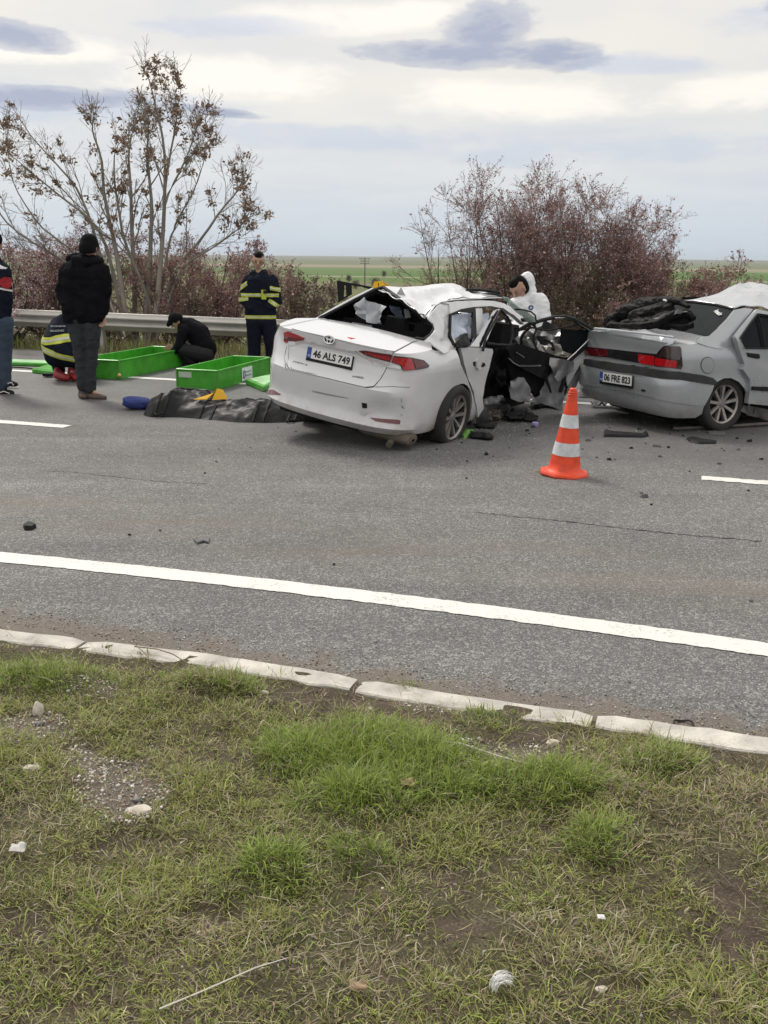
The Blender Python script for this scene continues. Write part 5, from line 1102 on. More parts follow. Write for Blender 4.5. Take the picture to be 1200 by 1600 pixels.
    for i in range(nu):
        a = min(i / up_, ni - 1.001); ia = int(a); fa = a - ia
        for j in range(nv):
            b = min(j / up_, nj - 1.001); jb = int(b); fb = b - jb
            p = (N[ia, jb] * (1 - fa) + N[ia + 1, jb] * fa) * (1 - fb) + (N[ia, jb + 1] * (1 - fa) + N[ia + 1, jb + 1] * fa) * fb
            q = Vector(p) * 2.4; V.append(p + np.array([0, 0, 1]) * ((.3 - abs(noise.noise(q)) * 1.6) * .06 + (.25 - abs(noise.noise(q * 2.2)) * 1.3) * .02) * min(1, b * 1.5))
    F = [(i * nv + j, i * nv + j + 1, (i + 1) * nv + j + 1, (i + 1) * nv + j) for i in range(nu - 1) for j in range(nv - 1)]
    roof = mk('roof', V, F, SIL, root); so = roof.modifiers.new('t', 'SOLIDIFY'); so.thickness = .01; so.offset = -1; sharp(roof, 26)
    # C pillar + quarter shoulder
    Pt = plane_of(L(.7, -.775, .93), L(1.4, -.79, .93), L(1.2, -.60, 1.33)); pt = lambda k: (Pt[0] + Pt[1] * k, Pt[1])
    sheet('quarter_panel', cropC([(856, 393), (905, 350), (964, 290), (1004, 240), (1060, 228), (1112, 236), (1096, 262), (1052, 322), (1016, 376), (1004, 412), (1000, 440), (930, 470), (850, 455), (780, 430), (800, 400)]), pt(.006), SIL, root, th=.014, res=.05, amp=.010, freq=3, seed=5)
    sheet('pillar_edge', cropC([(1112, 236), (1120, 244), (1080, 310), (1042, 372), (1030, 404), (1006, 412), (1016, 376), (1052, 322), (1096, 262)]), pt(-.02), BLACKP, root, th=.02, res=.06)
    # rear door sprung open
    D0 = plane_of(L(1.10, -.86, .3), L(2.0, -.83, .3), L(1.10, -.85, .93)); D1 = plane_of(L(1.1, -.84, .93), L(2.0, -.81, .93), L(1.5, -.66, 1.33))
    d0 = lambda k: (D0[0] + D0[1] * k, D0[1]); d1 = lambda k: (D1[0] + D1[1] * k, D1[1])
    dr = sheet('rear_door', cropC([(1012, 404), (1040, 440), (1060, 462), (1200, 472), (1480, 455), (1480, 760), (1240, 806), (1085, 790), (1096, 690), (1094, 650), (1052, 590), (1062, 560)]), d0(0), SIL, root, th=.05, res=.06, amp=.008, freq=2.5, seed=4)
    sheet('door_frame', cropC([(1010, 405), (1010, 392), (1040, 352), (1090, 290), (1136, 236), (1200, 250), (1480, 262), (1480, 455), (1200, 472), (1060, 464), (1040, 440)]), d1(0), SIL, dr, th=.04, res=.07, holes=[cropC([(1044, 402), (1090, 335), (1140, 268), (1200, 276), (1450, 286), (1450, 440), (1190, 462), (1075, 462)])])
    wn = sheet('door_window', cropC([(1044, 402), (1090, 335), (1140, 268), (1200, 276), (1450, 286), (1450, 440), (1190, 462), (1075, 462)]), d1(-.015), GLASSD, dr, th=.006, res=.3)
    b_ = MB(); b_.tube([PL(*p, *d1(.006)) for p in cropC([(1140, 262), (1160, 330), (1186, 466)])], .010, 6); b_.build('window_bar', BLACKP, dr)
    b_ = MB(); b_.tube([PL(*p, *d1(.01)) for p in cropC([(1040, 404), (1090, 332), (1140, 264), (1200, 272), (1450, 282), (1454, 442), (1190, 466), (1072, 466)])], .008, 6, closed=True); b_.build('window_rubber', BLACKP, dr)
    sheet('door_handle', cropC([(1084, 492), (1150, 500), (1155, 524), (1140, 528), (1090, 516)]), d0(.016), BLACKP, dr, th=.03, res=.05)
    sheet('rub_strip', cropC([(1110, 690), (1480, 700), (1480, 740), (1108, 712)]), d0(.014), BLACKP, dr, th=.02, res=.1)
    sheet('torn_sill', cropC([(1030, 830), (1060, 800), (1130, 810), (1230, 830), (1330, 860), (1330, 890), (1180, 884), (1090, 860)]), plane_of(L(1.1, -.80, .1), L(2, -.80, .1), L(1.1, -.80, .5)), M('dusty_dark_metal', (.11, .105, .095), .7, .3, var=.4, scale=7), root, th=.012, res=.05, amp=.06, freq=6, seed=8)
    # simple rest of the body out of the picture
    for nm, c_, mt in (('bonnet', [L(2.7, .70, .92), L(2.7, -.70, .92), L(3.5, -.66, .86), L(3.5, .66, .86)], SIL), ('crushed_nose', [L(3.5, .7, .2), L(3.5, .66, .86), L(3.5, -.66, .86), L(3.5, -.7, .2)], BLACKP), ('wing', [L(2.1, -.82, .2), L(2.1, -.80, .92), L(3.5, -.7, .88), L(3.5, -.74, .2)], SIL)):
        mk(nm, *crumple_grid(c_, 14, .05, 4, 3), mt, root)
    def ibox(name, pts, mat=INTER): q = MB(); q.hexa([L(*p) for p in pts]); return q.build(name, mat, root, ang=25)
    ibox('cabin_floor', [(.3, .6, .2), (.3, -.6, .2), (3.3, -.68, .2), (3.3, .68, .2), (.3, .6, .26), (.3, -.6, .26), (3.3, -.68, .26), (3.3, .68, .26)])
    ibox('rear_seat', [(.95, .6, .3), (.95, -.6, .3), (1.15, -.6, .3), (1.15, .6, .3), (.80, .58, .98), (.80, -.58, .98), (.95, -.58, .98), (.95, .58, .98)])
    ibox('underbody', [(.34, .5, .12), (.34, -.5, .12), (3.3, -.65, .12), (3.3, .65, .12), (.30, .55, .24), (.30, -.55, .24), (3.3, -.66, .21), (3.3, .66, .21)], SEAM)
    mk('side_glass', [L(.95, .74, .96), L(1.3, .58, 1.28), L(2.2, .58, 1.28), L(2.6, .72, .96)], [(0, 1, 2, 3)], GLASSD, root, smooth=False)
    # wheels
    ax = np.array(mw.to_3x3() @ Vector((0, -1, 0))); ax /= np.linalg.norm(ax); axh = np.array([ax[0], ax[1], .03])
    cw = PL(1121, 630, *plane_of(L(.5, -.70, .2), L(1.2, -.70, .2), L(.5, -.70, .6))); cw[2] = .255; wheel('wheel', root, cw, axh, .272, .182, .18, .003, 'nine')
    for p in ((XW, .72), (3.2, .72), (3.2, -.72)):
        w_ = L(p[0], p[1], 0); wheel('wheel', root, (w_[0], w_[1], .27), (axh * (1 if p[1] < 0 else -1)), .272, .182, .18, .003, 'nine')
    return root, mw, sh
car2, MW2, SH2 = silver_car()
# ------------------------------------------------------------------ people
def capsule(bm, p0, r0, p1, r1, n=12):
    p0, p1 = Vector(p0), Vector(p1); d = p1 - p0; l = d.length
    if l < 1e-5: d = Vector((0, 0, 1e-3)); l = 1e-3
    ax = d / l; ref = Vector((0, 0, 1)) if abs(ax.z) < .9 else Vector((1, 0, 0)); e1 = (ref - ax * ref.dot(ax)).normalized(); e2 = ax.cross(e1)
    rings = [(-math.cos(a) * r0, math.sin(a) * r0) for a in np.linspace(.15, math.pi / 2, 5)] + [(l + math.sin(a) * r1, math.cos(a) * r1) for a in np.linspace(0, math.pi / 2 - .15, 5)]
    vs = []
    for h, r in rings: vs.append([bm.verts.new(p0 + ax * h + (e1 * math.cos(t) + e2 * math.sin(t)) * r) for t in np.linspace(0, 2 * math.pi, n, endpoint=False)])
    for a, b in zip(vs[:-1], vs[1:]):
        for i in range(n): bm.faces.new((a[i], a[(i + 1) % n], b[(i + 1) % n], b[i]))
    bm.faces.new(vs[0][::-1]); bm.faces.new(vs[-1])
def slim(caps, k=.70): return [[(p, r * k if r > .034 else r) for p, r in c] for c in caps]
def blob(name, caps, mat, parent, voxel=.014, smooth=4, fold=0.0, ffreq=9.0, fold_axis=None, cut=None, squash=None):
    """union of tapered capsules -> one continuous surface"""
    bm = bmesh.new()
    for c in caps:
        for a, b in zip(c[:-1], c[1:]): capsule(bm, a[0], a[1], b[0], b[1])
    me = bpy.data.meshes.new('tmp'); bm.to_mesh(me); bm.free(); o = bpy.data.objects.new('tmp', me); COL.objects.link(o)
    m = o.modifiers.new('r', 'REMESH'); m.mode = 'VOXEL'; m.voxel_size = voxel; m.use_smooth_shade = True
    dg = bpy.context.evaluated_depsgraph_get(); m2 = bpy.data.meshes.new_from_object(o.evaluated_get(dg)); bpy.data.objects.remove(o); bpy.data.meshes.remove(me)
    bm = bmesh.new(); bm.from_mesh(m2); bpy.data.meshes.remove(m2)
    for _ in range(smooth): bmesh.ops.smooth_vert(bm, verts=bm.verts, factor=.5, use_axis_x=True, use_axis_y=True, use_axis_z=True)
    bm.normal_update()
    if fold:
        for v in bm.verts:
            q = v.co * ffreq; q = Vector((q.x * .8, q.y * .8, q.z * 1.5)); d = noise.noise(q) * .6 + (abs(noise.noise(q * 1.9)) - .25) * .7; v.co += v.normal * d * fold
    if cut:
        for c, n in cut:
            bmesh.ops.bisect_plane(bm, geom=bm.verts[:] + bm.edges[:] + bm.faces[:], plane_co=Vector(c), plane_no=Vector(n), clear_outer=True)
    V = [tuple(v.co) for v in bm.verts]; bm.verts.index_update(); F = [tuple(v.index for v in f.verts) for f in bm.faces]; bm.free()
    return mk(name, V, F, mat, parent)
def band(name, src, c, n, w, maxr, mat, parent, off=.004):
    bm = bmesh.new(); bm.from_mesh(src.data); bm.transform(world_of(src)); c = Vector(c); n = Vector(n).normalized()
    bmesh.ops.bisect_plane(bm, geom=bm.verts[:] + bm.edges[:] + bm.faces[:], plane_co=c + n * w / 2, plane_no=n, clear_outer=True)
    bmesh.ops.bisect_plane(bm, geom=bm.verts[:] + bm.edges[:] + bm.faces[:], plane_co=c - n * w / 2, plane_no=n, clear_inner=True)
    bmesh.ops.delete(bm, geom=[v for v in bm.verts if (v.co - c).length > maxr], context='VERTS'); bm.normal_update()
    for v in bm.verts: v.co += v.normal * off
    bm.verts.index_update(); V = [tuple(v.co) for v in bm.verts]; F = [tuple(v.index for v in f.verts) for f in bm.faces]; bm.free()
    return mk(name, V, F, mat, parent) if F else None
def hand(wrist, tip, side, r=1.0, curl=.5):
    """palm, four fingers and a thumb as capsule chains; wrist->tip axis, side = direction of the thumb"""
    w = np.asarray(wrist, float); t = np.asarray(tip, float); ax = t - w; L = np.linalg.norm(ax); ax /= L; s = np.asarray(side, float); s = s - ax * (s @ ax); s /= np.linalg.norm(s); nrm = np.cross(ax, s)
    out = []; k = w + ax * .085 * r
    for i, f in enumerate((.034, .012, -.011, -.032)):
        ln = (.068, .078, .074, .056)[i] * r; b = k + s * f * r
        out.append([(w + s * f * .6 * r, .014 * r), (b, .013 * r), (b + ax * ln * .5 - nrm * curl * .012, .0095 * r), (b + ax * ln * (1 - curl * .3) - nrm * curl * ln * .6, .008 * r)])
    out.append([(w + ax * .02 * r + s * .03 * r, .016 * r), (w + ax * .05 * r + s * .052 * r, .012 * r), (w + ax * .085 * r + s * .058 * r - nrm * .01, .009 * r)])
    return out
SKIN = M('skin', (.42, .255, .185), .5, var=.10, scale=30, sss=1); HAIR = M('black_hair', (.006, .005, .005), .7, var=.4, bump=.5, bscale=160, spec=.12)
BLKCL = M('black_padded_cloth', (.006, .006, .008), .85, var=.4, scale=10, bump=.35, bscale=40, spec=.10); NAVY = M('navy_cloth', (.009, .012, .021), .8, var=.35, scale=12, bump=.35, bscale=45, spec=.10)
DENIM = M('dark_denim', (.024, .026, .030), .85, var=.35, scale=7, bump=.3, bscale=120); BLUED = M('blue_denim', (.035, .055, .085), .85, var=.3, scale=7, bump=.3, bscale=120); CHAR = M('charcoal_cloth', (.010, .010, .012), .85, var=.35, scale=8, bump=.3)
YEL = M('hi_vis_yellow', (.50, .55, .06), .5, var=.15); SILV = M('reflective_silver', (.55, .55, .50), .4, var=.08); BROWNB = M('brown_leather', (.085, .060, .048), .6, var=.3, bump=.2); WHITEC = M('white_coverall', (.72, .73, .75), .7, var=.05, bump=.3, bscale=35); GLOVEB = M('blue_nitrile', (.12, .33, .68), .4, var=.1); REDB = M('red_boot', (.30, .02, .025), .5, var=.25); BEAN = M('black_knit', (.006, .006, .007), .95, spec=.15, bump=.6, bscale=140)
SOLE = M('white_rubber', (.70, .69, .66), .7)

class Fig:
    def __init__(s, label, Y, conv, base):
        s.Y, s.conv = Y, conv; b = s.p(*base); s.root = empty('person', loc=(b[0], b[1], 0.0)); tag(s.root, label, 'person')
    def p(s, x, y, dy=0.0): u, v = s.conv(x, y); return PY(u, v, s.Y + dy)
    def c(s, *pts): return [(s.p(*q[:-1]), q[-1]) for q in pts]
    def face(s, c, fwd, up_, k=1.0, brow=True):
        """eyes, brows, mouth on a head of radius ~.1 at c looking along fwd"""
        f = np.asarray(fwd, float); f /= np.linalg.norm(f); u = np.asarray(up_, float); u -= f * (u @ f); u /= np.linalg.norm(u); r = np.cross(f, u); c = np.asarray(c)
        for sg in (-1, 1):
            q = MB(); M4 = Matrix(((r[0], u[0], f[0], 0), (r[1], u[1], f[1], 0), (r[2], u[2], f[2], 0), (0, 0, 0, 1))); e = c + r * sg * .033 * k + f * .084 * k + u * .004
            q.lathe([(.001, .008), (.006, .006), (.009, .002), (.010, -.004), (.001, -.008)], 12, Matrix.Translation(e) @ M4, False); q.build('eye', M('eye_dark', (.03, .022, .018), .2), s.root)
            q = MB(); q.tube([e + u * .020 - r * sg * .016 + f * .004, e + u * .025 + f * .008, e + u * .020 + r * sg * .018 + f * .0], [.003, .004, .002], 6); q.build('eyebrow', HAIR, s.root)
        q = MB(); q.tube([c - u * .062 * k - r * .024 + f * .087 * k, c - u * .060 * k + f * .097 * k, c - u * .062 * k + r * .024 + f * .087 * k], [.003, .006, .003], 6); q.build('mouth', M('lips', (.30, .13, .11), .5), s.root)
def head_caps(c, fwd, up_, k=1.0):
    f = np.asarray(fwd, float); f /= np.linalg.norm(f); u = np.asarray(up_, float); u -= f * (u @ f); u /= np.linalg.norm(u); r = np.cross(f, u); c = np.asarray(c)
    out = [[(c + u * .045 * k - f * .015 * k, .086 * k), (c + u * .02 * k + f * .015 * k, .082 * k)], [(c, .08 * k), (c - u * .07 * k + f * .035 * k, .052 * k)], [(c - u * .085 * k + f * .05 * k, .03 * k), (c - u * .08 * k + f * .06 * k, .028 * k)],
           [(c + u * .01 * k + f * .090 * k, .010 * k), (c - u * .028 * k + f * .108 * k, .015 * k)]]
    for sg in (-1, 1): out.append([(c + r * sg * .085 * k + u * .012 * k, .016 * k), (c + r * sg * .088 * k - u * .025 * k, .012 * k)])
    return out

def stripe(f, src, c, n, maxr, w=.054):
    a = band('reflective_stripe', src, c, n, w, maxr, YEL, f.root, .005)
    if a: band('silver_line', src, c, n, w * .30, maxr, SILV, f.root, .0075)

def people():
    Z = np.array([0, 0, 1.0])
    # --- man in black with a knitted hat, back to the road
    f = Fig('man in black hooded jacket and black knitted hat standing beside the green boxes', 10.9, crop4, (680, 1290)); c = f.c
    hd = f.p(700, 135); fwd = np.array([.35, .94, -.15])
    body = head_caps(hd, fwd, Z) + [c((698, 190, .055), (680, 260, .07)), c((660, 300, .11), (650, 680, .12)), c((520, 320, .06), (478, 480, .05), (520, 580, -.08, .045)), c((805, 320, .06), (828, 490, .05), (806, 660, .04)), c((605, 700, .08), (622, 950, .06), (640, 1225, .045)), c((715, 700, .08), (705, 960, .06), (695, 1230, .045)), c((640, 1240, .04), (650, 1285, -.03, .04)), c((695, 1240, .04), (800, 1300, -.05, .035))] + hand(f.p(806, 655), f.p(800, 760, -.02), (-1, 0, 0), 1, .8)
    blob('body', body[:6] + slim(body[6:]), SKIN, f.root, .010, 2)
    j = blob('jacket', [c((575, 330, .135), (572, 520, .145), (580, 672, .135)), c((735, 330, .135), (735, 520, .15), (725, 668, .135)), c((655, 320, .14), (655, 660, .15)), c((535, 305, .085), (780, 305, .085)), c((520, 320, .085), (490, 470, .08), (530, 600, -.10, .07)), c((800, 320, .09), (820, 480, .08), (806, 630, .062)), c((640, 235, .075), (720, 230, .075)), c((800, 500, .07), (802, 560, .068))], BLKCL, f.root, .012, 2, .024, 7, cut=[(tuple(f.p(650, 716)), (.02, .1, -1))])
    blob('hood', [c((545, 222, .03, .05), (600, 205, .10, .05), (700, 205, .14, .05), (785, 235, .05, .045)), c((590, 232, -.06, .055), (680, 245, -.08, .06), (770, 240, -.03, .045)), c((600, 270, -.07, .05), (650, 290, -.08, .05)), c((620, 300, -.09, .03), (640, 312, -.09, .025))], BLKCL, f.root, .012, 3, .008, 12)
    blob('trousers', [c((608, 690, .115), (606, 800, .098), (626, 960, .072), (636, 1080, .068), (650, 1222, .070)), c((712, 690, .115), (722, 800, .098), (716, 960, .074), (710, 1080, .068), (702, 1232, .072)), c((640, 700, .11), (690, 700, .11))], DENIM, f.root, .011, 2, .018, 9)
    for pts in (((648, 1235, .048), (640, 1290, .045), (655, 1300, -.08, .038)), ((690, 1240, .05), (690, 1300, .045), (770, 1300, -.05, .042), (815, 1306, -.07, .032))):
        blob('boot', [c(*pts)], BROWNB, f.root, .010, 2, cut=[(tuple(f.p(690, 1326) * np.array([1, 1, 0]) + np.array([0, 0, .004])), (0, 0, -1))])
    blob('knitted_hat', [[(hd + Z * .055 - fwd * .01, .100), (hd + Z * .03, .104)], [(hd + Z * .0 - fwd * .03, .100), (hd - Z * .015 - fwd * .035, .100)]], BEAN, f.root, .010, 3, cut=[(tuple(hd - Z * .045), (0, .2, -1))])
    # --- firefighter standing at the guardrail
    f = Fig('firefighter in navy uniform with yellow stripes standing upright at the guardrail', 15.0, crop5, (985, 880)); c = f.c
    hd = f.p(957, 206); fwd = np.array([.12, -.97, -.22])
    body = head_caps(hd, fwd, Z) + [c((960, 250, .055), (960, 300, .07)), c((965, 330, .13), (975, 600, .13)), c((880, 330, .07), (845, 470, .055), (905, 525, -.08, .04)), c((1060, 330, .07), (1100, 480, .055), (1035, 520, -.08, .04)), c((925, 620, .09), (935, 760, .07), (935, 880, .05)), c((1030, 620, .09), (1050, 760, .07), (1058, 880, .05)), c((935, 880, .04), (925, 895, -.12, .035)), c((1058, 880, .04), (1062, 895, -.12, .035))] + hand(f.p(905, 520, -.06), f.p(935, 545, -.05), (0, 0, 1), .8) + hand(f.p(1035, 515, -.06), f.p(1008, 540, -.05), (0, 0, 1), .8)
    blob('body', body[:6] + slim(body[6:]), SKIN, f.root, .011, 2); f.face(hd, fwd, Z)
    blob('hair', [[(hd + Z * .066 - fwd * .03, .088), (hd + Z * .086 + fwd * .020, .064)], [(hd + Z * .03 - fwd * .045, .090), (hd - Z * .03 - fwd * .05, .078)]] , HAIR, f.root, .010, 2, .006, 40)
    j = blob('jacket', [c((918, 352, .125), (920, 480, .128), (924, 580, .125)), c((1022, 352, .125), (1024, 480, .128), (1024, 580, .125)), c((970, 342, .13), (970, 585, .135)), c((895, 326, .075), (1050, 326, .075)), c((886, 335, .08), (858, 470, .072), (905, 520, -.09, .06)), c((1058, 335, .08), (1088, 478, .072), (1042, 512, -.09, .06)), c((922, 290, .05), (1002, 292, .05)), c((925, 282, .05, .05), (1000, 282, .05, .05))], NAVY, f.root, .013, 2, .018, 8, cut=[(tuple(f.p(970, 608)), (0, 0, -1))])
    stripe(f, j, f.p(972, 432), (0, 0, 1), .30); stripe(f, j, f.p(972, 578), (0, 0, 1), .34)
    for x, y, n in ((855, 376, (.65, 0, -1)), (858, 460, (-.15, 0, 1)), (1078, 392, (.25, 0, 1)), (1062, 484, (.6, 0, .9))): stripe(f, j, f.p(x, y), n, .15, .058)
    q = MB(); a = f.p(995, 430, -.17); q.box(tuple(a - np.array([.035, .02, .07])), tuple(a + np.array([.035, .02, .07]))); q.build('radio', YEL, f.root, smooth=False)
    q = MB(); a = f.p(1002, 412, -.195); q.box(tuple(a - np.array([.022, .012, .025])), tuple(a + np.array([.022, .012, .025]))); q.build('radio_screen', BLACKP, f.root, smooth=False)
    blob('trousers', [c((930, 610, .13), (930, 740, .108), (932, 870, .10)), c((1025, 610, .13), (1045, 740, .112), (1055, 870, .10)), c((960, 610, .13), (1000, 610, .13))], NAVY, f.root, .013, 2, .012, 9)
    stripe(f, f.root.children[-1], f.p(932, 858), (0, 0, 1), .16); stripe(f, [o for o in f.root.children if o.name.startswith('trousers')][-1], f.p(1055, 858), (0, 0, 1), .16)
    for x in (930, 1058): blob('boot', [c((x, 870, .06), (x, 895, .05), (x, 902, -.16, .045))], BLACKP, f.root, .012, 2)
    # --- crouching firefighter seen from behind
    f = Fig('firefighter crouching with bent back, wearing yellow striped navy uniform and red boots', 12.4, crop4, (520, 1160)); c = f.c
    hd = f.p(560, 690, .42); fwd = np.array([.25, .75, -.6]); upv = np.array([.1, .6, .75])
    body = head_caps(hd, fwd, upv) + [[(hd - Z * .06, .055), (f.p(540, 760, .25), .08)], c((520, 760, .25, .11), (470, 960, .12)), c((400, 780, .25, .05), (440, 900, .45, .045), (520, 960, .5, .04)), c((600, 780, .3, .05), (640, 900, .45, .045), (600, 980, .5, .04)), c((420, 980, .09), (430, 930, .42, .07), (460, 1120, .18, .05)), c((560, 990, .09), (620, 930, .42, .07), (580, 1120, .18, .05))] + hand(f.p(520, 960, .5), f.p(560, 1020, .52), (0, 0, 1), .9) + hand(f.p(600, 980, .5), f.p(590, 1040, .52), (0, 0, 1), .9)
    blob('body', body[:6] + slim(body[6:]), SKIN, f.root, .012, 2); blob('hair', [[(hd + upv * .06, .09), (hd - fwd * .04, .09)]], HAIR, f.root, .012, 2)
    j = blob('jacket', [c((470, 760, .25, .15), (430, 880, .08, .17), (440, 975, .02, .16)), c((590, 740, .25, .15), (580, 880, .08, .18), (570, 975, .02, .16)), c((500, 700, .30, .09), (600, 705, .32, .09)), c((420, 770, .27, .09), (430, 890, .42, .075), (510, 960, .48, .06)), c((640, 770, .3, .09), (650, 890, .42, .075), (600, 970, .48, .06)), c((500, 730, .22, .13), (500, 960, .0, .17))], NAVY, f.root, .014, 3, .010, 8)
    stripe(f, j, f.p(480, 845, -.05), (-.16, -.35, 1), .45, .075); stripe(f, j, f.p(480, 975, -.1), (.28, -.2, 1), .42, .07)
    blob('trousers', [c((430, 985, .02, .13), (420, 930, .40, .09), (462, 1090, .20, .08)), c((570, 990, .02, .13), (630, 930, .40, .09), (580, 1090, .2, .08)), c((450, 1000, .04, .12), (560, 1000, .04, .12))], NAVY, f.root, .014, 2, .01, 9)
    for x0, x1 in ((450, 520), (560, 600)): blob('boot', [c((x0 + 10, 1080, .2, .065), (x0, 1130, .12, .06), (x1, 1150, -.02, .05))], REDB, f.root, .012, 2)
    TX = M('print_white', (.55, .57, .60), .7)
    bx = np.array([1.0, -.05, 0]); by = np.array([.12, .45, .9]); by /= np.linalg.norm(by)
    def on_jacket(x, y):
        u, v = f.conv(x, y); d = Vector(ray(u, v)).normalized(); mi = world_of(j).inverted(); ok, loc, n, i = j.ray_cast(mi @ Vector(CAM), (mi.to_3x3() @ d)); return np.array(world_of(j) @ loc) - np.array(d) * .02 if ok else f.p(x, y)
    text('back_print', 'BÜYÜKŞEHİR', on_jacket(455, 748), (1, .12, .0), (.1, .5, .86), .030, TX, f.root, wide=.19, depth=.003); text('back_print', 'BELEDİYESİ', on_jacket(448, 782), (1, .12, .02), (.1, .4, .9), .030, TX, f.root, wide=.17, depth=.003)
    # --- crouching man in black with a cap
    f = Fig('crouching man in black clothes and flat black cap reaching into a green box', 14.35, crop5, (560, 890)); c = f.c
    hd = f.p(412, 612); fwd = np.array([-.75, -.45, -.55]); upv = np.array([-.35, -.15, .9])
    body = head_caps(hd, fwd, upv) + [[(hd - Z * .04 + np.array([.05, .03, 0]), .055), (f.p(470, 650, .05), .08)], c((480, 660, .11), (600, 800, .05, .12)), c((450, 680, -.12, .05), (420, 780, -.2, .045), (350, 868, -.18, .035)), c((480, 680, .15, .05), (430, 770, .12, .045), (385, 782, .05, .035)), c((590, 830, -.05, .08), (450, 800, -.15, .07), (500, 900, -.05, .05)), c((600, 830, .15, .08), (470, 790, .18, .07), (520, 900, .15, .05))] + hand(f.p(350, 868, -.18), f.p(300, 890, -.18), (0, 0, 1), .95) + hand(f.p(390, 780, .05), f.p(350, 790, .03), (0, 0, 1), .95)
    blob('body', body[:6] + slim(body[6:]), SKIN, f.root, .011, 2); f.face(hd, fwd, upv)
    blob('jacket', [c((470, 640, .02, .13), (540, 690, .04, .16), (600, 780, .04, .17)), c((500, 640, .10, .13), (570, 690, .12, .15)), c((455, 665, -.12, .08), (425, 770, -.20, .065), (375, 840, -.19, .05)), c((480, 670, .15, .08), (432, 765, .12, .065), (400, 780, .07, .05)), c((445, 620, .0, .07), (470, 625, .05, .08)), c((620, 790, .05, .14), (610, 840, .05, .12))], BLKCL, f.root, .013, 3, .010, 9)
    blob('trousers', [c((600, 830, -.05, .13), (450, 800, -.16, .09), (510, 890, -.05, .07)), c((610, 830, .15, .13), (470, 790, .18, .09), (530, 890, .15, .07)), c((600, 840, .0, .13), (600, 840, .12, .13))], CHAR, f.root, .013, 2, .01, 9)
    for dy in (-.05, .15): blob('shoe', [c((530, 898, dy, .05), (470, 905, dy - .03, .04))], BLACKP, f.root, .012, 2)
    blob('glove', hand(f.p(352, 866, -.18), f.p(296, 892, -.18), (0, 0, 1), 1.15), BLKCL, f.root, .007, 2)
    blob('cap', [[(hd + upv * .055, .098), (hd + upv * .03 - fwd * .02, .104)], [(hd + upv * .05 + fwd * .06, .06), (hd + upv * .035 + fwd * .13, .035)]], BEAN, f.root, .010, 3, cut=[(tuple(hd + upv * .008), tuple(-upv))])
    # --- forensic worker in a white hooded coverall, leaning over the crushed front
    conv = lambda x, y: (640 + x / 3.75, 420 + y / 3.75)
    f = Fig('dark haired worker in white hooded coverall leaning behind the white car', 11.55, conv, (720, 560)); c = f.c
    hd = f.p(640, 118); fwd = np.array([-.62, -.52, -.58]); upv = np.array([-.42, -.25, .87])
    body = head_caps(hd, fwd, upv, 1.08) + [c((672, 150, .03, .055), (700, 190, .10, .07)), c((705, 210, .08, .10), (735, 420, .05, .12)), c((640, 225, .02, .05), (595, 340, -.15, .05), (610, 440, -.25, .04)), c((775, 215, .06), (785, 350, -.1, .05), (720, 450, -.25, .04)), c((700, 430, .10), (700, 570, .07), (700, 690, .05)), c((770, 430, .10), (780, 570, .07), (780, 690, .05))] + hand(f.p(610, 440, -.25), f.p(590, 480, -.3), (1, 0, 0)) + hand(f.p(720, 450, -.25), f.p(700, 490, -.3), (-1, 0, 0))
    blob('body', body[:6] + slim(body[6:]), SKIN, f.root, .010, 2); f.face(hd, fwd, upv, 1.08)
    blob('hair', [[(hd + upv * .074 - fwd * .03, .092), (hd + upv * .092 + fwd * .022, .068)], [(hd + upv * .04 - fwd * .045, .096), (hd - upv * .03 - fwd * .055, .084)]], HAIR, f.root, .009, 2, .006, 40)
    blob('coverall', [c((640, 210, -.03, .10), (680, 300, .0, .17), (690, 430, .15)), c((760, 200, .05, .11), (760, 300, .03, .15), (755, 430, .15)), c((650, 185, .02, .075), (760, 180, .06, .08)), c((615, 210, -.05, .09), (592, 340, -.15, .08), (610, 430, -.24, .055)), c((772, 210, .03, .10), (788, 350, -.1, .085), (725, 445, -.24, .055)), c((700, 430, .13), (700, 570, .10), (700, 680, .08)), c((765, 430, .13), (780, 570, .10), (780, 680, .08)), c((690, 155, .06, .06), (705, 170, .05, .09))], WHITEC, f.root, .012, 2, .016, 9)
    blob('hood', [c((686, 72, .15, .10), (694, 110, .13, .09), (708, 150, .10, .085)), c((668, 58, .15, .055), (692, 44, .15, .06))], WHITEC, f.root, .010, 3, .014, 12)
    for x in (700, 780): blob('boot', [c((x, 690, .06), (x - 10, 710, -.1, .05))], WHITEC, f.root, .012, 2)
    for r_ in (.030,):
        q = MB(); a = f.p(711, 228, -.19); M4 = Matrix.Translation(a) @ Matrix.Rotation(R(90), 4, 'X'); q.lathe([(.001, .012), (r_, .010), (r_, -.02)], 20, M4, False); q.build('chest_emblem', M('emblem_navy', (.05, .08, .2), .6), f.root)
        q = MB(); q.lathe([(.001, .016), (r_ * .5, .015), (r_ * .5, .0)], 16, M4, False); q.build('emblem_centre', M('emblem_pale', (.5, .5, .55), .6), f.root)
    # --- person at the edge with jeans, sneakers and blue gloves
    f = Fig('person in navy and red jacket, blue jeans, black sneakers and blue gloves', 11.2, crop4, (20, 1290)); c = f.c
    hd = f.p(-50, 110); fwd = np.array([.5, .8, -.1])
    body = head_caps(hd, fwd, Z) + [c((-50, 170, .055), (-45, 260, .07)), c((-40, 300, .11), (-30, 700, .12)), c((30, 330, .06), (62, 520, .05), (48, 740, .04)), c((-130, 330, .06), (-150, 520, .05), (-140, 740, .04)), c((-70, 740, .08), (-50, 980, .06), (10, 1220, .045)), c((40, 740, .08), (50, 980, .06), (55, 1200, .045))]
    blob('body', body[:6] + slim(body[6:]), SKIN, f.root, .011, 2)
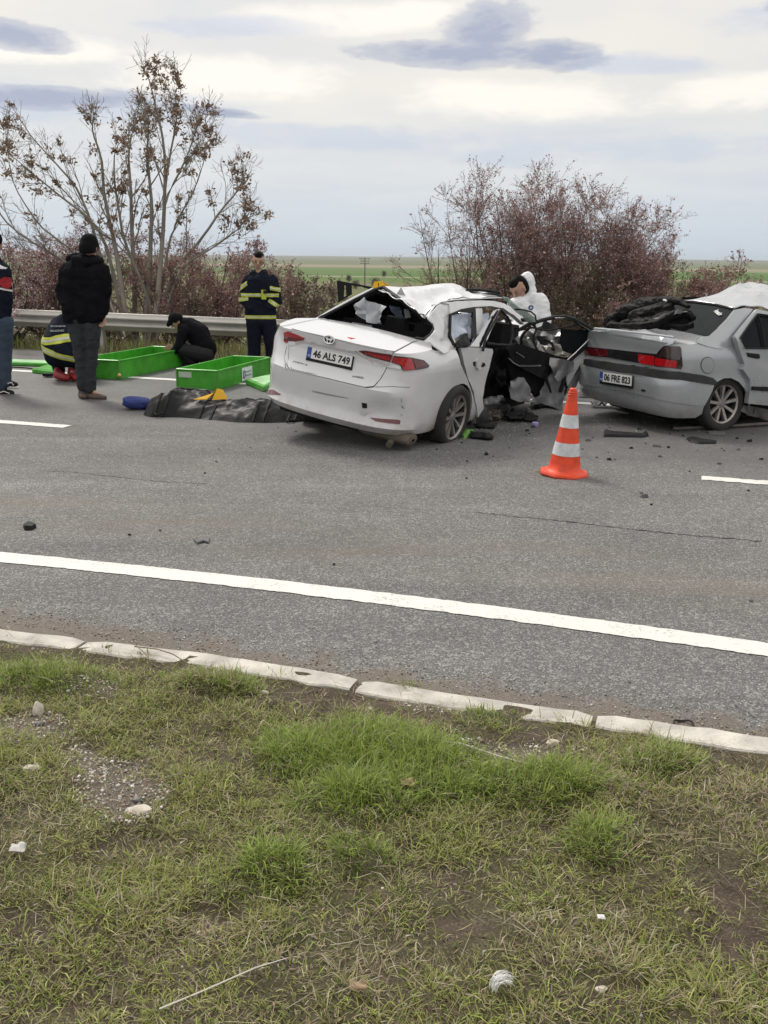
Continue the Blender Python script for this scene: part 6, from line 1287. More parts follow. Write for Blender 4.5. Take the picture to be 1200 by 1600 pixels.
    blob('hair', [[(hd + Z * .06, .092), (hd - Z * .0 - fwd * .03, .095)]], HAIR, f.root, .011, 2)
    j = blob('jacket', [c((-90, 330, .135), (-85, 520, .14), (-85, 700, .13)), c((5, 330, .125), (5, 520, .12), (2, 700, .115)), c((-45, 320, .14), (-40, 690, .14)), c((-120, 310, .08), (20, 310, .08)), c((20, 325, .085), (52, 520, .075), (46, 725, .055)), c((-125, 325, .085), (-150, 520, .075), (-140, 725, .055)), c((-70, 240, .06), (-20, 245, .06))], NAVY, f.root, .013, 3, .010, 9)
    rd = band('red_panel', j, f.p(38, 405, -.05), (.25, 0, 1), .13, .085, M('red_cloth', (.35, .02, .03), .8), f.root, .005)
    band('white_stripe', j, f.p(38, 458, -.05), (.3, 0, 1), .020, .085, M('white_cloth', (.7, .7, .7), .8), f.root, .005); band('white_collar', j, f.p(5, 285, -.03), (.5, 0, 1), .05, .085, MATS['white_cloth'], f.root, .005)
    blob('glove', hand(f.p(48, 735), f.p(42, 850, -.02), (-.6, -.5, 0), 1.1, .4), GLOVEB, f.root, .006, 2); blob('glove', hand(f.p(-140, 735), f.p(-140, 850), (1, 0, 0), 1.1, .4), GLOVEB, f.root, .006, 2)
    blob('trousers', [c((-60, 720, .12), (-40, 960, .085), (0, 1100, .075), (12, 1215, .07)), c((30, 720, .115), (40, 960, .085), (42, 1100, .07), (48, 1190, .065)), c((-40, 720, .12), (20, 720, .12))], BLUED, f.root, .012, 2, .012, 9)
    for a, b in (((-40, 1265), (90, 1270)), ((60, 1240), (130, 1250)), ((20, 1195), (120, 1205))):
        if a[0] == 60: continue
        sh_ = blob('sneaker', [c((*a, .045), ((a[0] + b[0]) / 2, (a[1] + b[1]) / 2 - 6, .042), (*b, .034))], BLACKP, f.root, .008, 2)
        blob('sole', [c((a[0] - 10, a[1] + 20, .030), (b[0] + 12, b[1] + 20, .026))], SOLE, f.root, .008, 2, cut=[(tuple(f.p(0, a[1] + 8)), (0, 0, 1))])
        q = MB(); q.tube([f.p(a[0] + 30, a[1] + 5, -.048), f.p(a[0] + 70, a[1] - 8, -.05), f.p(b[0] - 15, b[1] + 5, -.04)], .006, 6); q.build('shoe_stripe', SOLE, f.root)
people()
# ------------------------------------------------------------------ small things on the road
def cone():
    root = empty('traffic_cone', loc=tuple(G(881, 740))); tag(root, 'orange traffic cone with two white reflective bands standing on the asphalt', 'traffic cone')
    OR = M('cone_orange', (.70, .065, .020), .5, var=.26, scale=13, bump=.1); WB = M('cone_band', (.58, .60, .62), .4, var=.22, scale=14, bump=.15, bscale=120)
    b = np.array(G(881, 741)); tilt = Matrix.Translation(b) @ Matrix.Rotation(R(2.6), 4, 'Y') @ Matrix.Rotation(R(1), 4, 'X')
    q = MB(); q.lathe([(.192, .002), (.196, .012), (.188, .026), (.15, .034), (.142, .03)], 8, tilt @ Matrix.Rotation(R(14), 4, 'Z')); q.build('base', OR, root, ang=30)
    q = MB(); prof = lambda h: .132 - (.132 - .027) * (h / .66) ** .96
    hs = [.03, .05, .10, .155]; q.lathe([(.150, .031), (.140, .04)] + [(prof(h), h) for h in (.05, .10, .16, .25, .26, .35, .36, .5, .6, .64, .655, .662)] + [(.020, .668), (.001, .67)], 32, tilt, False); q.build('cone_body', OR, root, ang=60)
    for h0, h1 in ((.160, .258), (.372, .470)):
        q = MB(); q.lathe([(prof(h) + .0025, h) for h in np.linspace(h0, h1, 6)], 32, tilt, False); q.build('reflective_band', WB, root)
    for i, h in enumerate((.615, .632)):
        q = MB(); q.lathe([(prof(h) + .004, h), (prof(h) + .007, h + .005), (prof(h) + .003, h + .010)], 24, tilt, False); q.build('top_ring', OR, root)
cone()

GRN = M('green_sheet_metal', (.055, .33, .022), .42, var=.28, scale=7, bump=.12, coat=.1); GRND = M('green_worn', (.30, .52, .27), .5, var=.3, scale=6)
def tray(name, label, top4, z0, z1, inner=.03, sticker=None):
    """open steel tray from the four top corners (world, order near-left, near-right, far-right, far-left)"""
    T = [np.array(p) for p in top4]; c = sum(T) / 4; root = empty(name, loc=(c[0], c[1], 0)); tag(root, label, 'metal box', 'green metal boxes on the road')
    B = [np.array([p[0], p[1], z0]) for p in T]; T = [np.array([p[0], p[1], z1]) for p in T]
    q = MB(); q.hexa([b + np.array([0, 0, .0]) for b in B] + [b + np.array([0, 0, .02]) for b in B]); q.build('floor', GRN, root, smooth=False)
    for i, nm in enumerate(('end_panel', 'side_panel', 'end_panel', 'side_panel')):
        a, b = B[i], B[(i + 1) % 4]; A_, B_ = T[i], T[(i + 1) % 4]; t = (b - a) / np.linalg.norm(b - a); n = np.array([-t[1], t[0], 0]); n = n if n @ (c - a) > 0 else -n; n[2] = 0; w = .012
        q = MB(); q.hexa([a + t * w + np.array([0, 0, .02]), b - t * w + np.array([0, 0, .02]), b - t * w + n * w + np.array([0, 0, .02]), a + t * w + n * w + np.array([0, 0, .02]), A_ + t * w, B_ - t * w, B_ - t * w + n * w, A_ + t * w + n * w]); pn = q.build(nm, GRN, root, smooth=False)
        q = MB(); q.tube([A_, B_], .013, 6); q.build('rim', GRN, pn)
        q = MB(); q.hexa([a - n * .003 + np.array([0, 0, .0]), b - n * .003, b + n * .02, a + n * .02, a - n * .003 + np.array([0, 0, .05]), b - n * .003 + np.array([0, 0, .05]), b + n * .0 + np.array([0, 0, .05]), a + n * .0 + np.array([0, 0, .05])]); q.build('foot_rail', GRN, pn, smooth=False)
    for p, pt in zip(B, T):
        q = MB(); q.tube([p + np.array([0, 0, .001]), pt], .014, 6); q.build('corner_post', M('corner_steel', (.10, .30, .06), .5, .2), root)
    return root, B, T, c
def boxes():
    # box held by the crouching man (long side runs away to the right)
    n0, n1 = G(187, 593), G(300, 568.5); dirv = (n1 - n0) / np.linalg.norm(n1 - n0); sidev = np.array([-dirv[1], dirv[0], 0]); w = .62
    top = [n0 + sidev * w, n0, n0 + dirv * 2.0, n0 + dirv * 2.0 + sidev * w]
    r, B, T, c = tray('metal_box', 'open green metal box with a brass corner knob beside the black clothed men', [top[1], top[2], top[3], top[0]], 0.003, .245)
    q = MB(); q.lathe([(.03, 0), (.032, .012), (.02, .03), (.001, .034)], 16, Matrix.Translation(n0 + np.array([.0, -.012, .055])) @ Matrix.Rotation(R(90), 4, 'X'), False); q.build('knob', M('brass', (.55, .42, .16), .35, .8), r)
    # box by the body bag
    tp = [G(276, 577, .235), G(339.5, 580, .235), G(421, 559, .235)]; tp.append(tp[0] + tp[2] - tp[1])
    r2, B, T, c = tray('metal_box', 'open green metal box with a white paper label beside the black bag', [tp[0], tp[1], tp[2], tp[3]], .003, .235)
    e = (T[2] - T[1]) / np.linalg.norm(T[2] - T[1]); nn = np.array([e[1], -e[0], 0]); nn = nn if nn @ (CAM - T[1]) > 0 else -nn; L_ = np.linalg.norm(T[2] - T[1])
    o = T[1] + e * L_ * .52 - np.array([0, 0, .125]) + nn * .014; PAP = M('paper_label', (.72, .74, .76), .7, var=.05)
    q = MB(); q.hexa([o - e * .17 - np.array([0, 0, .085]), o + e * .17 - np.array([0, 0, .085]), o + e * .17 - np.array([0, 0, .085]) - nn * .006, o - e * .17 - np.array([0, 0, .085]) - nn * .006, o - e * .17 + np.array([0, 0, .085]), o + e * .17 + np.array([0, 0, .085]), o + e * .17 + np.array([0, 0, .085]) - nn * .006, o - e * .17 + np.array([0, 0, .085]) - nn * .006]); lb = q.build('paper_label', PAP, r2, smooth=False)
    q = MB(); M4 = Matrix.Translation(o - e * .11 + nn * .002); pts = [o - e * .11 + nn * .004 + e * .028 * math.cos(a) + np.array([0, 0, .05 * math.sin(a)]) for a in np.linspace(0, 6.283, 14, endpoint=False)]; q.tube(pts, .006, 5, closed=True); q.build('label_crest', M('crest_blue', (.08, .13, .22), .6), lb)
    for i, (s_, z) in enumerate((('BÜYÜKŞEHİR', .025), ('BELEDİYESİ', -.02))): text('label_text', s_, o + e * .035 + np.array([0, 0, z]) + nn * .002, e, (0, 0, 1), .026, M('label_ink', (.25, .30, .36), .7), lb, wide=.19, depth=.001)
    e2 = (T[1] - T[0]) / np.linalg.norm(T[1] - T[0]); n2 = np.array([e2[1], -e2[0], 0]); n2 = n2 if n2 @ (CAM - T[0]) > 0 else -n2; o2 = T[0] + e2 * .12 - np.array([0, 0, .06]) + n2 * .012
    q = MB(); q.hexa([o2 - e2 * .09 - np.array([0, 0, .035]), o2 + e2 * .09 - np.array([0, 0, .035]), o2 + e2 * .09 - np.array([0, 0, .035]) - n2 * .006, o2 - e2 * .09 - np.array([0, 0, .035]) - n2 * .006, o2 - e2 * .09 + np.array([0, 0, .035]), o2 + e2 * .09 + np.array([0, 0, .035]), o2 + e2 * .09 + np.array([0, 0, .035]) - n2 * .006, o2 - e2 * .09 + np.array([0, 0, .035]) - n2 * .006]); q.build('name_plate', M('name_plate', (.42, .50, .40), .5), r2, smooth=False)
    # lids lying on the road
    for label, px, h in (('flat green metal lid lying behind the crouching firefighter', [(12, 566), (86, 568.5), (96, 574), (14, 571.5)], .05), ('short green metal lid with dark opening next to the red boots', [(50, 583), (74, 576), (92, 576), (90, 588)], .06), ('pale green metal lid lying beside the white car', [(384, 601), (424, 592), (442, 598), (412, 613)], .07)):
        P_ = [G(u, v) for u, v in px]; c = sum(P_) / 4; root = empty('box_lid', loc=(c[0], c[1], 0)); tag(root, label, 'metal lid', 'green box lids on the road')
        q = MB(); q.hexa([p + np.array([0, 0, .003]) for p in P_] + [p + np.array([0, 0, h]) for p in P_]); o = q.build('lid_plate', GRN, root, smooth=False); bv = o.modifiers.new('b', 'BEVEL'); bv.width = .008
        ins = [c + (p - c) * .82 for p in P_]; q = MB(); q.hexa([p + np.array([0, 0, h - .002]) for p in ins] + [p + np.array([0, 0, h + .005]) for p in ins]); q.build('lid_panel', GRND if 'pale' in label or 'flat' in label else GRN, root, smooth=False)
        if 'dark' in label:
            a, b = G(70, 585, .03), G(82, 586, .03); d_ = np.array([0, -.03, 0]); q = MB(); q.box((a[0], a[1] - .09, .012), (b[0], a[1] + .01, .052)); q.build('opening', SEAM, root, smooth=False)
    # loose nylon straps
    q = MB(); P_ = [G(14, 573, .012), G(40, 574.5, .01), G(66, 577.5, .012), G(88, 579, .01)]; q.tube(P_, .010, 6); tag(q.build('strap', BLACKP), 'thin black strap lying beside the flat green lid', 'strap')
boxes()

def bag():
    m = M('black_bag_vinyl', (.009, .009, .010), .45, var=.35, scale=6, bump=.35, bscale=24, spec=.22)
    root = empty('body_bag', loc=tuple(G(330, 640))); tag(root, 'long black zipped vinyl bag with straps lying on the road', 'bag')
    near = [G(u, v) for u, v in ((219, 648), (236, 652), (273, 652), (320, 655), (367, 660), (415, 661), (462, 660), (500, 657))]
    hgt = [.13, .21, .20, .185, .175, .15, .10, .07]; wid = [.50, .66, .72, .72, .68, .60, .54, .50]; nv = RN * 1.0
    S = 150; Tn = 60; V = []; k = len(near) - 1
    for i in range(S + 1):
        a = i / S * k; j = min(int(a), k - 1); f = a - j; f_ = f * f * (3 - 2 * f)
        p = near[j] * (1 - f) + near[j + 1] * f; h = hgt[j] * (1 - f_) + hgt[j + 1] * f_; w = wid[j] * (1 - f_) + wid[j + 1] * f_; endf = min(1, i / 8.0) ** .5 * min(1, (S - i) / 7) ** .5
        for t in range(Tn + 1):
            x = t / Tn; prof = (1 - abs(2 * x - 1) ** 2.6); q = p + nv * w * (x if endf == 1 else .5 + (x - .5) * (.7 + .3 * endf))
            z = h * prof * endf; v = Vector((q[0] * 4, q[1] * 4, 1)); r_ = (.25 - abs(noise.noise(v * .8))) * .11 + (.2 - abs(noise.noise(Vector((q[0] * 4 + q[1] * 5, q[1] * 9 - q[0] * 3, 4))))) * .06 + (.2 - abs(noise.noise(Vector((q[0] * 13, q[1] * 13, 8))))) * .018
            sag = -.04 * math.exp(-((a - 3.4) / .5) ** 2) + .03 * math.exp(-((a - 1.2) / .5) ** 2)
            V.append(q + np.array([0, 0, max(.003, z + (r_ + sag) * prof * endf)]) + RN * r_ * .25 * (1 - prof) * .8)
    n = Tn + 1; F = [(i * n + t, (i + 1) * n + t, (i + 1) * n + t + 1, i * n + t + 1) for i in range(S) for t in range(Tn)]
    mk('bag_cover', V, F, m, root); Vg = np.array(V).reshape(S + 1, n, 3)
    sm = M('black_webbing', (.006, .006, .006), .8, bump=.4, bscale=120)
    for i in (24, 32, 60, 68, 98, 105, 122, 127):
        P_ = [Vg[min(S, max(0, i - int(5 * (t / Tn)))), t] + np.array([0, -.003, .004]) for t in range(0, n, 1)]; Vv = []; Ff = []
        for a, p in enumerate(P_): Vv += [p - RD * .013, p + RD * .013]
        Ff = [(2 * a, 2 * a + 1, 2 * a + 3, 2 * a + 2) for a in range(len(P_) - 1)]; o = mk('strap', Vv, Ff, sm, root); so = o.modifiers.new('t', 'SOLIDIFY'); so.thickness = .004
    for i0, i1 in ((24, 32), (122, 127)):
        q = MB(); q.tube([Vg[i0, 2] + np.array([0, -.03, .01]), Vg[(i0 + i1) // 2, 1] + np.array([0, -.07, .012]), Vg[i1, 2] + np.array([0, -.03, .01])], .012, 6); q.build('carry_handle', sm, root)
    q = MB(); q.tube([Vg[i, 39] + np.array([0, 0, .006]) for i in range(4, S - 3)], .006, 5); q.build('zip', M('zip_grey', (.05, .05, .052), .5), root)
    # blue bundle
    c0 = G(213, 640) + np.array([0, .05, .066]); bm = bmesh.new(); bmesh.ops.create_icosphere(bm, subdivisions=4, radius=1)
    Vv = []
    for v in bm.verts:
        d = v.co; x = abs(d.x) ** .7 * (1 if d.x > 0 else -1); z = abs(d.z) ** .75 * (1 if d.z > 0 else -1); nz = noise.noise(d * 2.4) * .10 + (abs(noise.noise(d * 5)) - .2) * .10
        Vv.append(c0 + np.array([x * .155 * (1 + nz), d.y * .11 * (1 + nz), max(-.064, z * .066 * (1 + nz) - .012 * x)]))
    F = [tuple(x.index for x in f.verts) for f in bm.faces]; bm.free()
    o = mk('bundle', Vv, F, M('blue_cloth', (.02, .035, .16), .7, var=.3, scale=14, bump=.4, bscale=50)); tag(o, 'crumpled dark blue cloth bundle at the head of the black bag', 'bundle')
    YM = M('marker_yellow', (.75, .42, .01), .4, var=.06)
    def marker(label, tri, n, back, glyph=True):
        """folded plastic tent: front face points bottom-left, bottom-right, top-right, top-left + a rear leaf"""
        P_ = [np.array(p) for p in tri]; root = empty('evidence_marker', loc=tuple(P_[0])); tag(root, label, 'evidence marker', 'yellow evidence markers')
        n = np.array(n, float); n /= np.linalg.norm(n)
        q = MB(); q.hexa([p for p in P_] + [p - n * .004 for p in P_]); q.build('front_leaf', YM, root, smooth=False)
        bk = [P_[3] - n * .005, P_[2] - n * .005, P_[1] + back, P_[0] + back]; q = MB(); q.hexa(bk + [p - n * .004 for p in bk]); q.build('rear_leaf', YM, root, smooth=False)
        ex = P_[1] - P_[0]; ey = (P_[3] + P_[2] - P_[0] - P_[1]) / 2; o = sum(P_) / 4 + n * .003
        if glyph: text('numeral', '1', o, ex, ey, np.linalg.norm(ey) * .5, INK, root, depth=.001, bold=.02)
    c = Vg[62, 20]; ex = np.array([.95, .1, .12]); ey = np.array([.35, .5, .55])
    marker('yellow plastic evidence marker resting on the black bag', [c + np.array([.0, -.03, .02]), c + np.array([.16, -.01, .03]), c + np.array([.11, .03, .12]), c + np.array([.05, .02, .135])], (.1, -.9, .4), np.array([-.06, .13, .02]), False)
    q = MB(); a = Vg[55, 15]; q.add([a + np.array([-.06, -.02, .012]), a + np.array([.08, -.03, .02]), a + np.array([.14, .02, .075]), a + np.array([.0, .01, .02]), a + np.array([-.06, -.02, .006]), a + np.array([.08, -.03, .012]), a + np.array([.14, .02, .065]), a + np.array([.0, .01, .012])], [(0, 1, 2, 3), (7, 6, 5, 4), (0, 4, 5, 1), (1, 5, 6, 2), (2, 6, 7, 3), (3, 7, 4, 0)]); q.build('folded_flap', YM, [o for o in bpy.data.objects if o.name == 'evidence_marker'][0], smooth=False)
    Pm = plane_of(LOC(MW1, (1.55, 0, 0)), LOC(MW1, (1.55, 1, 0)), LOC(MW1, (1.55, 0, 1))); pc = [PL(u, v, *Pm) for u, v in cropA([(678, 122), (768, 112), (735, 72), (694, 74)])]
    marker('yellow numbered evidence marker standing on the white car roof', pc, Pm[1], -Pm[1] * .12)
bag()

def puffer():
    # black quilted jacket thrown on the silver boot
    Q = plane_of(LOC(MW2, (.38, -.2, .98)), LOC(MW2, (.38, .6, .98)), LOC(MW2, (.50, 0, 1.2))); P_ = lambda x, y, k=0.0: PL(*cropC([(x, y)])[0], Q[0] + Q[1] * k, Q[1])
    m = M('black_quilted_nylon', (.005, .005, .005), .55, var=.35, scale=9, bump=.3, bscale=40, spec=.12); root = empty('jacket', loc=tuple(P_(480, 350))); tag(root, 'black quilted jacket heaped on the boot of the silver car', 'jacket')
    blob('shell', [[(P_(262, 318), .06), (P_(320, 285), .085), (P_(400, 245), .09), (P_(480, 215), .085), (P_(560, 200), .07), (P_(640, 190), .045)], [(P_(270, 330, .05), .035), (P_(400, 325, .08), .05), (P_(520, 318, .08), .06), (P_(620, 322, .05), .06)], [(P_(420, 280, .08), .07), (P_(520, 258, .06), .08), (P_(620, 240, .02), .07)], [(P_(560, 300, .05), .07), (P_(650, 290, .03), .08), (P_(720, 310, .0), .06)], [(P_(640, 330, .06), .035), (P_(700, 345, .05), .035), (P_(755, 330, .03), .03)]], m, root, .012, 2, .028, 9)
    blob('sleeve', [[(P_(640, 190, .02), .04), (P_(690, 195, .03), .035), (P_(735, 220, .04), .022)]], m, root, .010, 2, .012, 14)
    blob('sleeve', [[(P_(340, 335, .10), .028), (P_(470, 330, .13), .04), (P_(560, 318, .12), .045), (P_(640, 275, .11), .05), (P_(720, 255, .06), .045), (P_(760, 285, .03), .035)]], m, root, .010, 2, .014, 14)
    sheet('lining', cropC([(520, 290), (600, 262), (690, 240), (730, 250), (640, 272), (560, 296)]), (Q[0] + Q[1] * .14, Q[1]), M('grey_lining', (.10, .10, .105), .45, var=.3), root, th=.006, res=.03, amp=.03, freq=9, seed=3)
    q = MB(); q.tube([P_(588, 183, .08), P_(606, 188, .08)], .010, 6); q.build('care_tag', PLATEW, root)
puffer()

def debris():
    def shard(name, label, px, h, mat, z=.004, amp=.0, grp=None, cat='debris'):
        P_ = [G(u, v) for u, v in px]; c = sum(P_) / len(P_); n = len(P_); rng = np.random.default_rng(int(abs(c[0] * 1000)))
        V = [p + np.array([0, 0, z]) for p in P_] + [c + (p - c) * .9 + np.array([0, 0, z + h * (.6 + .7 * rng.random())]) for p in P_]
        F = [tuple(range(n - 1, -1, -1)), tuple(range(n, 2 * n))] + [(i, (i + 1) % n, n + (i + 1) % n, n + i) for i in range(n)]
        return tag(mk(name, V, F, mat, smooth=False), label, cat, grp)
    GP = M('grey_shard', (.10, .10, .105), .5, var=.3); FO = M('silver_foil', (.50, .50, .52), .3, .8, var=.3, bump=.4)
    shard('trim_strip', 'long black plastic trim strip with hooked ends near the traffic cone', [(943, 683), (944, 673), (949, 677), (1006, 680), (1012, 677), (1014, 682), (1006, 684), (948, 683)], .025, BLACKP)
    q = MB(); q.tube([G(1052, 670, .02), G(1120, 667, .022), G(1205, 662, .024), G(1290, 658, .02)], .018, 8); tag(q.build('metal_bar', M('dusty_bar', (.11, .10, .09), .6, .4, var=.3)), 'long grey bar lying beneath the silver car wheel', 'bar')
    shard('shard', 'torn dark rubber strip lying near the long grey bar', [(1072, 686), (1082, 684), (1098, 689), (1120, 691), (1118, 694), (1092, 694), (1078, 691)], .02, BLACKP)
    shard('shard', 'small pale grey plastic piece close to the long grey bar', [(1103, 676), (1118, 675), (1134, 678), (1130, 681), (1108, 679)], .012, GP)
    shard('shard', 'black lump of plastic alone in the near lane', [(36, 823), (44, 820), (55, 821), (57, 825), (50, 829), (38, 829)], .022, BLACKP)
    shard('shard', 'thin grey plastic shard lying behind the edge line', [(302, 846), (312, 843), (328, 843), (327, 850), (318, 848), (308, 851)], .010, GP)
    c = G(836, 667); q = MB(); q.lathe([(.030, 0), (.034, .006), (.034, .04), (.028, .046), (.001, .046)], 24, Matrix.Translation(c + np.array([0, 0, .002]))); tag(q.build('bottle_cap', M('lilac_plastic', (.36, .29, .55), .4, var=.08)), 'lilac plastic cap lying near the open car door', 'cap')
    # stuff torn from the white car beside its wheel
    shard('cloth_scrap', 'bright green scrap of cloth beside the rear wheel of the white car', cropB([(300, 985), (330, 958), (375, 966), (382, 976), (340, 990), (318, 1000)]), .03, M('lime_cloth', (.20, .45, .10), .7, var=.3))
    for i, (lab, px, h, mt) in enumerate((('torn black hose beside the green cloth scrap', [(340, 975), (400, 972), (480, 985), (498, 1000), (480, 1012), (420, 1004), (350, 998)], .05, BLACKP), ('twisted black wiring below the bent rear door', [(372, 930), (440, 908), (520, 912), (500, 940), (430, 945)], .05, SEAM), ('muddy lump of trim below the missing sill', [(436, 858), (470, 838), (520, 848), (540, 880), (520, 905), (455, 898)], .14, MUD), ('crumpled black plastic liner beneath the open front door', [(540, 880), (600, 850), (690, 840), (720, 870), (650, 905), (560, 900)], .10, BLACKP), ('black rubber mat beside the lilac cap', [(640, 870), (700, 855), (760, 880), (740, 905), (670, 900)], .05, SEAM), ('black curved moulding behind the lilac cap', [(700, 800), (800, 775), (890, 800), (895, 830), (800, 815), (720, 830)], .06, BLACKP))):
        P_ = [G(u, v) for u, v in cropB(px)]; cc = sum(P_) / len(P_); r = max(np.linalg.norm(p - cc) for p in P_); bm = bmesh.new(); bmesh.ops.create_icosphere(bm, subdivisions=3, radius=1); poly = [(p[0], p[1]) for p in P_]; V = []
        for v in bm.verts:
            a = math.atan2(v.co.y, v.co.x); dd = np.array([math.cos(a), math.sin(a)]); rr = 0
            for s_ in np.linspace(.02, r * 1.05, 24):
                if inpoly([(cc[0] + dd[0] * s_, cc[1] + dd[1] * s_)], poly)[0]: rr = s_
            k_ = math.hypot(v.co.x, v.co.y); nz = 1 + .5 * noise.noise(v.co * 3 + Vector((i * 5, 0, 0))); V.append((cc[0] + dd[0] * rr * k_, cc[1] + dd[1] * rr * k_, max(.002, (v.co.z * .5 + .45) * h * nz)))
        F = [tuple(x.index for x in f.verts) for f in bm.faces]; bm.free(); tag(sharp(mk('torn_part', V, F, mt), 25), lab, 'debris')
    for i, (x, y, sx) in enumerate(((470, 790, 45), (540, 800, 60), (600, 795, 40), (250, 800, 35), (160, 740, 40))):
        u, v = cropC([(x, y)])[0]; p = G(u, min(v, 640) + 3); V, F = crumple_grid([p + np.array([-.16, -.08, .03]), p + np.array([.16, -.08, .05]), p + np.array([.16, .10, .09]), p + np.array([-.16, .10, .06])], 10, .05, 14, i); V = [np.array([q[0], q[1], max(.004, q[2])]) for q in V]
        o = mk('foil_scrap', V, F, FO if i < 3 else GP); so = o.modifiers.new('t', 'SOLIDIFY'); so.thickness = .004; tag(o, 'crumpled silver foil scrap under the tail of the silver car' if i < 3 else 'crushed grey plastic scrap between the two cars', 'debris', 'foil scraps under the silver car' if i < 3 else 'grey scraps between the cars')
    # little black fragments everywhere
    rng = np.random.default_rng(21); base = []
    spots = [(rng.uniform(560, 1180), rng.uniform(668, 720)) for _ in range(46)] + [(rng.uniform(930, 1190), rng.uniform(690, 790)) for _ in range(9)] + [(rng.uniform(20, 560), rng.uniform(668, 760)) for _ in range(4)] + [(729, 748), (730, 722), (462, 675), (320, 740), (203, 837), (250, 830), (522, 883), (1017, 789), (1173, 940)]
    for i, (u, v) in enumerate(spots):
        p = G(u, v); n = int(rng.integers(5, 8)); a0 = rng.random() * 6; sz = .008 + .03 * rng.random() ** 2.5 if i < 59 else .012; el = rng.uniform(.3, 1); R_ = [(math.cos(a0 + 6.283 * k / n) * sz * rng.uniform(.6, 1.2), math.sin(a0 + 6.283 * k / n) * sz * el * rng.uniform(.6, 1.2)) for k in range(n)]
        V = [p + np.array([x, y, .003]) for x, y in R_] + [p + np.array([x * .7, y * .7, .006 + sz * rng.uniform(.2, .6)]) for x, y in R_]
        F = [tuple(range(n - 1, -1, -1)), tuple(range(n, 2 * n))] + [(k, (k + 1) % n, n + (k + 1) % n, n + k) for k in range(n)]
        tag(mk('fragment', V, F, (BLACKP, GP, BLACKP)[i % 3], smooth=False), 'tiny dark car fragment scattered on the asphalt', 'debris', 'tiny dark fragments on the road')
    # ring of rubber by the kerb
    c = G(1068, 1131, .008); q = MB(); q.tube([c + np.array([.034 * math.cos(a), .030 * math.sin(a), .004 * math.sin(3 * a)]) for a in np.linspace(0, 6.283, 26, endpoint=False)], .004, 6, closed=True); tag(q.build('rubber_ring', BLACKP), 'black rubber ring lying against the kerb', 'ring')
    # stones, twigs, litter on the verge
    ST = M('pale_stone', (.52, .47, .40), .9, var=.2, scale=30, bump=.5, bscale=80)
    def on_verge(u, v): p = G(u, v, .03); s, d = sd_of(p); return SD(s, d, verge_z(s, d))
    for lab, u, v, sz, sd_ in (('upright pale stone in the grass below the kerb', 60, 1114, (.020, .018, .030), 1), ('flat beige stone at the edge of the gravel patch', 218, 1268, (.040, .022, .012), 2), ('small pale stone beside thin grass', 50, 1207, (.026, .018, .010), 3), ('reddish cream stone in bare soil by the kerb', 864, 1161, (.022, .015, .012), 4), ('round cream pebble on the bare soil', 578, 1105, (.008, .008, .006), 5), ('cream stone beside the dry grass tuft', 412, 1080, (.018, .010, .008), 6), ('dark grey stone above the gravel patch', 62, 1133, (.016, .012, .009), 7), ('dark stone inside the gravel patch', 215, 1252, (.016, .010, .008), 8), ('pale flat stone low in the verge grass', 940, 1545, (.014, .010, .006), 9)):
        o = rock('stone', on_verge(u, v) + np.array([0, 0, sz[2] * .55]), sz, ST if 'dark' not in lab else GP, sd_); tag(o, lab, 'stone')
    DRY = M('dry_twig', (.22, .16, .11), .9, var=.3); PALE = M('bleached_stick', (.58, .55, .48), .8, var=.15)
    def twig(lab, pts, r, mat, lift=.012):
        P_ = [on_verge(u, v) + np.array([0, 0, lift]) if sd_of(G(u, v))[1] < D_KERB - .05 else G(u, v, .04) for u, v in pts]; q = MB(); q.tube(P_, [r] + [r * .9] * (len(P_) - 2) + [r * .4], 6); tag(q.build('twig', mat), lab, 'twig')
    twig('thin brown twig lying across the kerb stones', [(210, 1010), (245, 1014), (270, 1022), (296, 1038)], .003, DRY); twig('short brown twig resting on the kerb beside another', [(212, 1008), (228, 1022), (234, 1030)], .002, DRY)
    twig('bleached stick in front of the lush grass', [(640, 1170), (720, 1180), (780, 1190), (825, 1204)], .0035, PALE, .02); twig('dark twig at the far edge of the lush grass', [(825, 1204), (870, 1208), (900, 1206)], .003, DRY, .02)
    twig('long pale straw lying in the lower grass', [(250, 1594), (320, 1570), (400, 1540), (450, 1523)], .002, PALE, .03); twig('brown root stem under the kerb grass', [(260, 1090), (310, 1086), (380, 1078)], .0035, DRY)
    # white tuft of fibre
    rng = np.random.default_rng(4); root = tag(empty('fibre_tuft', loc=tuple(on_verge(783, 1545))), 'white curled tuft of fibre lying in the grass', 'litter'); q = MB(); b0 = on_verge(775, 1552)
    V = []; F = []
    for i in range(70):
        e0 = rng.normal(0, .004, 3); pts = []
        for t in np.linspace(0, 1, 7): an = 2.6 * t + rng.normal(0, .05); pts.append(b0 + e0 + np.array([.013 - .018 * math.cos(an) + rng.normal(0, .001), .012 * t, .012 + .026 * math.sin(an)]) + np.array([.006 * t * e0[0] / .006, .006 * e0[1] / .006 * t, 0]))
        q.tube(pts, .0007, 3)
    o = q.build('fibres', M('white_fibre', (.82, .82, .80), .6), root); o['kind'] = 'stuff'
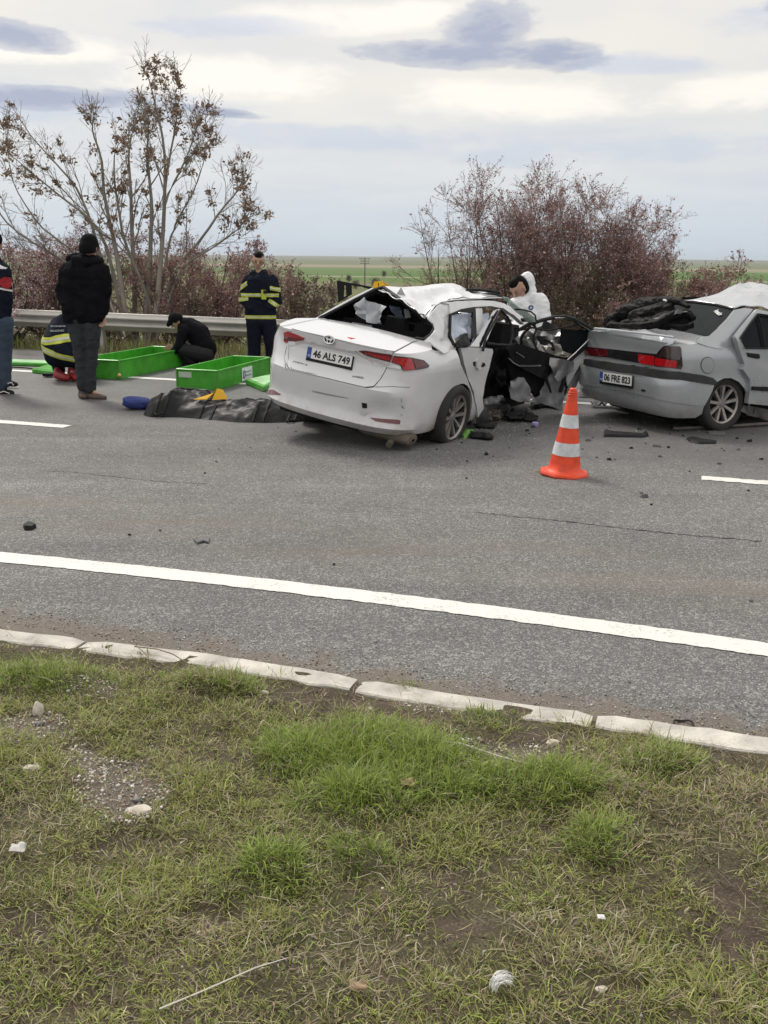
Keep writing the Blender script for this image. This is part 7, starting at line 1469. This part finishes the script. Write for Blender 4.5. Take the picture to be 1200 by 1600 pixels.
    for lab, u, v, mt, sz in (('crumpled white scrap of paper among dead grass', 30, 1342, M('grubby_paper', (.50, .49, .46), .8, var=.2), .022), ('white chip of plastic among low weeds', 590 + 349, 1546 - 105, PLATEW, .010), ('curled dead leaf in the lush grass', 637, 1243, M('dead_leaf', (.30, .21, .13), .8, var=.3), .022), ('dry brown leaf in the lower grass', 560, 1560, MATS.get('dead_leaf') or M('dead_leaf', (.30, .21, .13), .8), .02)):
        p = on_verge(u, v) + np.array([0, 0, .02]); V, F = crumple_grid([p + np.array([-sz, -sz * .5, 0]), p + np.array([sz, -sz * .6, 0]), p + np.array([sz * .8, sz * .6, .004]), p + np.array([-sz, sz * .5, .004])], 7, sz * .5, 40, int(u)); o = mk('litter', V, F, mt); so = o.modifiers.new('t', 'SOLIDIFY'); so.thickness = .0012; tag(o, lab, 'litter')
debris()
def crumbs():
    rng = np.random.default_rng(77); n = 700; c1, c2 = G(760, 668), G(960, 655); V = []; F = []
    k = rng.integers(0, 3, n); P_ = np.where((k == 0)[:, None], c1 + rng.normal(0, 1, (n, 3)) * np.array([.45, .28, 0]), np.where((k == 1)[:, None], c2 + rng.normal(0, 1, (n, 3)) * np.array([.6, .4, 0]), G(700, 680) + rng.normal(0, 1, (n, 3)) * np.array([.35, .2, 0])))
    s = rng.uniform(.0015, .004, n)[:, None]; P_[:, 2] = .004; bx = np.array([(-1, -1, -.5), (1, -1, -.5), (1, 1, -.5), (-1, 1, -.5), (-1, -1, .6), (1, -1, .6), (1, 1, .6), (-1, 1, .6)]); V = (P_[:, None] + bx[None] * s[:, None] * rng.uniform(.6, 1.2, (n, 8, 1))); V[:, :, 2] += .004
    f = np.array([(4, 5, 6, 7), (0, 1, 5, 4), (1, 2, 6, 5), (2, 3, 7, 6), (3, 0, 4, 7)]); F = (np.arange(n)[:, None, None] * 8 + f[None]).reshape(-1, 4)
    tag(mk('glass_crumbs', V.reshape(-1, 3), F, M('glass_crumb', (.55, .66, .62), .1, var=.2, coat=.5), smooth=False), 'tiny crumbs of broken window glass around the wrecked cars', 'glass', kind='stuff')
crumbs()
# ------------------------------------------------------------------ trees and bushes beyond the guardrail
def tubes(P, Rd, k):
    """P (N,n,3) polylines with radii (N,n) -> vertices, quads"""
    N, n, _ = P.shape; T = np.gradient(P, axis=1); T /= (np.linalg.norm(T, axis=2, keepdims=True) + 1e-9)
    ref = np.where(np.abs(T[:, :, 2:3]) > .9, np.array([1.0, 0, 0]), np.array([0, 0, 1.0])); e1 = np.cross(T, ref); e1 /= (np.linalg.norm(e1, axis=2, keepdims=True) + 1e-9); e2 = np.cross(T, e1)
    an = 2 * np.pi * np.arange(k) / k
    V = P[:, :, None] + Rd[:, :, None, None] * (e1[:, :, None] * np.cos(an)[None, None, :, None] + e2[:, :, None] * np.sin(an)[None, None, :, None])
    idx = np.arange(N * n * k).reshape(N, n, k); a = idx[:, :-1]; b = idx[:, 1:]; F = np.stack([a, np.roll(a, -1, 2), np.roll(b, -1, 2), b], -1).reshape(-1, 4)
    return V.reshape(-1, 3), F
def sprout(rng, P, Rd, per, ang, len_lo, len_hi, n, r_ratio, wander, lift, t0=.25, t1=1.0):
    """child polylines growing from every parent"""
    N, m, _ = P.shape; pi = np.repeat(np.arange(N), per); t = rng.uniform(t0, t1, len(pi)) * (m - 1.001); i0 = t.astype(int); f = (t - i0)[:, None]
    s = P[pi, i0] * (1 - f) + P[pi, i0 + 1] * f; r = Rd[pi, i0] * (1 - f[:, 0]) + Rd[pi, i0 + 1] * f[:, 0]
    tg = P[pi, i0 + 1] - P[pi, i0]; tg /= (np.linalg.norm(tg, axis=1, keepdims=True) + 1e-9); rv = rng.normal(size=(len(pi), 3)); pe = np.cross(tg, rv); pe /= (np.linalg.norm(pe, axis=1, keepdims=True) + 1e-9)
    a = np.abs(rng.normal(ang, ang * .35, len(pi)))[:, None]; d = tg * np.cos(a) + pe * np.sin(a); L = rng.uniform(len_lo, len_hi, len(pi)) * (1.15 - .8 * t / (m - 1)); st = (L / (n - 1))[:, None]
    out = [s]; q = s
    for j in range(n - 1):
        d = d + rng.normal(0, wander, d.shape) + np.array([0, 0, lift]); d /= np.linalg.norm(d, axis=1, keepdims=True); q = q + d * st; out.append(q)
    C = np.stack(out, 1); r0_ = np.maximum(r * r_ratio, .0015); Rr = r0_[:, None] * np.linspace(1, .35, n)[None]
    return C, Rr
def leaf_faces(rng, pts, size, cols, elong=1.8, jit=.03):
    """small two-triangle leaves at points with random orientation"""
    n = len(pts); pts = pts + rng.normal(0, jit, pts.shape); u = rng.normal(size=(n, 3)); u /= np.linalg.norm(u, axis=1, keepdims=True); v = np.cross(u, rng.normal(size=(n, 3))); v /= np.linalg.norm(v, axis=1, keepdims=True)
    s = (size * np.exp(rng.normal(0, .3, n)))[:, None]; V = np.stack([pts - u * s * elong * .5, pts + v * s * .5, pts + u * s * elong * .5, pts - v * s * .5], 1).reshape(-1, 3)
    b = (np.arange(n) * 4)[:, None]; F = b + np.array([[0, 1, 2, 3]]); c = cols[rng.integers(0, len(cols), n)] * np.exp(rng.normal(0, .22, n))[:, None]
    return V, F, np.repeat(c, 4, axis=0)
BARKG = M('grey_bark', (.24, .215, .185), .9, var=.25, scale=9, bump=.5, bscale=60, stretch=(1, 1, .25)); BARKD = M('dark_bark', (.075, .055, .048), .9, var=.3, scale=12, bump=.4)
TWIGR = M('reddish_twigs', (.21, .145, .125), .85, var=.35, scale=3); TWIGB = M('brown_twigs', (.17, .135, .105), .9, var=.3, scale=3)
LEAFM = attr_mat('leaf_tint', .7, .2, trans=.2)
def tree_obj(label, base, group, levels, leaves, mats, cat='tree', name='tree'):
    root = empty(name, loc=tuple(base)); tag(root, label, cat, group)
    V, F = tubes(*levels[0], 7); mk('trunk', V, F, mats[0], root)
    Vs = []; Fs = []; off = 0
    for i, (P, Rd) in enumerate(levels[1:]):
        V, F = tubes(P, Rd, 5 if i == 0 else 3); Vs.append(V); Fs.append(F + off); off += len(V)
    o = mk('crown', np.concatenate(Vs), np.concatenate(Fs), mats[1], root); o['kind'] = 'stuff'
    if leaves:
        V = np.concatenate([l[0] for l in leaves]); off = 0; Fs = []
        for l in leaves: Fs.append(l[1] + off); off += len(l[0])
        o = mk('foliage', V, np.concatenate(Fs), LEAFM, root, tint=np.concatenate([l[2] for l in leaves]), smooth=False); o['kind'] = 'stuff'
    return root
def gz(x, y):
    s, d = float(np.dot((x, y, 0), RD)), float(np.dot((x, y, 0), RN)); return terrain_z(s, d)

def seed_tree():
    rng = np.random.default_rng(3); Y0 = 18.4; cv = lambda x, y: (x / 2.7273, 80 + y / 2.7273)
    stems = [[(660, 1150), (690, 900), (700, 700), (702, 520), (690, 340), (655, 190), (622, 85)], [(622, 1150), (640, 900), (652, 720), (640, 560), (622, 430), (640, 320), (600, 230)], [(540, 1150), (502, 900), (470, 740), (440, 600), (432, 450), (385, 330), (400, 290)], [(576, 1150), (572, 900), (562, 720), (552, 560), (542, 440), (560, 330), (600, 280)],
             [(490, 1150), (425, 860), (380, 700), (330, 580), (250, 480), (140, 375), (45, 225)], [(525, 1150), (470, 870), (400, 730), (300, 650), (190, 570), (110, 500), (40, 440)], [(470, 1150), (320, 920), (170, 830), (20, 730), (-60, 600), (-90, 500), (-100, 420)], [(690, 1150), (745, 980), (800, 900), (900, 840), (1000, 770), (1050, 720), (1062, 690)],
             [(680, 1150), (720, 960), (840, 820), (930, 700), (1000, 610), (1030, 560), (1036, 520)], [(690, 1000), (720, 820), (760, 700), (830, 590), (860, 500), (872, 440), (880, 400)], [(695, 800), (705, 640), (760, 530), (800, 440), (830, 350), (855, 290), (872, 250)], [(700, 700), (700, 560), (730, 440), (745, 340), (760, 260), (768, 200), (772, 145)], [(500, 1150), (430, 980), (300, 840), (180, 760), (90, 640), (40, 520), (20, 310)], [(650, 1150), (600, 950), (520, 800), (500, 640), (480, 500), (490, 420), (520, 380)], [(560, 1150), (380, 960), (260, 900), (160, 880), (60, 850), (-40, 840), (-90, 800)]]
    P = []; Rd = []
    for i, s_ in enumerate(stems):
        dep = rng.uniform(-.9, .9); pts = []
        for j, (x, y) in enumerate(s_):
            u, v = cv(x, y); pts.append(PY(u, v, Y0 + dep * j / 6 + (.25 if j == 0 else 0) * rng.normal()))
        pts = np.array(pts); t = np.linspace(0, 6, 15); pts = np.stack([np.interp(t, np.arange(7), pts[:, k]) for k in range(3)], 1); pts[1:-1] += rng.normal(0, .018, (13, 3)); pts[1:-1] = (pts[:-2] + 2 * pts[1:-1] + pts[2:]) / 4
        P.append(pts); r0_ = (.052 if i in (0, 1, 2, 3) else .038 if i in (4, 5, 8, 13) else .028); Rd.append(r0_ * np.linspace(1, .16, 15) ** 1.1)
    P = np.array(P); Rd = np.array(Rd); base = PY(*cv(600, 1180), Y0); base[2] = gz(base[0], base[1])
    # let every trunk reach the ground
    ext = P[:, :1].copy(); ext[:, 0, 2] = base[2] - .1; ext[:, 0, :2] = ext[:, 0, :2] * .5 + base[:2] * .5
    low = P[:, 0, 2] < 1.0; P0 = np.concatenate([np.where(low[:, None, None], ext, P[:, :1]), P], 1); R0 = np.concatenate([Rd[:, :1] * 1.15, Rd], 1)
    L1 = sprout(rng, P, Rd, 12, .55, .45, 1.30, 8, .50, .10, .06, .22); L2 = sprout(rng, *L1, 6, .6, .18, .65, 6, .6, .14, .05, .2); L3 = sprout(rng, *L2, 3, .7, .08, .28, 4, .6, .2, .0)
    L2 = (L2[0], np.maximum(L2[1], .0035)); L3 = (L3[0], np.maximum(L3[1], .0026))
    lv = []
    brown = np.array([(.24, .165, .115), (.30, .21, .15), (.17, .115, .082), (.34, .25, .19)])
    tips = np.concatenate([P[:, -1], P[:, -3], L1[0][:, -1], L1[0][:, -4]]); hi = tips[tips[:, 2] > 2.0]
    hi = hi[rng.random(len(hi)) < .62]
    pts = []
    for t in hi:
        n = int(rng.integers(14, 38)); r_ = rng.uniform(.035, .075); q = rng.normal(size=(n, 3)) * r_ * np.array([1, 1, .8]) + t - np.array([0, 0, r_ * .4]); pts.append(q)
    lv.append(leaf_faces(rng, np.concatenate(pts), .034, brown, 1.9, .008))
    tree_obj('tall leafless tree with many grey trunks and brown hanging seed clusters', base, None, [(P0, R0), L1, L2, L3], lv, (BARKG, BARKG))
seed_tree()

def bush(label, u, Y, top_v, spread, seed, n=10, group=None, leafc=None, leaf_n=3, leaf_s=.022, mats=None, tight=.75, per=(9, 7, 4), white=0.0, name='tree', cat='tree', v_lean=0.0):
    rng = np.random.default_rng(seed); b = PY(u, 560, Y); b[2] = gz(b[0], b[1]) - .05; top = PY(u, top_v, Y)[2]; H = top - b[2]
    an = rng.uniform(0, 6.283, n); el = np.abs(rng.normal(0, tight, n)).clip(0, 1.25); L = H * rng.uniform(.72, 1.0, n) / np.maximum(np.cos(el * .6), .55) * .87
    d = np.stack([np.sin(el) * np.cos(an) * spread + v_lean, np.sin(el) * np.sin(an) * .75, np.cos(el)], 1); d /= np.linalg.norm(d, axis=1, keepdims=True)
    m = 12; q = b + np.stack([rng.normal(0, .12, n), rng.normal(0, .12, n), np.zeros(n)], 1); out = [q]
    for j in range(m - 1): d = d + rng.normal(0, .09, d.shape) + np.array([0, 0, .045]); d /= np.linalg.norm(d, axis=1, keepdims=True); q = q + d * (L / (m - 1))[:, None]; out.append(q)
    P = np.stack(out, 1); Rd = rng.uniform(.016, .034, n)[:, None] * np.linspace(1, .12, m)[None]
    s = H / 3.6
    L1 = sprout(rng, P, Rd, per[0], .65, .5 * s, 1.5 * s, 9, .6, .13, .05, .12); L2 = sprout(rng, *L1, per[1], .7, .2 * s, .75 * s, 6, .6, .16, .05, .15); L3 = sprout(rng, *L2, per[2], .75, .08 * s, .30 * s, 4, .65, .2, .02, .2)
    L2 = (L2[0], np.maximum(L2[1], .0030)); L3 = (L3[0], np.maximum(L3[1], .0022))
    lv = []
    if leafc is not None:
        pts = L3[0][:, 1:].reshape(-1, 3); k = rng.random(len(pts)) < leaf_n / 3.0; lv.append(leaf_faces(rng, pts[k], leaf_s, np.array(leafc), 1.5, .02))
        p2 = L2[0][:, 2:].reshape(-1, 3); k = rng.random(len(p2)) < .5; lv.append(leaf_faces(rng, p2[k], leaf_s, np.array(leafc), 1.5, .02))
        if white: k = rng.random(len(pts)) < white; lv.append(leaf_faces(rng, pts[k], leaf_s * 1.25, np.array([(.62, .50, .52), (.70, .62, .62), (.52, .36, .40)]), 1.0, .02))
    return tree_obj(label, b, group, [(P, Rd), L1, L2, L3], lv, mats or (BARKD, TWIGR), cat, name)

RED = [(.32, .165, .155), (.38, .22, .21), (.23, .125, .115), (.45, .31, .30)]; DUL = [(.16, .115, .085), (.20, .15, .11), (.12, .085, .068)]; GRE = [(.08, .09, .035), (.10, .10, .045), (.12, .09, .05)]
# big blossoming plum thicket on the right
bush('sparse spiky plum tree at the open end of the thicket by the cars', 722, 18.3, 262, .9, 31, 8, None, RED, 1.2, .017, None, .36, (9, 7, 4), .02, v_lean=-.10)
bush('tall dense reddish plum tree rising behind the white coverall', 800, 18.6, 236, .95, 32, 15, None, RED, 2.4, .019, None, .40, (10, 8, 5), .05)
bush('dense reddish plum tree rising behind the black quilted jacket', 876, 18.9, 244, .95, 33, 15, None, RED, 2.4, .019, None, .40, (10, 8, 5), .05)
bush('broad reddish plum tree rising above the silver boot', 925, 19.0, 276, .8, 38, 13, None, RED, 2.4, .019, None, .42, (10, 8, 5), .05)
bush('rounded reddish plum tree rising behind the silver rear window', 968, 19.2, 330, .75, 34, 13, None, RED, 2.6, .020, None, .48, (10, 8, 5), .04)
bush('low plum shrub filling the thicket behind the crushed bonnet', 790, 17.6, 402, 1.8, 35, 10, None, DUL, 2.4, .021, (BARKD, TWIGB), .8, (9, 6, 4), .06)
bush('low plum shrub filling the thicket behind the folded jacket', 900, 17.7, 392, 1.9, 36, 11, None, GRE, 2.4, .021, (BARKD, TWIGB), .8, (9, 6, 4), .05)
bush('low plum shrub behind the tinted rear window', 1010, 18.2, 395, 1.8, 37, 10, None, RED, 2.8, .021, (BARKD, TWIGR), .8, (9, 6, 4), .05)
for i, (u, Y, tv, lab, lc) in enumerate(((1048, 20.0, 372, 'brownish bush rising just past the thicket beside the silver roof', DUL), (1098, 21.0, 380, 'reddish low bush rising behind the buckled silver roof', RED), (1142, 22, 392, 'outermost reddish bush before the open fields', RED), (1076, 18.8, 400, 'low reddish bush next to the thicket end', RED), (1122, 19.4, 408, 'low dull bush in front of the outermost reddish bush', DUL))):
    bush(lab, u, Y, tv, 1.5, 50 + i, 15, None, lc, 3.0, .022, (BARKD, TWIGB), .75, (8, 6, 4), 0)
# left side
bush('white flowering plum bush at the guardrail behind the red and navy jacket', 18, 17.9, 352, 1.5, 61, 15, None, RED, 1.6, .021, None, .7, (9, 6, 4), .75)
bush('pink flowering plum bush to the side of the seed tree', 88, 18.6, 338, 1.4, 62, 15, None, RED, 2.2, .021, None, .65, (9, 6, 4), .35)
bush('thin brown bush between the grey trunks', 165, 19.6, 352, 1.4, 63, 14, None, DUL, 1.6, .021, (BARKD, TWIGB), .7, (8, 6, 3), .10)
bush('reddish plum bush behind the grey trunks', 262, 19.4, 338, 1.3, 64, 15, None, RED, 2.8, .021, None, .6, (9, 6, 4), .04)
bush('dark red plum bush rising behind the crouching man', 338, 18.6, 345, 1.3, 65, 16, None, RED, 3.0, .021, None, .65, (9, 7, 4), .03)
bush('low tangled bush under the dark red plum', 300, 17.4, 432, 1.8, 66, 9, None, DUL, 1.2, .021, (BARKD, TWIGB), .8, (8, 6, 4), .02)
bush('dull brown hedge bush behind the standing firefighter', 432, 19.5, 398, 1.6, 67, 16, None, DUL, 2.4, .024, (BARKD, TWIGB), .75, (8, 6, 4), .06)
bush('twiggy brown hedge bush nearest the gap in the hedge', 478, 20.5, 402, 1.4, 68, 14, None, DUL, 1.8, .024, (BARKD, TWIGB), .65, (8, 6, 4), .06)
bush('low scrub under the hedge beside the white car', 455, 17.6, 468, 1.9, 69, 10, None, DUL, 2.2, .021, (BARKD, TWIGB), .85, (8, 6, 4), .08)
bush('thin scrub beneath the seed tree at the rail', 130, 17.3, 462, 2.0, 70, 9, None, GRE, 2.2, .021, (BARKD, TWIGB), .85, (8, 6, 4), .12)

def far_things():
    # power pole and two bushes in the fields
    d0 = PY(570, 440, 262.0); z0 = gz(d0[0], d0[1]); m = M('weathered_pole', (.16, .15, .14), .9); root = empty('power_pole', loc=(d0[0], d0[1], z0)); tag(root, 'wooden power pole with crossarms standing in the far green fields', 'pole')
    q = MB(); q.tube([(d0[0], d0[1], z0 - .5), (d0[0], d0[1], 1.7)], [.20, .13], 8); q.build('pole', m, root)
    for zz, w in ((1.35, 1.5), (.75, 1.1), (.1, 1.2)):
        q = MB(); q.box((d0[0] - w, d0[1] - .25, zz - .07), (d0[0] + w, d0[1] - .12, zz + .07)); a = q.build('crossarm', m, root, smooth=False)
        for k in (-.9, 0, .9):
            q = MB(); q.lathe([(.05, 0), (.10, .06), (.06, .14), (.10, .2), (.04, .3)], 8, Matrix.Translation((d0[0] + k * w, d0[1] - .18, zz + .07))); q.build('insulator', M('insulator', (.3, .3, .3), .4), a)
    for i, (u, Y, h, lab) in enumerate(((556, 255, 2.6, 'faint grey bush beside the far power pole'), (586, 250, 3.0, 'faint brown bush past the far power pole'), (545, 330, 2.2, 'tiny distant bush in the green field'), (600, 420, 2.6, 'tiny distant bush on the tan field strip'))):
        rng = np.random.default_rng(90 + i); b = PY(u, 445, Y); b[2] = gz(b[0], b[1]); n = 700; p = rng.normal(size=(n, 3)); p /= np.linalg.norm(p, axis=1, keepdims=True); p *= rng.random((n, 1)) ** .4 * np.array([h * .42, h * .4, h * .5]) * (1 + .3 * rng.normal(size=(n, 1))); p += b + np.array([0, 0, h * .55]); p[:, 2] = np.maximum(p[:, 2], b[2])
        root = empty('tree', loc=tuple(b)); tag(root, lab, 'bush'); q = MB(); q.tube([b, b + np.array([.05, 0, h * .6])], [.09, .03], 6); q.build('trunk', BARKD, root)
        V, F, T = leaf_faces(rng, p, .16, np.array([(.11, .10, .07), (.09, .085, .06), (.14, .12, .09)]), 1.5, .1); o = mk('foliage', V, F, LEAFM, root, tint=T, smooth=False); o['kind'] = 'stuff'
far_things()

def haze():
    m = bpy.data.materials.new('haze_air'); m.use_nodes = True; k = NT(m.node_tree); out = k.n('ShaderNodeOutputMaterial'); v = k.n('ShaderNodeVolumePrincipled'); v.inputs['Color'].default_value = (.78, .86, .96, 1); v.inputs['Density'].default_value = 9e-5; v.inputs['Anisotropy'].default_value = .2; k.link(v.outputs[0], out.inputs['Volume'])
    q = MB(); q.box((-22000, -9000, -9), (22000, 21000, 70)); o = q.build('haze', m, smooth=False); o['kind'] = 'stuff'
haze()
